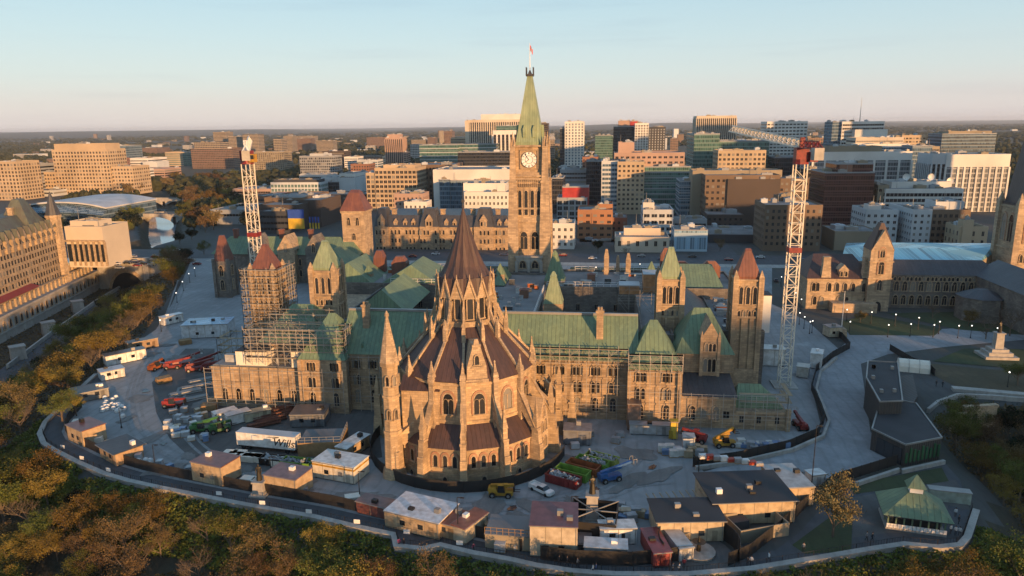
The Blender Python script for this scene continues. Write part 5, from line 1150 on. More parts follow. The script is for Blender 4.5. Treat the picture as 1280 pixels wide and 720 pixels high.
# ================================================================ trees
defm('leaf_amber', (.25,.18,.04), 1, 'leaf', c2=(.15,.105,.03), spec=.1); defm('leaf_russet', (.2,.13,.06), 1, 'leaf', c2=(.12,.08,.04), spec=.1)
defm('leaf_green', (.15,.16,.036), 1, 'leaf', c2=(.09,.098,.026), spec=.1); defm('leaf_pale', (.30,.26,.11), 1, 'leaf', c2=(.2,.165,.075), spec=.1); defm('leaf_dark', (.02,.032,.014), 1, 'leaf', c2=(.012,.018,.01), spec=.1); defm('leaf_tan', (.15,.11,.055), 1, 'leaf', c2=(.08,.06,.03), spec=.1)
defm('bank', (.17,.19,.04), 1, 'leaf', c2=(.09,.10,.026), spec=.1, scale=.1)
def tree_mesh(seed, h, spread, nleaf, ls, leaf, levels=3, trunk=.16, low=.25, conical=False, twig=True):
    r = random.Random(seed); b = MB(); tips = []
    def grow(p, d, L, rad, lev):
        q = p+d*L; b.tap(p, q, rad, rad*.62, 5 if lev < 2 else 3)
        if lev >= levels: tips.append((q, L)); return
        tips.append((p+d*L*.7, L*.8)) if lev > 1 else None
        n = r.randint(3,4) if lev else r.randint(4,6)
        for i in range(n):
            a = 2*math.pi*(i+r.random()*.7)/n; t = r.uniform(.45,1) if lev else r.uniform(.35,1.)
            side = Vector((math.cos(a), math.sin(a), 0)); up = r.uniform(.35,.95)
            nd = (d*up*.8+side*spread*r.uniform(.6,1.1)+Vector((0,0,.25))).normalized()
            grow(p+d*L*t, nd, L*r.uniform(.5,.72), rad*.5, lev+1)
        if lev: grow(q, (d+Vector((r.uniform(-.3,.3),r.uniform(-.3,.3),.15))).normalized(), L*.6, rad*.55, lev+1)
    grow(Vector((0,0,-.5)), Vector((r.uniform(-.06,.06),r.uniform(-.06,.06),1)).normalized(), h*.42, trunk*h/8, 0)
    top = max(t[0].z for t in tips); k = h/top
    tm = b.xf(Matrix.Diagonal((k*.95,k*.95,k,1))).mesh('trunk', M['bark'])
    vs = []; fs = []
    for i in range(nleaf):
        c, L = tips[i % len(tips)] if i < len(tips) else r.choice(tips)
        g = Vector((r.gauss(0,1), r.gauss(0,1), r.gauss(0,.8)))*max(L,.5)*.36
        p = (c+g)*k
        if p.z < h*low*.6: continue
        u = Vector((r.gauss(0,1), r.gauss(0,1), r.gauss(0,1))).normalized(); w = u.cross(Vector((r.gauss(0,1), r.gauss(0,1), r.gauss(0,1)))).normalized(); s = ls*r.uniform(.5,1.3)
        n = len(vs); vs += [p-u*s, p+w*s*.6, p+u*s, p-w*s*.6]; fs.append((n,n+1,n+2,n+3))
    me = bpy.data.meshes.new('crown'); me.from_pydata([tuple(v) for v in vs], [], fs); me.materials.append(M[leaf])
    return tm, me, h
TV = {}
def tv(kind, *specs): TV[kind] = [tree_mesh(*s[:6], **(s[6] if len(s) > 6 else {})) for s in specs]
tv('amber', (1,9,.75,6200,.15,'leaf_amber'), (2,10,.8,6600,.155,'leaf_amber'), (3,8,.9,5600,.15,'leaf_amber'))
tv('russet', (4,9,.8,4600,.135,'leaf_russet'), (5,10.5,.7,5000,.14,'leaf_russet'), (6,8,.9,4300,.135,'leaf_russet'))
tv('green', (7,9,.8,6200,.155,'leaf_green'), (8,10,.75,6600,.155,'leaf_green'))
tv('bare', (9,9.5,.7,420,.12,'leaf_tan',dict(levels=4)), (10,9,.8,350,.12,'leaf_tan',dict(levels=4)))
tv('dark', (11,8.5,.6,4200,.24,'leaf_dark'), (12,7.5,.7,3800,.24,'leaf_dark'))
tv('lawn', (13,10,.5,6000,.16,'leaf_pale'))
tv('far', (14,10,.8,900,.5,'leaf_amber'), (15,10,.8,900,.5,'leaf_russet'), (16,10,.8,900,.5,'leaf_green'), (17,10,.75,800,.5,'leaf_dark'))
TREES = []
def plant(kind, x, y, s=1., label='', group=None, rz=None, z=None, vi=None):
    tm, cm, h = rnd.choice(TV[kind]) if vi is None else TV[kind][vi]
    T = thing('tree', label, 'tree', (x,y,hz(x,y) if z is None else z), rnd.uniform(0,6.28) if rz is None else rz, group); q = s*rnd.uniform(.92,1.08)
    for nm, me in (('trunk',tm),('crown',cm)): o = linkmesh(nm, me, T); o.scale = (s, s, q)
    TREES.append((x,y,s)); return T
def clear_of_hill(x, y, z, marg=1.):
    t = H/(H-z) if z < H else 1; X, Y = CX+(x-CX)*t, CY+(y-CY)*t     # where the line of sight over the tree top meets the hill
    a, b = np.array([X]), np.array([Y]); 
    return (not inside(a, b, PL)[0]) and seg_dist(a, b, PL)[0] > marg
LAB = {('slope','amber'):'amber budding tree on the wooded slope below the cliff walkway',('slope','russet'):'russet brown budding tree on the wooded slope below the cliff walkway',('slope','green'):'yellow green tree on the wooded slope below the cliff walkway',
       ('slope','bare'):'leafless grey branched tree on the wooded slope below the cliff walkway',('slope','dark'):'dark evergreen bush on the wooded slope below the cliff walkway',
       ('valley','amber'):'amber tree on the bank between the valley road and the building site',('valley','russet'):'russet tree on the bank between the valley road and the building site',('valley','green'):'olive green tree on the bank between the valley road and the building site',
       ('valley','bare'):'leafless tree on the bank between the valley road and the building site',('valley','dark'):'dark tree on the bank between the valley road and the building site',
       ('right','amber'):'sunlit amber tree on the slope below the curved stone wall',('right','green'):'yellow green tree on the slope below the curved stone wall',('right','dark'):'dark tree on the slope below the curved stone wall',('right','russet'):'brown tree on the slope below the curved stone wall'}
def scatter(zone, n, xr, yr, hr, kinds, smin, smax, gap, tries=9000, marg=.6, extra=None):
    k = 0
    for _ in range(tries):
        if k >= n: break
        x, y = rnd.uniform(*xr), rnd.uniform(*yr); z = hz(x, y)
        if not hr[0] < z < hr[1]: continue
        if extra and not extra(x, y): continue
        s = rnd.uniform(smin, smax)
        if any(abs(x-a) < gap and abs(y-b) < gap and math.hypot(x-a, y-b) < gap*(s+c)/2 for a, b, c in TREES): continue
        while s > .45 and not clear_of_hill(x, y, z+10*s, marg): s *= .85
        if s <= .45: continue
        kd = rnd.choices(*zip(*kinds))[0]; plant(kd, x, y, s, LAB[(zone,kd)], f'{kd} trees on the {zone}'); k += 1
    return k
def vis(x, y):
    q = proj(x, y, hz(x,y)+5); return q and -60 < q[0] < 1340 and q[1] < 800
def VRS(x, y): return x > np.interp(y, [q[1] for q in VR], [q[0] for q in VR])
def dens(x, y): return math.sin(x*.07+1)+math.sin(y*.09+x*.03) > -1.3
ks = [('amber',3),('russet',3.2),('green',2.3),('bare',1.1),('dark',.8)]
n1 = scatter('slope', 104, (-135,80), (-140,-30), (-40,-2.4), ks, .55, 1.05, 4.6, extra=vis)
VR = [P(*q,-16) for q in [(0,490),(60,440),(120,395),(165,362),(215,346)]]
n2 = scatter('valley', 84, (-235,-105), (-60,195), (-16.6,-.8), ks, .8, 1.25, 5.6, extra=lambda x, y: vis(x, y) and seg_dist(np.array([x]), np.array([y]), VR, False)[0] > 8 and (x > -160 or VRS(x, y)) and (lambda q: q[1] > 352 or q[0] > 205)(proj(x, y, hz(x,y)+9)), marg=.1)
n3 = scatter('right', 32, (84,210), (-75,34), (-38,-1.2), [('amber',3),('green',3),('dark',1),('russet',1.2)], .6, 1., 5., extra=vis)
print('trees', n1, n2, n3)
# undergrowth that no one could count: a leafy cover over the slopes
def undergrowth(n, boxes, hr, size, name, m, test=None):
    r = np.random.RandomState(3); vs = []; fs = []
    for (x0,x1,y0,y1), k in boxes:
        X = r.uniform(x0,x1,k); Y = r.uniform(y0,y1,k); Z = height(X, Y); ok = (Z > hr[0]) & (Z < hr[1]) 
        X, Y, Z = X[ok], Y[ok], Z[ok]; q = len(X); bump = .35*(1+np.sin(X*1.3+np.sin(Y))*np.sin(Y*1.1))
        c = np.stack([X, Y, Z+bump*r.uniform(.2,1.7,q)], 1); u = r.normal(size=(q,3)); u /= np.linalg.norm(u,axis=1)[:,None]; w = np.cross(u, r.normal(size=(q,3))); w /= np.linalg.norm(w,axis=1)[:,None]
        s = (r.uniform(.5,1.3,q)*size)[:,None]; b = len(vs); vs += np.stack([c-u*s, c+w*s*.7, c+u*s, c-w*s*.7], 1).reshape(-1,3).tolist()
        fs += (np.arange(q*4).reshape(-1,4)+b).tolist()
    me = bpy.data.meshes.new(name); me.from_pydata(vs, [], fs); me.materials.append(M[m]); o = bpy.data.objects.new(name, me); COL.objects.link(o); o['kind'] = 'stuff'; return o
undergrowth(0, [((-125,80,-100,-40),330000),((-125,-95,-50,50),70000)], (-4.9,-.2), .27, 'bank_shrubs', 'bank')
undergrowth(0, [((-135,80,-140,-60),50000),((-265,-105,-60,195),60000),((84,190,-70,34),26000)], (-40,-.6), .34, 'undergrowth', 'leaf_russet')
# single trees
for px, py, kd, s, lab in [(1041,672,'lawn',1.05,'tall narrow tan tree standing alone on the lawn by the walkway'),(78,527,'green',.75,'round olive bush tree inside the bend of the walkway'),(96,520,'amber',.6,'small amber tree beside the brown sheds in the bend of the walkway'),
    (1262,420,'bare',1.1,'bare spreading tree at the right edge near the monument'),(1232,424,'bare',.8,'bare tree left of the monument'),(1165,398,'bare',.6,'small bare tree on the lawn before the stone wing'),(1210,408,'amber',.55,'small greenish tree near the polygonal stone pavilion'),
    (1075,404,'amber',.4,'little tree on the lawn by the flagpole'),(1272,482,'green',.7,'bright green bush on the dry bank at the right edge'),(782,322,'bare',.7,'bare tree before the classical stone house'),(747,318,'dark',.8,'dark tree on the street in front of the orange brick office'),
    (900,314,'russet',.7,'reddish tree before the dark street front right of the blue screen'),(430,330,'dark',.8,'dark tree by the red roofed tower'),(355,305,'dark',1.,'dark tree in front of the brown theatre'),(225,305,'dark',1.1,'dark tree beside the canal near the plaza'),(240,300,'dark',1.,'second dark tree beside the canal near the plaza, farther right'),
    (150,305,'amber',.9,'amber tree between the classical hall and the canal'),(160,296,'green',.9,'green tree between the classical hall and the canal, farther back'),(255,318,'green',.7,'green tree at the corner of the dark gothic block')]:
    p = P(px, py); plant(kd, *p, s, lab)
for i in range(70):      # along the canal and around the bridges beyond
    for _ in range(30):
        px, py = rnd.uniform(140,318), rnd.uniform(222,292); p = P(px, py); dc = seg_dist(np.array([p[0]]), np.array([p[1]]), CANAL, False)[0]
        if dc > 16 and not any(math.hypot(p[0]-a, p[1]-b) < 9 for a, b, c in TREES) and abs(p[1]-378) > 12 and abs(p[1]-498) > 10: break
    k = rnd.choice([0,1,1,2,3]); plant('far', *p, rnd.uniform(.8,1.35), ('amber','russet brown','green','dark')[k]+' tree in the park along the canal beyond the plaza', ('amber','russet','green','dark')[k]+' trees along the canal', vi=k)
# far woods: one mass of crowns
def woods():
    r = np.random.RandomState(5); ph = (1+5**.5)/2
    ico = np.array([(-1,ph,0),(1,ph,0),(-1,-ph,0),(1,-ph,0),(0,-1,ph),(0,1,ph),(0,-1,-ph),(0,1,-ph),(ph,0,-1),(ph,0,1),(-ph,0,-1),(-ph,0,1)])/1.9
    F_ = np.array([(0,11,5),(0,5,1),(0,1,7),(0,7,10),(0,10,11),(1,5,9),(5,11,4),(11,10,2),(10,7,6),(7,1,8),(3,9,4),(3,4,2),(3,2,6),(3,6,8),(3,8,9),(4,9,5),(2,4,11),(6,2,10),(8,6,7),(9,8,1)])
    n = 17000; y = 620*np.exp(r.uniform(0, math.log(9500/620), n)); x = (r.uniform(-.98,.72,n))*(y+160)
    keep = (np.sin(x*.004+y*.002)+np.sin(y*.0035-x*.0017)+r.normal(0,.5,n)) > -.5; x, y = x[keep], y[keep]; n = len(x)
    xs = r.uniform(-560,-270,1500); ys = r.uniform(300,640,1500); dc = seg_dist(xs, ys, CANAL, False); ok = (dc > 15)&(dc < 85)&(abs(ys-378) > 13)&(abs(ys-498) > 11); n0 = n; x = np.r_[x, xs[ok]]; y = np.r_[y, ys[ok]]; n = len(x)
    s = r.uniform(5,9,n)*np.clip(y/1800, 1, 3.4)*np.where(np.arange(n) < n0, 1, .42); h = r.uniform(5,8,n)*np.clip(y/4000,1,1.5)*np.where(np.arange(n) < n0, 1, .6)
    v = ico[None]*np.stack([s,s,h],1)[:,None,:]*r.uniform(.75,1.25,(n,12,1))+np.stack([x,y,h*.6],1)[:,None,:]
    f = (F_[None]+12*np.arange(n)[:,None,None]).reshape(-1,3)
    me = bpy.data.meshes.new('far_woods'); me.from_pydata(v.reshape(-1,3).tolist(), [], f.tolist()); M['woods'] = mat('woods', (.075,.07,.03), 1, 'leaf', c2=(.04,.045,.025), spec=.05); me.materials.append(M['woods'])
    o = bpy.data.objects.new('far_woods', me); COL.objects.link(o); o['kind'] = 'stuff'
woods()
fb = {m: MB().box(-.5,-.5,0,.5,.5,1).mesh('far_building', M[m]) for m in ('far_tan','far_brick','far_white','w_pale','w_brown')}
for i in range(150):
    y = 1100*math.exp(rnd.uniform(0, 1.75)); x = rnd.uniform(-.9,.62)*(y+160); m = rnd.choice(list(fb)); o = linkmesh('far_building', fb[m], None, (x,y,0), rnd.uniform(-.3,.3)); tall = rnd.random() < .2
    o.scale = (rnd.uniform(18,46)*(1 if not tall else .6), rnd.uniform(14,26), rnd.uniform(28,52) if tall else rnd.uniform(7,16))
    tag(o, 'small distant building among the far woods below the horizon', 'building', 'distant buildings')
HAZE = 4.4e-5
# ================================================================ the building site and everything that stands about
def lin(c): return (*[x for x in c], 1)
def cont(px, py, L, W_, Hh, deg, col, label, roof=None, name='site_trailer', cat='trailer', win=2, corr=True, roofm=None, band=None, z=0., group=None, over=.12):
    q = P(px, py); T = thing(name, label, cat, (*q, z), R(deg), group)
    b = MB().box(-L/2,-W_/2,.25,L/2,W_/2,Hh).build('body', M['paintcorr' if corr else 'paint'], T); b.color = lin(col)
    r = MB().box(-L/2-over,-W_/2-over,Hh,L/2+over,W_/2+over,Hh+.16).build('roof', M[roofm or 'paint'], T)
    if not roofm: r.color = lin(roof or tuple(x*.8 for x in col))
    g = MB()
    for s in (-1,1): g.bar((-L/2-over,s*(W_/2+over+.06),Hh+.04),(L/2+over,s*(W_/2+over+.06),Hh+.04),.13); g.bar((L/2-.2,s*(W_/2+.06),.2),(L/2-.2,s*(W_/2+.06),Hh),.09)
    g.build('gutter', M['steel'], T)
    if L*W_ > 14:
        hr = random.Random(int(px*7+py)); k = int(1+L*W_/45)
        for i in range(k): x, y = hr.uniform(-.38,.38)*L, hr.uniform(-.3,.3)*W_; MB().box(x-.5,y-.4,Hh+.16,x+.5,y+.4,Hh+.16+hr.uniform(.35,.9)).build('roof_vent', M[hr.choice(['steel','white','black'])], T)
        for i in range(1, max(2, int(L/2.4))): x = -L/2+L*i/max(2, int(L/2.4)); MB().box(x-.05,-W_/2-.03,.25,x+.05,W_/2+.03,Hh-.02).build('cladding_joint', M['w_khaki'], T)
    for x in (-L/2+.5, L/2-.5):
        for y in (-W_/2+.3, W_/2-.3): MB().cbox(x,y,-.05,.4,.4,.3).build('foot', M['black'], T)
    for i in range(win):
        x = L*((i+1)/(win+1)-.5); MB().box(x-.5,-W_/2-.04,1.3,x+.5,-W_/2+.1,2.2).build('window', M['glass'], T)
    d = MB().box(L/2-1.9,-W_/2-.05,.3,L/2-1.,-W_/2+.1,2.2).build('door', M['paint'], T); d.color = lin(tuple(x*.6 for x in col))
    if band: MB().box(-L/2-.03,-W_/2-.06,Hh-.75,L/2+.03,W_/2+.06,Hh-.4).build('stripe', M[band], T)
    return T
TAN = (.46,.34,.21); WH = (.72,.71,.68); RB = (.20,.075,.06); GRY = (.35,.36,.37)
M['yellow'] = mat('yellow', (.45,.24,.025), .55, var=.5, scale=1.); M['redp'] = mat('red_machine', (.24,.028,.025), .5, var=.5, scale=1.); M['greenp'] = mat('green_machine', (.035,.14,.035), .5, var=.5, scale=1.); M['bluep'] = mat('blue_machine', (.025,.11,.3), .5, var=.5, scale=1.)
cont(272,598,7.6,5.2,4.2,-14,TAN,'tan ribbed site cabin with a brown red roof nearest the left bend of the yard',RB)
cont(362,613,7.2,5.2,4.,-12,TAN,'tan ribbed site cabin with half brown, half blue grey roof beside the bronze statue',(.22,.13,.13))
cont(427,594,9.6,5.4,3.6,-13,(.66,.6,.48),'cream cabin with a yellow stripe and white roof beside the library',WH,band='yellow')
cont(442,566,8,3,2.8,72,TAN,'narrow white roofed trailer end on to the library',WH)
cont(153,572,7.5,5.6,3.,-30,(.4,.28,.17),'brown open fronted shed with a ribbed dark roof in the bend of the walkway',roofm='slate',over=.5)
cont(110,550,7,5,3.8,-26,TAN,'tan two level shed with an open loaded deck in the bend of the walkway',RB)
cont(215,404,7.5,3,3,62,WH,'white site trailer by the gate at the top of the left road',(.6,.6,.6)); cont(157,452,11,3.4,3.2,50,WH,'long white trailer with a dark flat roof along the left road',(.12,.12,.13)); cont(178,436,9,3.2,3.,50,(.3,.2,.12),'brown site trailer with a dark roof along the left road',(.1,.1,.11))
cont(113,497,8,6,2.6,45,(.2,.2,.19),'grey low shed with dark roof between the left road and the trees',(.06,.06,.065)); cont(140,472,6,4,2.6,48,(.62,.62,.6),'pale tarpaulin covered store along the left road',(.5,.52,.54))
cont(282,526,5.2,2.5,2.6,48,WH,'left one of two white containers by the lumber rack',name='container',cat='container',win=0); cont(298,528,5.4,2.5,2.6,48,WH,'right one of two white containers by the lumber rack',name='container',cat='container',win=0); cont(322,524,6,2.4,2.3,40,(.45,.42,.3),'beige container beside the rusty bar stacks',name='container',cat='container',win=0)
cont(389,528,8,6,3.2,8,(.16,.17,.18),'dark grey hut against the left wing of the parliament',(.1,.105,.11))
cont(262,418,15,9,4.6,14,(.55,.58,.6),'long pale store with a striped blue white roof left of the scaffolding',roofm='g_ice',name='store_shed',cat='shed')
cont(528,655,10.8,7.,3.2,-17,TAN,'wide tan cabin under a large white roof near the bottom hoarding',(.66,.66,.66)); cont(478,643,9,3,2.4,-17,RB,'rusty red container left of the large white roof',(.22,.12,.1),name='container',cat='container',win=0)
cont(568,665,4.4,5,2.8,-17,(.42,.3,.18),'small red roofed cabin touching the large white roof',RB); cont(588,668,6.4,2.8,3,62,(.5,.42,.3),'narrow red roofed container standing end on near the bottom hoarding',(.25,.1,.08),name='container',cat='container',win=0)
cont(693,681,7.6,7.4,5.6,2,(.5,.42,.31),'tall tan corrugated cabin with wine red roof at the bottom centre',(.17,.065,.07))
cont(771,676,6,2.7,3.,9,WH,'white trailer with two lit side panels right of the enclosed statue'); cont(757,696,6.8,2.8,2.4,0,(.6,.6,.6),'white ribbed container at the bottom hoarding',name='container',cat='container',win=0)
cont(819,694,2.9,7.,2.7,14,(.26,.05,.045),'dark red container with yellow planks leaning on it',(.24,.045,.04),name='container',cat='container',win=0)
cont(856,664,11,7.,4.,8,(.5,.4,.27),'tan shed with a plain black roof left of the larger black roofed one',roofm='flatroof_dark',over=.4,name='site_shed',cat='shed')
cont(928,636,14.4,10.5,4.4,10,(.46,.35,.22),'large shed with a black roof carrying crates and a red tarpaulin',roofm='flatroof_dark',over=.4,name='site_shed',cat='shed'); cont(982,618,6,9,3.8,12,TAN,'annex with grey roof beside the large black roofed shed',(.38,.38,.37),name='site_shed',cat='shed')
cont(848,690,2.4,5.6,2.4,20,(.5,.5,.48),'small grey container left of the fountain court',name='container',cat='container',win=0); cont(727,687,3,3,2.,0,(.12,.12,.13),'dark flat crate below the enclosed statue',name='crate',cat='crate',win=0)
cont(1020,458,5,3,4.4,70,WH,'tall white container beside the curved drive',name='container',cat='container',win=0); cont(1003,470,3.6,3,3,70,(.5,.47,.42),'small grey beige container beside the tall white one',name='container',cat='container',win=0); cont(965,455,6,4.5,5,0,(.66,.66,.64),'white sheeted hut behind the right crane',name='site_shed',cat='shed',win=0)
cont(1040,420,4.4,4,3.4,15,(.5,.42,.3),'small tan gatehouse by the flagpole',(.2,.2,.2),name='gatehouse',cat='gatehouse'); cont(1018,606,3.,2.2,2.6,20,WH,'small white hut with round vents beside the black car',win=0,name='hut',cat='hut')
cont(812,542,9,2.,2.4,0,GRY,'long low grey container at the foot of the right pavilion',name='container',cat='container',win=0); cont(792,536,3,2.4,6.5,0,(.22,.14,.1),'brown covered stair tower at the angle of the right pavilion',name='stair_tower',cat='stair',win=0)
cont(860,563,2.4,2.2,3.4,0,(.5,.5,.5),'pale ribbed tank crate beside the grey pallets',name='crate',cat='crate',win=0); cont(842,548,1.5,1.5,4.2,0,(.6,.42,.05),'yellow portable cabin at the foot of the right pavilion',name='cabin',cat='cabin',win=0)
cont(722,552,6,4,3.4,0,(.17,.18,.2),'dark canopy hut right of the library foot',(.2,.2,.21),name='hut',cat='hut',win=0)
# timber deck on the right of the semi-trailer, semi-trailer with its lettering
def semi():
    q = P(337,562); T = thing('semi_trailer', 'long white semi-trailer with black script lettering on its side', 'trailer', (*q,0), R(-6))
    b = MB().box(-7,-1.3,1.1,7,1.3,4.).build('body', M['paint'], T); b.color = lin(WH)
    MB().box(-7.05,-1.35,4.,7.05,1.35,4.1).build('roof', M['flatroof_pale'], T)
    for x in (-5.6,-4.3,5.): 
        for y in (-1.05,1.05): w = MB(); w.bar((x,y-.15,.52),(x,y+.15,.52),1.,1.,12); w.build('wheel', M['rubber'], T)
    MB().box(-6.8,-1.,.7,6.8,1.,1.1).build('chassis', M['black'], T)
    c = bpy.data.curves.new('lettering', 'FONT'); c.body = 'Wills'; c.size = 2.5; c.shear = .35; c.extrude = .01; c.offset = .012
    tmp = bpy.data.objects.new('tmp', c); me = bpy.data.meshes.new_from_object(tmp); bpy.data.objects.remove(tmp); me.materials.clear(); me.materials.append(M['black'])
    o = linkmesh('lettering', me, T, (1.6,-1.33,1.7)); o.rotation_euler = (R(90),0,0)
    MB().bar((.4,-1.33,3.55),(3.4,-1.33,3.75),.03,.12).bar((3.4,-1.33,3.75),(1.8,-1.33,3.3),.03,.1).build('flourish', M['black'], T)
semi()
q = P(404,563); T = thing('timber_deck', 'plywood walled platform with guard rails right of the semi-trailer', 'platform', (*q,0), R(10))
b = MB(); b.box(-4.6,-3,0,4.6,-2.8,3.2); b.box(4.4,-2.8,0,4.6,5,3.2); b.build('plywood_wall', M['wood'], T); MB().box(-4.6,-2.8,2.6,4.4,5,2.8).build('deck', M['flatroof'], T)
b = MB()
for i in range(7):
    x = -4.5+i*1.5; b.bar((x,-2.9,3.2),(x,-2.9,4.4),.09)
    b.bar((4.5,-2.9+i*1.3,3.2),(4.5,-2.9+i*1.3,4.4),.09)
for z in (3.8,4.4): b.bar((-4.6,-2.9,z),(4.5,-2.9,z),.08); b.bar((4.5,-2.9,z),(4.5,5,z),.08)
b.build('guard_rail', M['steel'], T)
# skips
def skip(px, py, L, W_, Hh, deg, m, label, fill=True):
    q = P(px, py); T = thing('skip', label, 'skip', (*q,0), R(deg)); g = MB(); t = .12
    g.prism([(-L/2,-W_/2),(L/2,-W_/2),(L/2,W_/2),(-L/2,W_/2)], .15, .3)
    for a in ((-L/2,-W_/2,L/2,-W_/2+t),(-L/2,W_/2-t,L/2,W_/2),(-L/2,-W_/2+t,-L/2+t,W_/2-t),(L/2-t,-W_/2+t,L/2,W_/2-t)): g.box(a[0],a[1],.3,a[2],a[3],Hh)
    for s in (-1,1): g.box(-L/2-.1,s*W_/2-.08,Hh-.2,L/2+.1,s*W_/2+.08,Hh+.02)
    for i in range(6):
        for s in (-1,1): x = -L/2+L*(i+.5)/6; g.box(x-.08,s*(W_/2+.06)-.06,.3,x+.08,s*(W_/2+.06)+.06,Hh-.2)
    g.build('bin', M[m], T)
    if fill:
        f = MB(); r = random.Random(int(px)); 
        for i in range(46):
            x, y = r.uniform(-L/2+.5,L/2-.5), r.uniform(-W_/2+.4,W_/2-.4); f.bar((x,y,Hh*r.uniform(.6,1.)),(x+r.uniform(-.9,.9),y+r.uniform(-.5,.5),Hh*r.uniform(.7,1.2)),r.uniform(.15,.4),r.uniform(.1,.4))
        f.build('rubble', M['w_grey'], T)['kind'] = 'stuff'
M['lime'] = mat('lime_paint', (.14,.28,.035), .6, var=.5, scale=.8); M['olive'] = mat('olive_paint', (.36,.40,.08), .5); M['orangep'] = mat('orange_paint', (.3,.085,.025), .6, var=.5, scale=.8)
skip(372,586,6.4,2.5,2.,-6,'lime','bright green skip heaped with rubble beside the cream cabin'); skip(343,580,5.6,2.4,1.6,-6,'black','black skip filled with pale sacks below the semi-trailer')
skip(704,605,6.8,2.4,1.9,-24,'redp','red skip nearest the white pickup'); skip(716,597,6.8,2.4,1.9,-24,'lime','empty lime green skip next to the red one',False); skip(729,590,6.8,2.4,1.9,-24,'orangep','orange skip between two green ones',False)
skip(740,585,6.8,2.4,1.9,-24,'lime','lime green skip right of the orange one'); skip(752,580,6.8,2.4,1.9,-24,'olive','rubble filled green skip farthest from the white pickup')
# machines
def wheel(T, x, y, r, w=.4):
    g = MB(); g.bar((x,y-w/2,r),(x,y+w/2,r),2*r,2*r,14); o = g.build('wheel', M['rubber'], T); h = MB(); h.bar((x,y-w/2-.03,r),(x,y+w/2+.03,r),r,r,10); h.build('rim', M['steel'], o)
def lift(px, py, deg, m, label, L=8, up=8, kind='boom lift', cab=False):
    q = P(px, py); T = thing('boom_lift' if not cab else 'telehandler', label, kind, (*q,0), R(deg))
    g = MB(); g.prism([(-2.2,-.9),(2.2,-.9),(2.4,-.5),(2.4,.5),(2.2,.9),(-2.2,.9)], .55, 1.25); g.prism([(-2.4,-.8),(-.6,-.8),(-.6,.8),(-2.4,.8)], 1.25, 1.9, [(-2.3,-.7),(-.8,-.7),(-.8,.7),(-2.3,.7)]); g.build('chassis', M[m], T)
    for x in (-1.5,1.5):
        for y in (-1,1): wheel(T, x, y, .58)
    u = R(up); a = (-1.9,.2,1.9); b = (-1.9+L*math.cos(u),.2,1.9+L*math.sin(u)); g = MB(); g.bar(a,b,.5,.55); g.bar(a,((a[0]+b[0])/2+1,.2,(a[2]+b[2])/2+.05),.66,.7); o = g.build('boom', M[m], T)
    g = MB(); x, z = b[0], b[2]
    if cab:
        g.box(x-.1,-.4,z-1.1,x+.15,.8,z-.1); g.bar((x,-.2,z-1.1),(x+1.2,-.2,z-1.1),.12); g.bar((x,.6,z-1.1),(x+1.2,.6,z-1.1),.12); g.build('forks', M['black'], o)
        c = MB(); c.prism([(-.5,-1.),(.9,-1.),(.9,-.15),(-.5,-.15)], 1.2, 2.6, [(-.4,-.95),(.55,-.95),(.55,-.2),(-.4,-.2)]); c.build('cab', M['glass'], T); MB().box(-.5,-1,2.6,.65,-.12,2.7).build('cab_roof', M[m], T)
    else:
        for s in (-1,1):
            for d in (-.7,.7): g.bar((x+.3+d*.5,.2+s*.8,z-.5),(x+.3+d*.5,.2+s*.8,z+.7),.08)
            g.bar((x-.1,.2+s*.8,z+.7),(x+.7,.2+s*.8,z+.7),.08)
        g.box(x-.1,-.6,z-.55,x+.7,1.,z-.45); g.bar((x-.1,-.6,z+.7),(x-.1,1,z+.7),.08); g.bar((x+.7,-.6,z+.7),(x+.7,1,z+.7),.08); g.build('basket', M['steel'], o)
lift(626,620,2,'yellow','yellow telehandler parked at the library fence beside the white pickup',4.4,4,'telehandler',True); lift(762,601,28,'bluep','bright blue boom lift right of the row of skips',7,10)
for i, (px, py, dg, lb) in enumerate([(216,461,20,'leftmost red boom lift in the yard'),(227,458,38,'red boom lift with the highest boom, second from the left'),(243,464,30,'red boom lift in the middle of the parked row'),(253,458,42,'red boom lift fourth from the left, just behind the middle one'),(262,464,24,'rightmost red boom lift nearest the left wing')]): lift(px, py, dg, 'redp', lb, 7.5, 9+3*(i % 2))
lift(216,509,8,'redp','low red telehandler alone by the pipe stacks',5,3,'telehandler',True); lift(252,540,15,'greenp','green telehandler beside the blue pallets',6,14,'telehandler',True); lift(275,540,35,'greenp','dark green machine right of the green telehandler',4.5,5,'telehandler',True)
lift(195,462,80,'orangep','orange brown loader with a glowing lamp by the left road',5,6,'loader',True); lift(905,558,10,'yellow','yellow excavator-like machine at the foot of the low right wing',4.5,30,'loader',True); lift(870,552,160,'redp','red machine in front of the low right wing steps',5,8,'telehandler',True); lift(1000,535,100,'redp','red lift by the corner of the low right wing',5,12)
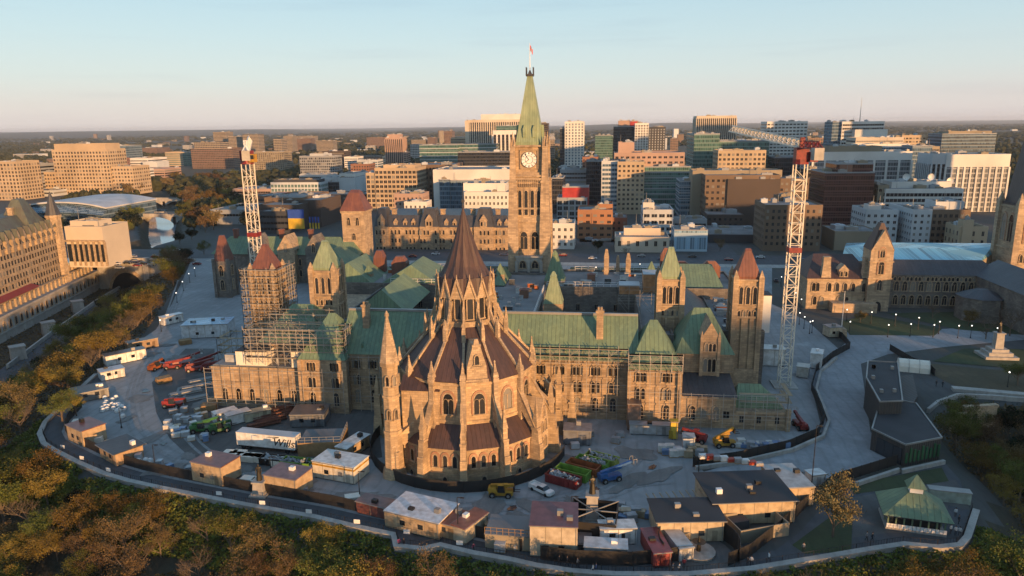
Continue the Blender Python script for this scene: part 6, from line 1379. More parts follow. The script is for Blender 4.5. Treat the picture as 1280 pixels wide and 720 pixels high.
# cars
def car_proto(pick=False):
    T = thing('car', 'dark car', 'car'); g = MB(); L = 2.25 if not pick else 2.75
    g.prism([(-L,-.86),(L-.2,-.88),(L,-.6),(L,.6),(L-.2,.88),(-L,.86)], .38, .95, [(-L+.06,-.82),(L-.35,-.82),(L-.15,-.55),(L-.15,.55),(L-.35,.82),(-L+.06,.82)])
    if pick: g.box(-L+.05,-.84,.95,-.75,-.74,1.25); g.box(-L+.05,.74,.95,-.75,.84,1.25); g.box(-L+.02,-.84,.95,-L+.12,.84,1.25)
    b = g.build('body', M['paint'], T); c0, c1 = (-1.7,1.0) if not pick else (-.75,1.45)
    MB().prism([(c0,-.8),(c1,-.8),(c1,.8),(c0,.8)], .95, 1.46, [(c0+.35,-.64),(c1-.62,-.64),(c1-.62,.64),(c0+.35,.64)]).build('windows', M['glass'], T)
    o = MB().box(c0+.36,-.65,1.46,c1-.62,.65,1.52).build('car_roof', M['paint'], T)
    for x in (-L*.62, L*.62):
        for y in (-.84,.84): g = MB(); g.bar((x,y-.11,.33),(x,y+.11,.33),.66,.66,12); g.build('wheel', M['rubber'], T)
    for y in (-.6,.6): MB().box(L-.22,y-.18,.62,L-.1,y+.18,.8).build('headlight', M['white'], T); MB().box(-L-.01,y-.16,.66,-L+.08,y+.16,.82).build('tail_light', M['red_paint'], T)
    return T
CAR, PICK = car_proto(), car_proto(True); used = {}
def car(px, py, deg, col, label, pick=False, group=None, z=0.06, xy=None):
    src = PICK if pick else CAR; q = xy or P(px, py, z); c = lin(col); first = id(src) not in used
    if first:
        used[id(src)] = 1; T = src; T.location = (*q, z); T.rotation_euler.z = R(deg); T['label'] = label
        for ch in T.children:
            if ch.name.split('.')[0] in ('body','car_roof'): ch.color = c
        if group: T['group'] = group
    else: T = dup(src, (*q, z), R(deg), label, group, {'body':c,'car_roof':c})
    if pick: T.name = 'pickup_truck'; T['category'] = 'pickup truck'
    return T
car(677,615,-38,WH,'white crew cab pickup parked by the library fence and the red skip',True)
car(1012,601,-4,(.02,.022,.025),'black car under the tall lamp post by the curved drive')
car(970,352,80,(.03,.03,.03),'dark car parked between the two gothic blocks on the right'); car(1108,351,10,(.03,.03,.032),'dark car on the drive left of the gothic stone block') if False else None
CC = [((.6,.6,.6),'white'),((.02,.02,.022),'black'),((.25,.26,.27),'silver grey'),((.22,.02,.02),'red'),((.03,.05,.12),'dark blue')]
for i in range(22):
    px, py = [(146,331),(152,326),(160,330),(168,328),(172,333),(178,331),(184,326),(190,332),(198,329),(205,325),(212,331),(218,327),(226,322),(233,318),(238,326),(246,331),(150,336),(166,322),(194,322),(209,319),(222,314),(230,330)][i]
    c, n = CC[(i*3+i//4) % 5]; car(px, py, [4,184][i % 2]+rnd.uniform(-6,6), c, f'{n} car in the traffic on the plaza bridge at the left', group=f'{n} cars on the plaza bridge')
for i in range(18):
    x = -110+i*17+rnd.uniform(-5,5); c, n = CC[(i*2+1) % 5]; car(0, 0, 0 if i % 2 else 180, c, f'{n} car on the street behind the parliament building', group=f'{n} cars on the street behind the parliament', xy=(x, 206 if i % 2 else 214))
# cranes
def mast(T, w, h, step, m, n=60):
    g = MB()
    for sx in (-1,1):
        for sy in (-1,1): g.bar((sx*w/2,sy*w/2,0),(sx*w/2,sy*w/2,h),.24)
    k = int(h/step)
    for i in range(k):
        z0, z1 = i*step, (i+1)*step; s = 1 if i % 2 else -1
        for sy in (-1,1): g.bar((-s*w/2,sy*w/2,z0),(s*w/2,sy*w/2,z1),.11); g.bar((-w/2,sy*w/2,z0),(w/2,sy*w/2,z0),.14)
        for sx in (-1,1): g.bar((sx*w/2,-s*w/2,z0),(sx*w/2,s*w/2,z1),.11); g.bar((sx*w/2,-w/2,z0),(sx*w/2,w/2,z0),.14)
    return g.build('mast', M[m], T)
def truss(T, name, p, q, w, m, n):
    p, q = Vector(p), Vector(q); d = (q-p).normalized(); a = d.cross(Vector((0,0,1))).normalized()*w/2; u = Vector((0,0,w*.9)); g = MB()
    for o in (a, -a, u): g.bar(p+o, q+o, .3)
    for i in range(n):
        f, e = p+(q-p)*(i/n), p+(q-p)*((i+1)/n)
        for o in (a, -a): g.bar(f+o, (f+e)/2+u, .18); g.bar((f+e)/2+u, e+o, .18)
        g.bar(f+a, e-a, .1)
    return g.build(name, M[m], T)
def crane(label, px0, py0, px1, py1, y, jib, red, zb=0):
    x, _ = V(px0, py0, y); xt, h = V(px1, py1, y); x = (x+xt)/2; T = thing('tower_crane', label, 'crane', (x,y,zb)); w = 2.7; h -= zb
    mast(T, w, h, 2.7, 'mast_paint')
    for z in (h*.62,): MB().box(-w/2-.2,-w/2-.2,z,w/2+.2,w/2+.2,z+1.3).build('collar', M['redp'], T) if red or z > h*.5 else None
    g = MB(); g.frus(0,0,h,1.9,h+1.2,1.9,10); g.box(-1.5,-1.5,h+1.2,1.5,1.5,h+4); g.build('slewing_unit', M['redp'], T)
    g = MB(); g.box(1.6,-2.4,h+.6,3.4,-.4,h+3.); c = g.build('cab', M['yellow'] if not red else M['redp'], T); MB().box(1.7,-2.45,h+1.5,3.3,-2.3,h+2.7).build('cab_window', M['glass'], c)
    jt = Vector(jib); d = jt.normalized(); st = Vector((0,0,h+4))
    truss(T, 'jib', st+d*1, st+jt, 2., 'mast_paint', 18); truss(T, 'counter_jib', st-d*1, st-Vector((d.x,d.y,.0))*11, 1.8, 'redp' if red else 'white', 4)
    g = MB(); g.bar((0,0,h+4),(0,0,h+(7 if not red else 6.4)),1.1,.9); ap = Vector((0,0,h+(6.8 if not red else 6.2))); g.build('tower_head', M['white' if not red else 'redp'], T)
    g = MB(); g.bar(ap, st+jt*.7+Vector((0,0,1.5)), .09); g.bar(ap, st-Vector((d.x,d.y,0))*10.5+Vector((0,0,1.5)), .09); g.build('tie_ropes', M['black'], T)
    g = MB(); e = st-Vector((d.x,d.y,0))*10; g.cbox(e.x,e.y,e.z-2.6,2.2,2.2,2.8,math.atan2(d.y,d.x)); g.build('counterweight', M['concrete'], T)
    MB().box(-3,-3,-zb if zb else -.5,3,3,.4).build('foundation', M['concrete'], T)
yb = P(982,482)[1]; xm = V(990,330,yb)[0]
tip = Vector((*V(914,164,yb+62)[:1], yb+62, V(914,164,yb+62)[1])); zt = V(998,196,yb)[1]
crane('tall pale tower crane with red machinery, right of the parliament building', 982, 482, 998, 205, yb, (tip.x-xm, 62, tip.z-V(998,205,yb)[1]-4), True)
crane('white tower crane with yellow cab behind the scaffolded tower, its jib pointing away', 322, 332, 309, 205, 46, (-21, 43, 2.), False)
# scaffolds
def scaffold(label, x0, x1, y0, y1, z0, z1, dx=2., dz=2., sides='fblr', m='scaf', planks=True, braces=True):
    T = thing('scaffold', label, 'scaffold', ((x0+x1)/2,(y0+y1)/2,z0)); ox, oy = T.location.x, T.location.y; g = MB(); l = MB(); pl = MB(); br = MB()
    nx = max(1, round((x1-x0)/dx)); ny = max(1, round((y1-y0)/dx)); nz = max(1, round((z1-z0)/dz)); pts = []
    fx = [(x0+(x1-x0)*i/nx) for i in range(nx+1)]; fy = [(y0+(y1-y0)*i/ny) for i in range(ny+1)]; h = z1-z0
    segs = []
    if 'f' in sides: segs.append([(x, y0) for x in fx])
    if 'b' in sides: segs.append([(x, y1) for x in fx])
    if 'l' in sides: segs.append([(x0, y) for y in fy])
    if 'r' in sides: segs.append([(x1, y) for y in fy])
    for s in segs:
        for p in s: j = rnd.uniform(-.2,.9); g.bar((p[0]-ox,p[1]-oy,0),(p[0]-ox,p[1]-oy,h+j),.1)
        a, b = s[0], s[-1]
        for k in range(1, nz+1):
            z = h*k/nz; l.bar((a[0]-ox,a[1]-oy,z),(b[0]-ox,b[1]-oy,z),.09); l.bar((a[0]-ox,a[1]-oy,z-.9),(b[0]-ox,b[1]-oy,z-.9),.06)
        if braces:
            for i in range(0, len(s)-1, 2):
                for k in range(nz):
                    p, q = s[i], s[i+1]; p, q = (p, q) if k % 2 else (q, p); br.bar((p[0]-ox,p[1]-oy,h*k/nz),(q[0]-ox,q[1]-oy,h*(k+1)/nz),.06)
    if planks:
        for k in range(1, nz+1):
            z = h*k/nz+.06
            for s in segs:
                a, b = s[0], s[-1]; inn = Vector((-(b[1]-a[1]), b[0]-a[0])).normalized()*.5*(1 if s is segs[0] or (len(segs) > 3 and s is segs[3]) else -1)
                pl.bar((a[0]-ox+inn.x,a[1]-oy+inn.y,z),(b[0]-ox+inn.x,b[1]-oy+inn.y,z),.9 if abs(a[1]-b[1]) < .1 else .9,.06)
    for b, n, mm in ((g,'standards',m),(l,'ledgers',m),(br,'braces',m),(pl,'planks','scafplank')):
        if b.v: b.build(n, M[mm], T)['kind'] = 'stuff'
    return T
scaffold('dense scaffold tower wrapped round the red roofed left tower', -88.4,-77.4, 19.6,30.6, 6,30.6, 1.6, 1.9)
scaffold('wide scaffold before the left pavilion roof', -77,-51.5, -2.2,4., 11.5,20.5, 1.7, 1.9, 'fblr')
scaffold('scaffold bridge between the left tower and the pavilion', -76,-60, 10,16, 11,21, 2., 2.2, 'fb')
scaffold('open scaffold beside the pale store left of the scaffold tower', -101,-91, 26,34, 0,9, 2.2, 2.2)
scaffold('roof edge scaffold along the eaves of the long green roof', -11,16, -1.8,-.9, 13.9,17.6, 2.2, 1.8, 'fb'); scaffold('roof edge scaffold round the right pavilion', 16,28, -4.6,-3.6, 13.4,17.4, 2.2, 1.8, 'fb')
scaffold('thin scaffold poles against the long wall right of the library', -3,16, -1.5,-1.45, -1,14, 2.4, 4.4, 'f', planks=False, braces=False); scaffold('thin scaffold poles against the right pavilion wall', 16.4,27.6, -4.2,-4.15, -1,13.4, 2.2, 4.4, 'f', planks=False, braces=False)
scaffold('thin scaffold poles against the low right wing', 27.8,51.5, -4.0,-3.95, -1,8.4, 2.4, 4.2, 'f', planks=False, braces=False); scaffold('thin scaffold poles against the left wing walls', -87,-51.6, -4.2,-4.15, -1,10.8, 2.5, 4., 'f', planks=False, braces=False)
scaffold('thin scaffold poles against the shaded wall left of the library', -51,-38, -1.5,-1.45, -1,14, 2.4, 4.4, 'f', planks=False, braces=False)
scaffold('scaffold on the terrace of the low right wing', 41,51.6, -2.6,5.4, 4.6,8.2, 2.6, 1.8, 'fr', braces=False); scaffold('free standing scaffold carrying an orange cabin over the courtyard roof', 14,27, 36,42, 16,24, 3., 4., 'fblr', planks=False)
for p in [(14.5,36.3,20,41.5,21.8,24.2,'small orange plywood cabin on the courtyard scaffold'),(21,36,27,42,22.5,27.5,'tall orange plywood cabin with pale roof on the courtyard scaffold')]:
    T = thing('plywood_cabin', p[6], 'cabin', ((p[0]+p[2])/2,(p[1]+p[3])/2,p[4])); w, d, h = (p[2]-p[0])/2, (p[3]-p[1])/2, p[5]-p[4]; b = MB().box(-w,-d,0,w,d,h).build('wall', M['paint'], T); b.color = (.5,.24,.11,1); MB().box(-w-.1,-d-.1,h,w+.1,d+.1,h+.2).build('roof', M['flatroof_pale'], T)
def box_on(label, x0, y0, z0, x1, y1, z1, m, name='roof_hut', cat='hut', rm='flatroof_dark'):
    T = thing(name, label, cat, ((x0+x1)/2,(y0+y1)/2,z0)); w, d = (x1-x0)/2, (y1-y0)/2; MB().box(-w,-d,0,w,d,z1-z0).build('wall', M[m], T); MB().box(-w-.1,-d-.1,z1-z0,w+.1,d+.1,z1-z0+.15).build('roof', M[rm], T)
box_on('white sheeted hut on the flat roof of the left wing', -80.5,-.4,10.6,-72.5,4,14.2,'tarp'); box_on('narrow white sheeted screen at the right end of the flat left wing roof', -65.8,-.9,10.6,-62.6,0,14.6,'tarp'); box_on('white sheeted tank hut behind the right tower', 49.6,28,14,53.6,33,24,'white')
# things on the flat roofs
for i in range(120):
    R_ = [(-28,20,-8,84,16.55),(-84,66,-30,90,16.95),(-6,66,50,90,16.75),(-84,1,-64,6,10.62),(42,28,51,62,14.15)][i % 5]; x, y = rnd.uniform(R_[0]+1,R_[2]-3), rnd.uniform(R_[1]+1,R_[3]-2); w, d, h = rnd.uniform(.7,3.4), rnd.uniform(.6,2.), rnd.uniform(.4,1.9)
    k = i % 4; T = thing('roof_unit', ('grey ventilation unit on the flat roofs of the parliament building','stack of pale boards on the flat roofs of the parliament building','orange crate on the flat roofs of the parliament building','dark plant box on the flat roofs of the parliament building')[k], 'roof equipment', (x,y,R_[4]), 0, ('grey units','pale boards','orange crates','dark plant boxes')[k]+' on the parliament roofs')
    b = MB().box(-w/2,-d/2,0,w/2,d/2,h).build('casing', M['paint'], T); b.color = lin([(.4,.41,.42),(.62,.6,.56),(.45,.14,.05),(.08,.085,.09)][k]); MB().box(-w/2-.06,-d/2-.06,h,w/2+.06,d/2+.06,h+.08).build('lid', M['steel'], T)
# ================================================================ right: visitor building, tent, pavilion, monument
def prism_px(pts, z0, z1, ox, oy): return [(P(*q, z1)[0]-ox, P(*q, z1)[1]-oy) for q in pts]
def visitor():
    q = P(1120,540); T = thing('visitor_centre', 'low angular visitor building with black roofs and dark slatted walls', 'building', (*q,0)); ox, oy = q
    up = prism_px([(1085,452),(1122,454),(1128,502),(1100,503),(1083,473)], 0, 7.6, ox, oy); lo = prism_px([(1100,503),(1128,502),(1145,505),(1177,548),(1132,557),(1090,537)], 0, 4.6, ox, oy); sd = prism_px([(1123,470),(1141,468),(1147,495),(1142,503),(1128,502)], 0, 4.4, ox, oy)
    defm('slat_dark', (.06,.055,.05), .6, 'corr', p=(.6,1)); 
    MB().prism(up, 0, 7.6).build('upper_wall', M['slat_dark'], T); MB().prism(lo, 0, 4.6).build('lower_wall', M['slat_dark'], T); MB().prism(sd, 0, 4.4).build('side_wall', M['slat_dark'], T)
    ins = lambda pp, k: [(sum(p[0] for p in pp)/len(pp)*(1-k)+p[0]*k, sum(p[1] for p in pp)/len(pp)*(1-k)+p[1]*k) for p in pp]
    MB().prism(ins(up,.97), 7.6, 7.75).build('roof', M['flatroof_dark'], T); MB().prism(ins(lo,.97), 4.6, 4.75).build('roof', M['flatroof_dark'], T)
    for pp, z in ((up,7.6),(lo,4.6)): r = MB(); ribbon(r, [Vector((*p,0)) for p in pp+pp[:1]], .3, z, z+.35); r.build('roof_edge', M['steel'], T)
    a, b = lo[4], lo[5]; g = MB(); 
    for t in (.2,.45,.7): x, y = a[0]+(b[0]-a[0])*t, a[1]+(b[1]-a[1])*t; g.cbox(x,y-.1,.2,2.,.25,3.4,math.atan2(b[1]-a[1],b[0]-a[0]))
    g.build('entrance_glazing', M['glass'], T)
    a, b = lo[3], lo[4]
    M['screen_green'] = mat('screen_green', (.03,.12,.05), .6); n = 9
    for i in range(n): t = (i+.5)/n; x, y = a[0]+(b[0]-a[0])*t, a[1]+(b[1]-a[1])*t; MB().cbox(x,y-.12,.8,.5,.2,2.6+.5*math.sin(i*2.1),math.atan2(b[1]-a[1],b[0]-a[0])).build('green_fin', M['screen_green'], T)
    for i in range(6): x, y = ins(up,.6)[i % 5]; MB().cbox(x,y,7.75,.7,.7,.8).build('roof_vent', M['steel'], T)
visitor()
q = P(1141,463); T = thing('tent', 'white arched tent behind the visitor building', 'tent', (*q,0), R(-14)); g = MB(); n = 8; vs = []
for x in (-3.9,3.9): vs += [(x,2.2*math.cos(math.pi*i/n),3.2*math.sin(math.pi*i/n)**.8) for i in range(n+1)]
g.add(vs, [(i,i+1,n+2+i,n+1+i) for i in range(n)]+[tuple(range(n,-1,-1)),tuple(range(n+1,2*n+2))]); g.build('canopy', M['tarp'], T); 
for x in (-3.8,-1.3,1.3,3.8): g = MB(); [g.bar((x,2.26*math.cos(math.pi*i/n),3.26*math.sin(math.pi*i/n)**.8),(x,2.26*math.cos(math.pi*(i+1)/n),3.26*math.sin(math.pi*(i+1)/n)**.8),.08) for i in range(n)]; g.build('hoop', M['steel'], T)
def pavilion():
    q = P(1140,657); T = thing('garden_pavilion', 'green roofed garden pavilion with cupola and a white panelled balustrade', 'pavilion', (*q,0), R(-10)); g = MB()
    g.prism([(-4.6,-2.6),(4.6,-2.6),(4.6,4),(-4.6,4)], 0, .5); g.build('floor', M['concrete'], T)
    for x in np.linspace(-4.3,4.3,8): MB().cbox(x,-2.4,.5,.22,.22,2.6).build('post', M['copper_green'], T)
    for x in (-4.3,4.3):
        for y in (0,3.6): MB().cbox(x,y,.5,.22,.22,2.6).build('post', M['copper_green'], T)
    MB().box(-3.8,-1.6,.5,3.8,3.4,3.).build('glazed_wall', M['glass'], T); b = MB()
    for i in range(16): b.box(-4.5+i*.57,-2.66,.55,-4.5+i*.57+.5,-2.58,1.3)
    b.build('balustrade', M['white'], T)
    MB().rfrus(0,.7,3.1,10.6,8.2,6.2,2.6,2.2).build('roof', M['copper_green'], T); MB().box(-5.3,-3.4,2.95,5.3,4.8,3.1).build('eaves', M['slate'], T)
    MB().rfrus(0,.7,6.2,2.,1.8,7.2,2.,1.8).build('cupola', M['white'], T); MB().rfrus(0,.7,7.2,3.,2.8,9.2,.2,.2).build('cupola_roof', M['copper_green'], T)
pavilion()
q = P(1185,626); T = thing('kiosk', 'long pale green service counter at the right end of the terrace', 'kiosk', (*q,0), R(-8)); b = MB().box(-3.4,-.8,0,3.4,.8,2.2).build('body', M['paint'], T); b.color = (.3,.36,.31,1); MB().box(-3.5,-.9,2.2,3.5,.9,2.35).build('top', M['steel'], T)
# people: one continuous skinned body, baked once per pose
def person_mesh(pose):
    me = bpy.data.meshes.new('skeleton'); s = pose
    J = dict(pel=(0,0,.95),bel=(0,0,1.12),che=(0,.01,1.34),nec=(0,.01,1.5),hea=(0,-.01,1.6),top=(0,-.02,1.74),
             hl=(-.1,0,.9),kl=(-.11,-.05-s*.12,.5),al=(-.11,.05-s*.25,.09),tl=(-.12,-.12-s*.26,.04),hr=(.1,0,.9),kr=(.11,-.05+s*.1,.5),ar=(.11,.05+s*.25,.09),tr=(.12,-.12+s*.24,.04),
             sl=(-.2,.01,1.4),el=(-.27,.05+s*.12,1.13),wl=(-.26,-.08+s*.22,.9),fl=(-.26,-.12+s*.24,.8),sr=(.2,.01,1.4),er=(.27,.05-s*.12,1.13),wr=(.26,-.08-s*.22,.9),fr=(.26,-.12-s*.24,.8))
    E = [('pel','bel'),('bel','che'),('che','nec'),('nec','hea'),('hea','top'),('pel','hl'),('hl','kl'),('kl','al'),('al','tl'),('pel','hr'),('hr','kr'),('kr','ar'),('ar','tr'),('che','sl'),('sl','el'),('el','wl'),('wl','fl'),('che','sr'),('sr','er'),('er','wr'),('wr','fr')]
    rad = dict(pel=.15,bel=.14,che=.16,nec=.06,hea=.095,top=.08,hl=.1,kl=.065,al=.05,tl=.045,hr=.1,kr=.065,ar=.05,tr=.045,sl=.075,el=.05,wl=.035,fl=.035,sr=.075,er=.05,wr=.035,fr=.035)
    k = list(J); me.from_pydata([J[i] for i in k], [(k.index(a),k.index(b)) for a, b in E], [])
    o = bpy.data.objects.new('skeleton', me); COL.objects.link(o); o.modifiers.new('skin', 'SKIN'); o.modifiers.new('sub', 'SUBSURF').levels = 1
    for i, n in enumerate(k): me.skin_vertices[0].data[i].radius = (rad[n], rad[n]*.85)
    me.skin_vertices[0].data[0].use_root = True
    dg = bpy.context.evaluated_depsgraph_get(); out = bpy.data.meshes.new_from_object(o.evaluated_get(dg)); bpy.data.objects.remove(o); out.name = 'person'; return out
M['skin'] = mat('skin', (.42,.25,.17), .6, bump=.02); M['hair'] = mat('hair', (.03,.02,.015), .8)
CL = {'dark':((.03,.03,.035),(.02,.022,.03)),'pink':((.5,.08,.16),(.03,.03,.04)),'white':((.65,.65,.63),(.05,.05,.06)),'blue':((.05,.1,.25),(.06,.06,.07)),'red':((.4,.04,.04),(.04,.04,.05)),'grey':((.25,.25,.25),(.03,.03,.035))}
CM = {k: (mat('top_'+k, v[0], .9), mat('trousers_'+k, v[1], .9)) for k, v in CL.items()}
PB = [person_mesh(.9), person_mesh(.15)]; hairm = MB()
hairm.frus(0,0,1.66,.105,1.72,.11,8); hairm.frus(0,0,1.72,.11,1.8,.05,8); hairm = hairm.mesh('hair', M['hair'], True)
def person(px, py, c, pose, deg, label, z=.1, mats=None, sc_=1., xy=None, name='person', cat='person', group=None):
    me = PB[pose].copy(); me.materials.clear()
    for m in (mats or (M['skin'], CM[c][0], CM[c][1])): me.materials.append(m)
    for p in me.polygons:
        h = p.center.z; p.material_index = 0 if (h > 1.49 or (h < .86 and abs(p.center.x) > .2)) else 1 if h > .93 else 2; p.use_smooth = True
    q = xy or P(px, py, z); o = bpy.data.objects.new(name, me); COL.objects.link(o); o.location = (*q, z); o.rotation_euler.z = R(deg); o.scale = (sc_,)*3; tag(o, label, cat, group)
    linkmesh('hair', hairm, o) if not mats else None; return o
for a in [(499,684,'pink',1,20,'person in a pink top leaning at the railing left of the stone buttress'),(505,684,'dark',1,-20,'person in dark clothes beside the one in pink at the railing'),(592,690,'pink',0,80,'person in a pink jacket walking on the walkway alone'),
    (699,706,'dark',0,90,'leftmost walker in dark clothes below the tall tan cabin'),(709,707,'dark',0,90,'second walker in dark clothes below the tall tan cabin'),(722,709,'grey',0,90,'walker in grey with pale shoes below the enclosed statue'),(741,717,'white',0,-90,'walker in a white top nearest the bottom edge'),(745,716,'blue',0,-90,'walker in a blue top beside the one in white at the bottom edge'),
    (841,716,'grey',0,90,'person in grey at the hoarding left of the fountain'),(849,716,'white',0,70,'person in a white top at the hoarding left of the fountain'),(855,710,'red',1,0,'person in a red top at the hoarding left of the fountain'),(934,708,'dark',1,10,'person in dark clothes at the railing right of the fountain'),(939,707,'white',1,-10,'person in a pale top at the railing right of the fountain'),
    (961,702,'white',0,100,'walker in white on the footpath left of the lawn'),(1004,690,'grey',1,0,'person standing at the tip of the lawn'),(1083,676,'grey',0,60,'walker in grey before the garden pavilion'),(1090,677,'dark',0,60,'walker in black before the garden pavilion'),
    (1188,667,'white',1,30,'left one of three people in white on the terrace'),(1194,669,'white',1,0,'middle one of three people in white on the terrace'),(1199,670,'white',1,-30,'right one of three people in white on the terrace'),(1198,655,'dark',1,40,'person in black on the right of the terrace'),(1194,646,'white',1,0,'person in pale clothes by the service counter'),
    (1170,483,'dark',0,20,'left one of two people on the paved corner behind the visitor building'),(1178,484,'dark',0,20,'right one of two people on the paved corner behind the visitor building')]: person(*a)
# statues and the monument
def statue(px, py, h, label, ped, z=0, figs=1.7):
    q = P(px, py); T = thing('statue', label, 'statue', (*q,z)); g = MB(); w = ped; g.cbox(0,0,0,w*1.5,w*1.5,.4); g.cbox(0,0,.4,w*1.15,w*1.15,.4); g.rfrus(0,0,.8,w,w,h-.3,w*.85,w*.85); g.cbox(0,0,h-.3,w*1.05,w*1.05,.3); g.build('pedestal', M['granite'], T)
    me = PB[1].copy(); me.materials.clear(); me.materials.append(M['bronze']); o = linkmesh('figure', me, T, (0,0,h-.05), .3, (figs,)*3)
    g = MB(); g.frus(0,.05,h,.55*figs*.55,h+.95*figs,.2*figs,8); g.build('robe', M['bronze'], T); return T
statue(740,650,5.2,'bronze standing statue on a pedestal inside the dark walled enclosure',2.2,0,2.)
statue(326,618,3.,'dark bronze statue group on a pale stone pedestal beside the tan cabin',2.2,0,1.9)
t = statue(1245,446,7.5,'bronze statue on a tall pale stepped pedestal on the right lawn',2.4,0,2.); g = MB(); g.cbox(0,0,0,9,7,.9); g.cbox(0,0,.9,6.6,5.2,1.); g.cbox(0,0,1.9,4.6,4.,.9); g.build('steps', M['granite'], t)
T = thing('enclosure', 'dark walled open enclosure round the bronze statue', 'enclosure', (*P(742,662),0), R(-4)); b = MB()
for a in ((-4,-4,4,-3.8),(-4,3.6,4,3.8),(-4,-3.8,-3.8,3.6),(3.8,-3.8,4,3.6)): b.box(a[0],a[1],0,a[2],a[3],3.6)
b.build('wall', M['fence_black'], T); b = MB()
for p, q_ in (((-4,-4),(4,3.8)),((-4,3.8),(4,-4)),((-4,0),(4,0))): b.bar((*p,3.65),(*q_,3.65),.16)
b.build('braces', M['steel'], T)
q = P(873,692); T = thing('fountain', 'tiered dark fountain in a round paved court', 'fountain', (*q,0)); g = MB(); g.frus(0,0,.06,5.4,.1,5.4,24); g.build('round_court', M['gravel_dark'], T); g = MB(); g.frus(0,0,.1,2.6,.6,2.7,16); g.build('basin', M['granite'], T); g = MB(); g.frus(0,0,.6,.4,1.8,.3,10); g.frus(0,0,1.8,.3,2.2,1.1,12); g.frus(0,0,2.2,.2,3.2,.12,8); g.build('tiers', M['bronze'], T)
b = MB(); ribbon(b, [(q[0]+6.4*math.cos(R(a)), q[1]+6.4*math.sin(R(a))) for a in range(-20, 215, 15)], .1, 0, 3.2); tag(b.build('screen', M['fence_black']), 'curved dark screen behind the fountain court', 'screen')
# stone ruin, arched niches in the bank, flagpole, gate piers
T = thing('stone_ruin', 'sunlit stone ruin with two pointed openings among the trees on the right', 'ruin', (*P(1218,527),-2), R(14)); g = MB(); g.box(-2.6,0,0,5.4,1,5.6); g.box(-6.5,-1,0,-2.6,0,4.6); g.box(-2.8,-.1,5.2,5.6,1.1,5.8); g.build('wall', M['dressed'], T)
for x in (-.2,2.8): linkmesh('opening', gothic_window(1.3,2.6,'dressed',1), T, (x,-.02,1.6))
for px, py, lb in ((350,662,'stone niche wall with a small arch in the bank below the hoarding, left'),(506,700,'stone buttress wall with a dark arch below the jog in the walkway wall')):
    q = P(px, py, -3); T = thing('stone_arch', lb, 'wall', (q[0],q[1],-6.5), R(-12)); g = MB(); g.prism([(-5.5,0),(5.5,0),(5.5,3),(-5.5,3)], 0, 5.6, [(-4.5,.6),(4.5,.6),(4.5,3),(-4.5,3)]); g.build('wall', M['concrete'], T); linkmesh('opening', gothic_window(1.5,2.7,'dressed',1), T, (0,.22,2.))
T = thing('flagpole', 'flagpole on a square stone base by the gatehouse', 'flagpole', (*P(1051,420),0)); MB().rfrus(0,0,0,3,3,2.6,2.4,2.4).build('base', M['dressed'], T); MB().tap((0,0,2.6),(0,0,15),.14,.07).build('pole', M['white'], T)
for i, (px, py) in enumerate([(98,390),(62,418),(24,450)]):
    T = thing('gate_pier', ('pale stone block pier on the valley road, farthest','pale stone block pier on the valley road, middle one','pale stone block pier on the valley road, nearest')[i], 'pier', (*P(px,py,-16),-16), R(50)); MB().rfrus(0,0,0,5.,4.2,5.2,4.6,3.8).build('block', M['concrete'], T); MB().cbox(0,0,5.2,5.2,4.4,.5).build('cap', M['concrete'], T)
w = MB(); ribbon(w, [P(*q,-16) for q in [(10,462),(62,422),(120,380),(150,362)]], .8, -17, -14); tag(w.build('low_wall', M['concrete']), 'low stone wall following the valley road below the terrace', 'wall')
T = thing('house', 'small stone house with a pale green gabled roof at the left edge of the valley', 'house', (*P(4,508,-16),-16), R(30)); MB().box(-4,-3,0,4,3,4).build('wall', M['concrete'], T); MB().gable(-4.4,-3.4,4.4,3.4,4.02,2.8,'y',0).build('roof', M['copper_pale'], T); linkmesh('window', rect_window(.9,1.3,'darkglass','dressed'), T, (0,-3.02,1.4))
# lamps
def lamp(T, h, glow='lampglow', arm=False):
    MB().tap((0,0,0),(0,0,h),.11,.06).build('pole', M['black'], T); MB().frus(0,0,0,.22,.5,.16,8).build('foot', M['black'], T)
    if arm: MB().bar((0,0,h),(.9,0,h+.1),.1).build('arm', M['black'], T); MB().box(.5,-.16,h-.05,1.2,.16,h+.05).build('lamp_head', M['black'], T)
    else: g = MB(); g.frus(0,0,h,.1,h+.14,.21,10); g.frus(0,0,h+.14,.21,h+.36,.08,10); g.build('globe', M[glow], T, True)
LP = thing('street_lamp', 'black lamp post with a lit white globe on the lawns and drives at the right', 'street lamp', (0,0,0), 0, 'lit globe lamps on the right lawns'); lamp(LP, 4.)
LPX = [(977,346),(995,366),(1002,374),(1000,391),(1006,396),(1013,402),(1016,401),(1059,387),(1063,402),(1090,390),(1111,406),(1120,393),(1139,405),(1149,397),(1168,406),(1175,402),(1199,407),(1215,407),(1262,465),(1247,410)]
for i, (px, py) in enumerate(LPX):
    q = P(px, py, 4.2)
    if i == 0: LP.location = (*q, 0)
    else: dup(LP, (*q,0))
for px, py in [(228,352),(220,366),(236,342),(243,335),(200,400),(500,340),(745,334),(640,338),(800,330),(880,334),(940,332),(690,330)]:
    dup(LP, (*P(px,py,4.2),0), 0, 'black lamp post with a lit globe on the street behind the parliament', 'lit globe lamps behind the parliament')
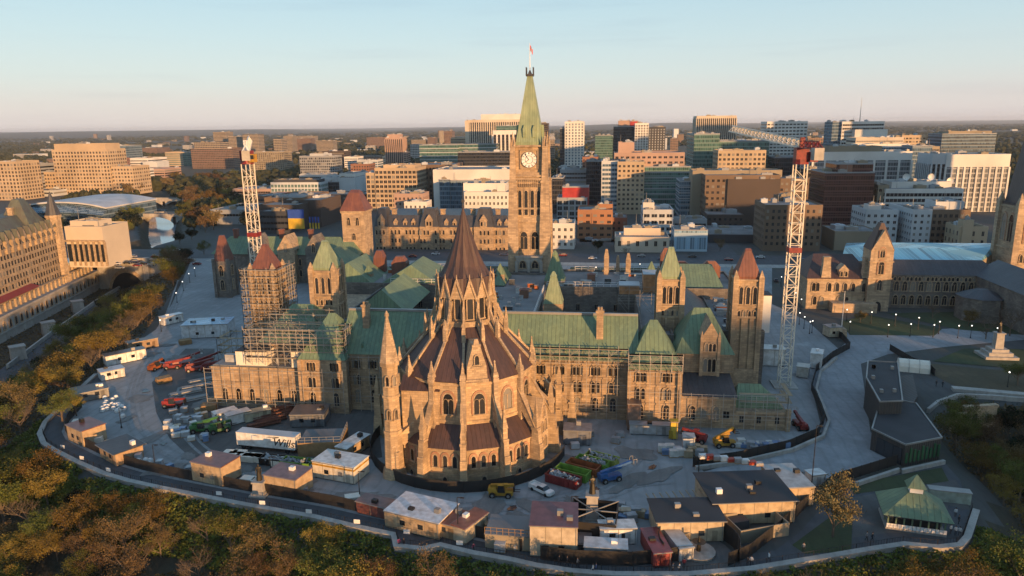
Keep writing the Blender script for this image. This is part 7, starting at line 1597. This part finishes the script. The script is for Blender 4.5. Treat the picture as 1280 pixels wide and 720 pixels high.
for px, py, h, lb in [(152,535,5,'single lamp post beside the brown shed in the yard bend'),(195,590,6,'dark lamp post on the yard near the tan cabin'),(450,626,6,'dark lamp post at the hoarding near the cream cabin'),(573,676,8,'dark lamp post right of the large white roof'),(714,660,6,'lamp post behind the tall tan cabin'),(1014,612,13,'tall dark lamp post over the black car'),(340,600,5,'lamp post beside the bronze statue group'),(692,683,9,'tall lamp post at the library fence') if False else (693,560,9,'tall dark lamp post right of the library'),(873,595,5,'lamp post with a yellow sign at the barrier corner')]:
    T = thing('lamp_post', lb, 'street lamp', (*P(px,py),0)); lamp(T, h, arm=True)
# stacks of material in the yard
def pile(kind, px, py, deg, label, group=None, s=1.):
    q = P(px, py); T = thing('material_stack' if kind != 'sacks' else 'sack', label, 'stack' if kind != 'sacks' else 'sack', (*q,.06), R(deg), group); g = MB()
    if kind == 'pipes':
        for i in range(7): g.bar((-4*s,(i-3)*.38,.2+.02*(i%2)),(4*s,(i-3)*.38,.2),.34,.34,8)
        for i in range(5): g.bar((-3.8*s,(i-2)*.38,.52),(3.9*s,(i-2)*.38,.52),.34,.34,8)
        g.build('pipes', M['steel'], T)
    elif kind == 'lumber':
        for k in range(4):
            for i in range(6): g.box(-3*s+rnd.uniform(-.2,.2),-1.4+i*.48,.1+k*.36,3*s,-1.0+i*.48,.4+k*.36)
        g.build('timbers', M['wood'], T)
    elif kind == 'rust':
        for i in range(26): y = rnd.uniform(-1.4,1.4); z = rnd.uniform(.1,1.3); g.bar((-3.6*s,y,z),(3.6*s,y+rnd.uniform(-.2,.2),z),.16)
        g.build('bars', M['copper_red'], T)
    elif kind == 'sacks':
        g.frus(0,0,0,.55,.35,.62,8); g.frus(0,0,.35,.62,.8,.5,8); g.frus(0,0,.8,.5,.95,.2,8); g.build('bag', M['white'], T, True)
    elif kind == 'pallet':
        g.box(-.8*s,-.7,.0,.8*s,.7,.14); b = MB().box(-.75*s,-.65,.14,.75*s,.65,rnd.uniform(.9,1.7)).build('load', M['paint'], T); b.color = lin(rnd.choice([(.4,.42,.44),(.28,.29,.3),(.55,.54,.5),(.12,.2,.34),(.35,.27,.17)])); g.build('pallet', M['wood'], T)
    elif kind == 'pack':
        b = MB().box(-1.4,-.9,.05,1.4,.9,1.3).build('wrapped_load', M['tarp'], T)
    return T
for i, (px, py, dg) in enumerate([(232,492,42),(240,500,42),(246,484,42),(255,476,42)]): pile('pipes', px, py, dg, 'rack of long grey pipes in the left yard', 'pipe racks in the yard')
for i, (px, py, dg) in enumerate([(345,520,42),(338,527,42),(355,514,42),(330,532,42)]): pile('rust', px, py, dg, 'stack of rusty brown bars left of the dark grey hut', 'rusty bar stacks')
for i, (px, py) in enumerate([(262,512),(270,505),(232,430),(205,478)]): pile('lumber', px, py, 20+10*i, 'stack of sawn timbers in the left yard', 'timber stacks in the yard', .6)
for i in range(22): px, py = rnd.uniform(124,148), rnd.uniform(496,512)+i*.6; pile('sacks', px+i*.4, py, 0, 'white bulk sack in the heap beside the left road', 'white sacks beside the left road')
for i in range(12): pile('sacks', rnd.uniform(172,198), rnd.uniform(577,586), 0, 'white bulk sack in the heap below the brown open shed', 'white sacks below the brown shed')
for i in range(26): pile('pallet', rnd.uniform(210,262), rnd.uniform(515,552), rnd.uniform(0,60), 'loaded pallet among the stores in the left yard', 'pallets in the left yard', rnd.uniform(.8,1.3))
for i in range(18): pile('pack', 288+i*6+rnd.uniform(-1,1), 571+i*.9+rnd.uniform(-2,2), rnd.uniform(-12,4), 'pale wrapped load in the row below the semi-trailer', 'wrapped loads below the semi-trailer')
for i in range(12): pile('pallet', 828+i*4.6, 568+rnd.uniform(-4,4), rnd.uniform(-8,8), 'loaded pallet in the rows before the right pavilion', 'pallets before the right pavilion', 1.2)
for i in range(16): pile('pallet', 922+i*4, 560+rnd.uniform(-3,3), rnd.uniform(-8,8), 'loaded pallet along the foot of the low right wing', 'pallets along the low right wing', 1.1)
for i in range(12): pile('pallet', rnd.uniform(760,812), rnd.uniform(636,652), rnd.uniform(-20,20), 'loaded pallet between the enclosed statue and the black roofed shed', 'pallets beside the black roofed shed', 1.2)
for i in range(10): pile('pallet', rnd.uniform(618,662), rnd.uniform(662,690), rnd.uniform(-10,10), 'loaded pallet left of the tall tan cabin', 'pallets left of the tall tan cabin', 1.2)
for i in range(8): pile('pallet', rnd.uniform(708,775), rnd.uniform(540,562), rnd.uniform(-20,20), 'loaded pallet in the shade right of the library', 'pallets right of the library', 1.2)
T = thing('timber_structure', 'pale open timber frame of posts and beams left of the large black roofed shed', 'frame', (*P(845,640),0), R(16)); 
for i in range(9): x = -5+i*1.25; MB().bar((x,-1.4,0),(x,-1.4,3.),.18).build('post', M['dressed'], T); MB().bar((x,-1.4,3.),(x,2,3.),.16).build('joist', M['dressed'], T)
MB().bar((-5.1,-1.4,3.1),(5.1,-1.4,3.1),.22).build('beam', M['dressed'], T)
T = thing('roof_deck', 'grey platform with rail and crates beside the tall tan cabin', 'platform', (*P(640,675),0), R(-2)); MB().box(-4,-3,0,4,3,2.6).build('wall', M['w_khaki'], T); MB().box(-4.1,-3.1,2.6,4.1,3.1,2.75).build('deck', M['flatroof'], T); b = MB()
for i in range(9): b.bar((-4+i,-3,2.75),(-4+i,-3,3.9),.07)
b.bar((-4,-3,3.9),(4,-3,3.9),.08); b.bar((-4,-3,3.3),(4,-3,3.3),.06); b.build('guard_rail', M['wood'], T)
for i in range(9):
    q = P(900+i*9, 612+i*1.2); T = thing('crate', ('white crate','red crate','grey crate')[i % 3]+' on the roof of the large black roofed shed', 'crate', (q[0]-3,q[1]+3.2,4.76), R(10), ('white','red','grey')[i % 3]+' crates on the black roof'); b = MB().box(-.7,-.5,0,.7,.5,rnd.uniform(.5,1.1)).build('box', M['paint'], T); b.color = lin([(.65,.65,.62),(.4,.05,.03),(.3,.3,.3)][i % 3]); MB().box(-.75,-.55,0,.75,.55,.1).build('base', M['wood'], T)

T = thing('enclosure', 'open topped tan walled pen in front of the large black roofed shed', 'enclosure', (*P(944,664),0), R(22)); b = MB()
for a in ((-4.6,-2.7,4.6,-2.5),(-4.6,2.5,4.6,2.7),(-4.6,-2.5,-4.4,2.5),(4.4,-2.5,4.6,2.5)): b.box(a[0],a[1],0,a[2],a[3],2.4)
b.build('wall', M['w_khaki'], T); MB().box(-4.2,.4,.1,-1.,2.3,2.).build('bin', M['w_dark'], T)
# the air between here and the horizon
hm = bpy.data.materials.new('haze'); hm.use_nodes = True; hn = hm.node_tree; hn.nodes.clear(); ho = hn.nodes.new('ShaderNodeOutputMaterial'); hv = hn.nodes.new('ShaderNodeVolumePrincipled')
hv.inputs['Color'].default_value = (.78,.84,.92,1); hv.inputs['Density'].default_value = HAZE; hv.inputs['Anisotropy'].default_value = .1; hn.links.new(hv.outputs[0], ho.inputs['Volume'])
o = MB().box(-20000,-4200,-60,20000,21000,130).build('haze', hm); o['kind'] = 'stuff'

# guard rails and a conveyor over the flat roofs between the main block and the clock tower
for i, (x0, y0, x1, y1, z) in enumerate([(-12,17,18,17,17.),(-52,17,-30,17,17.),(-8,64.6,26,64.6,17.4),(-60,64.6,-30,64.6,17.6),(-84,90,-40,90,17.8),(0,90,48,90,17.4),(-27.4,20,-27.4,60,17.3),(-8.6,20,-8.6,60,17.3)]):
    L = math.hypot(x1-x0, y1-y0); T = thing('guard_rail', ('rail behind the long green roof right of the library','rail behind the green roof left of the library','rail along the courtyard edge right of the steep green ventilator','rail along the courtyard edge left of the library spire','rail at the far edge of the roofs left of the clock tower','rail at the far edge of the roofs right of the clock tower','rail on the left side of the middle roof','rail on the right side of the middle roof')[i], 'guard rail', (x0,y0,z), math.atan2(y1-y0,x1-x0)); b = MB(); n = int(L/2.2)
    for k in range(n+1): b.bar((L*k/n,0,0),(L*k/n,0,1.5),.09)
    for z_ in (.75,1.5): b.bar((0,0,z_),(L,0,z_),.09)
    b.build('rail', M['white'], T)
T = thing('conveyor', 'long sloping grey gangway across the courtyard left of the library spire', 'gangway', (-40,62,17)); truss(T, 'truss', (0,-34,-6), (12,0,1.5), 1.6, 'steel', 12)
for i, (x, y, h) in enumerate([(-20,30,6.5),(-14,52,5),(-24,70,7),(-50,78,6),(-70,72,5.4),(6,76,5.),(26,80,6.4),(40,74,5.)]):
    T = thing('roof_turret', ('small stone turret with green cap on the flat roofs','small brick chimney block on the flat roofs')[i % 2], 'turret', (x,y,16.6), 0, ('green capped turrets','brick chimney blocks')[i % 2]+' on the roofs'); w_ = 1.3
    MB().box(-w_,-w_,-.2,w_,w_,h*.5).build('base', M['stone' if i % 2 == 0 else 'w_brick'], T); MB().rfrus(0,0,h*.5,2*w_+.4,2*w_+.4,h if i % 2 == 0 else h*.6,.3,.3).build('cap', M['copper_green' if i % 2 == 0 else 'copper_red'], T)

pts_ = resample(offset(EDGE[6:24], 7.6), 2.6)
for i, p in enumerate(pts_):
    if i < 2 or rnd.random() < .3: continue
    q = proj(*p, 0); T = pile(rnd.choice(['pallet','pallet','pallet','pack']), *q, rnd.uniform(-25,25), 'stored load along the inner side of the curved hoarding', 'loads along the curved hoarding', rnd.uniform(.7,1.2))
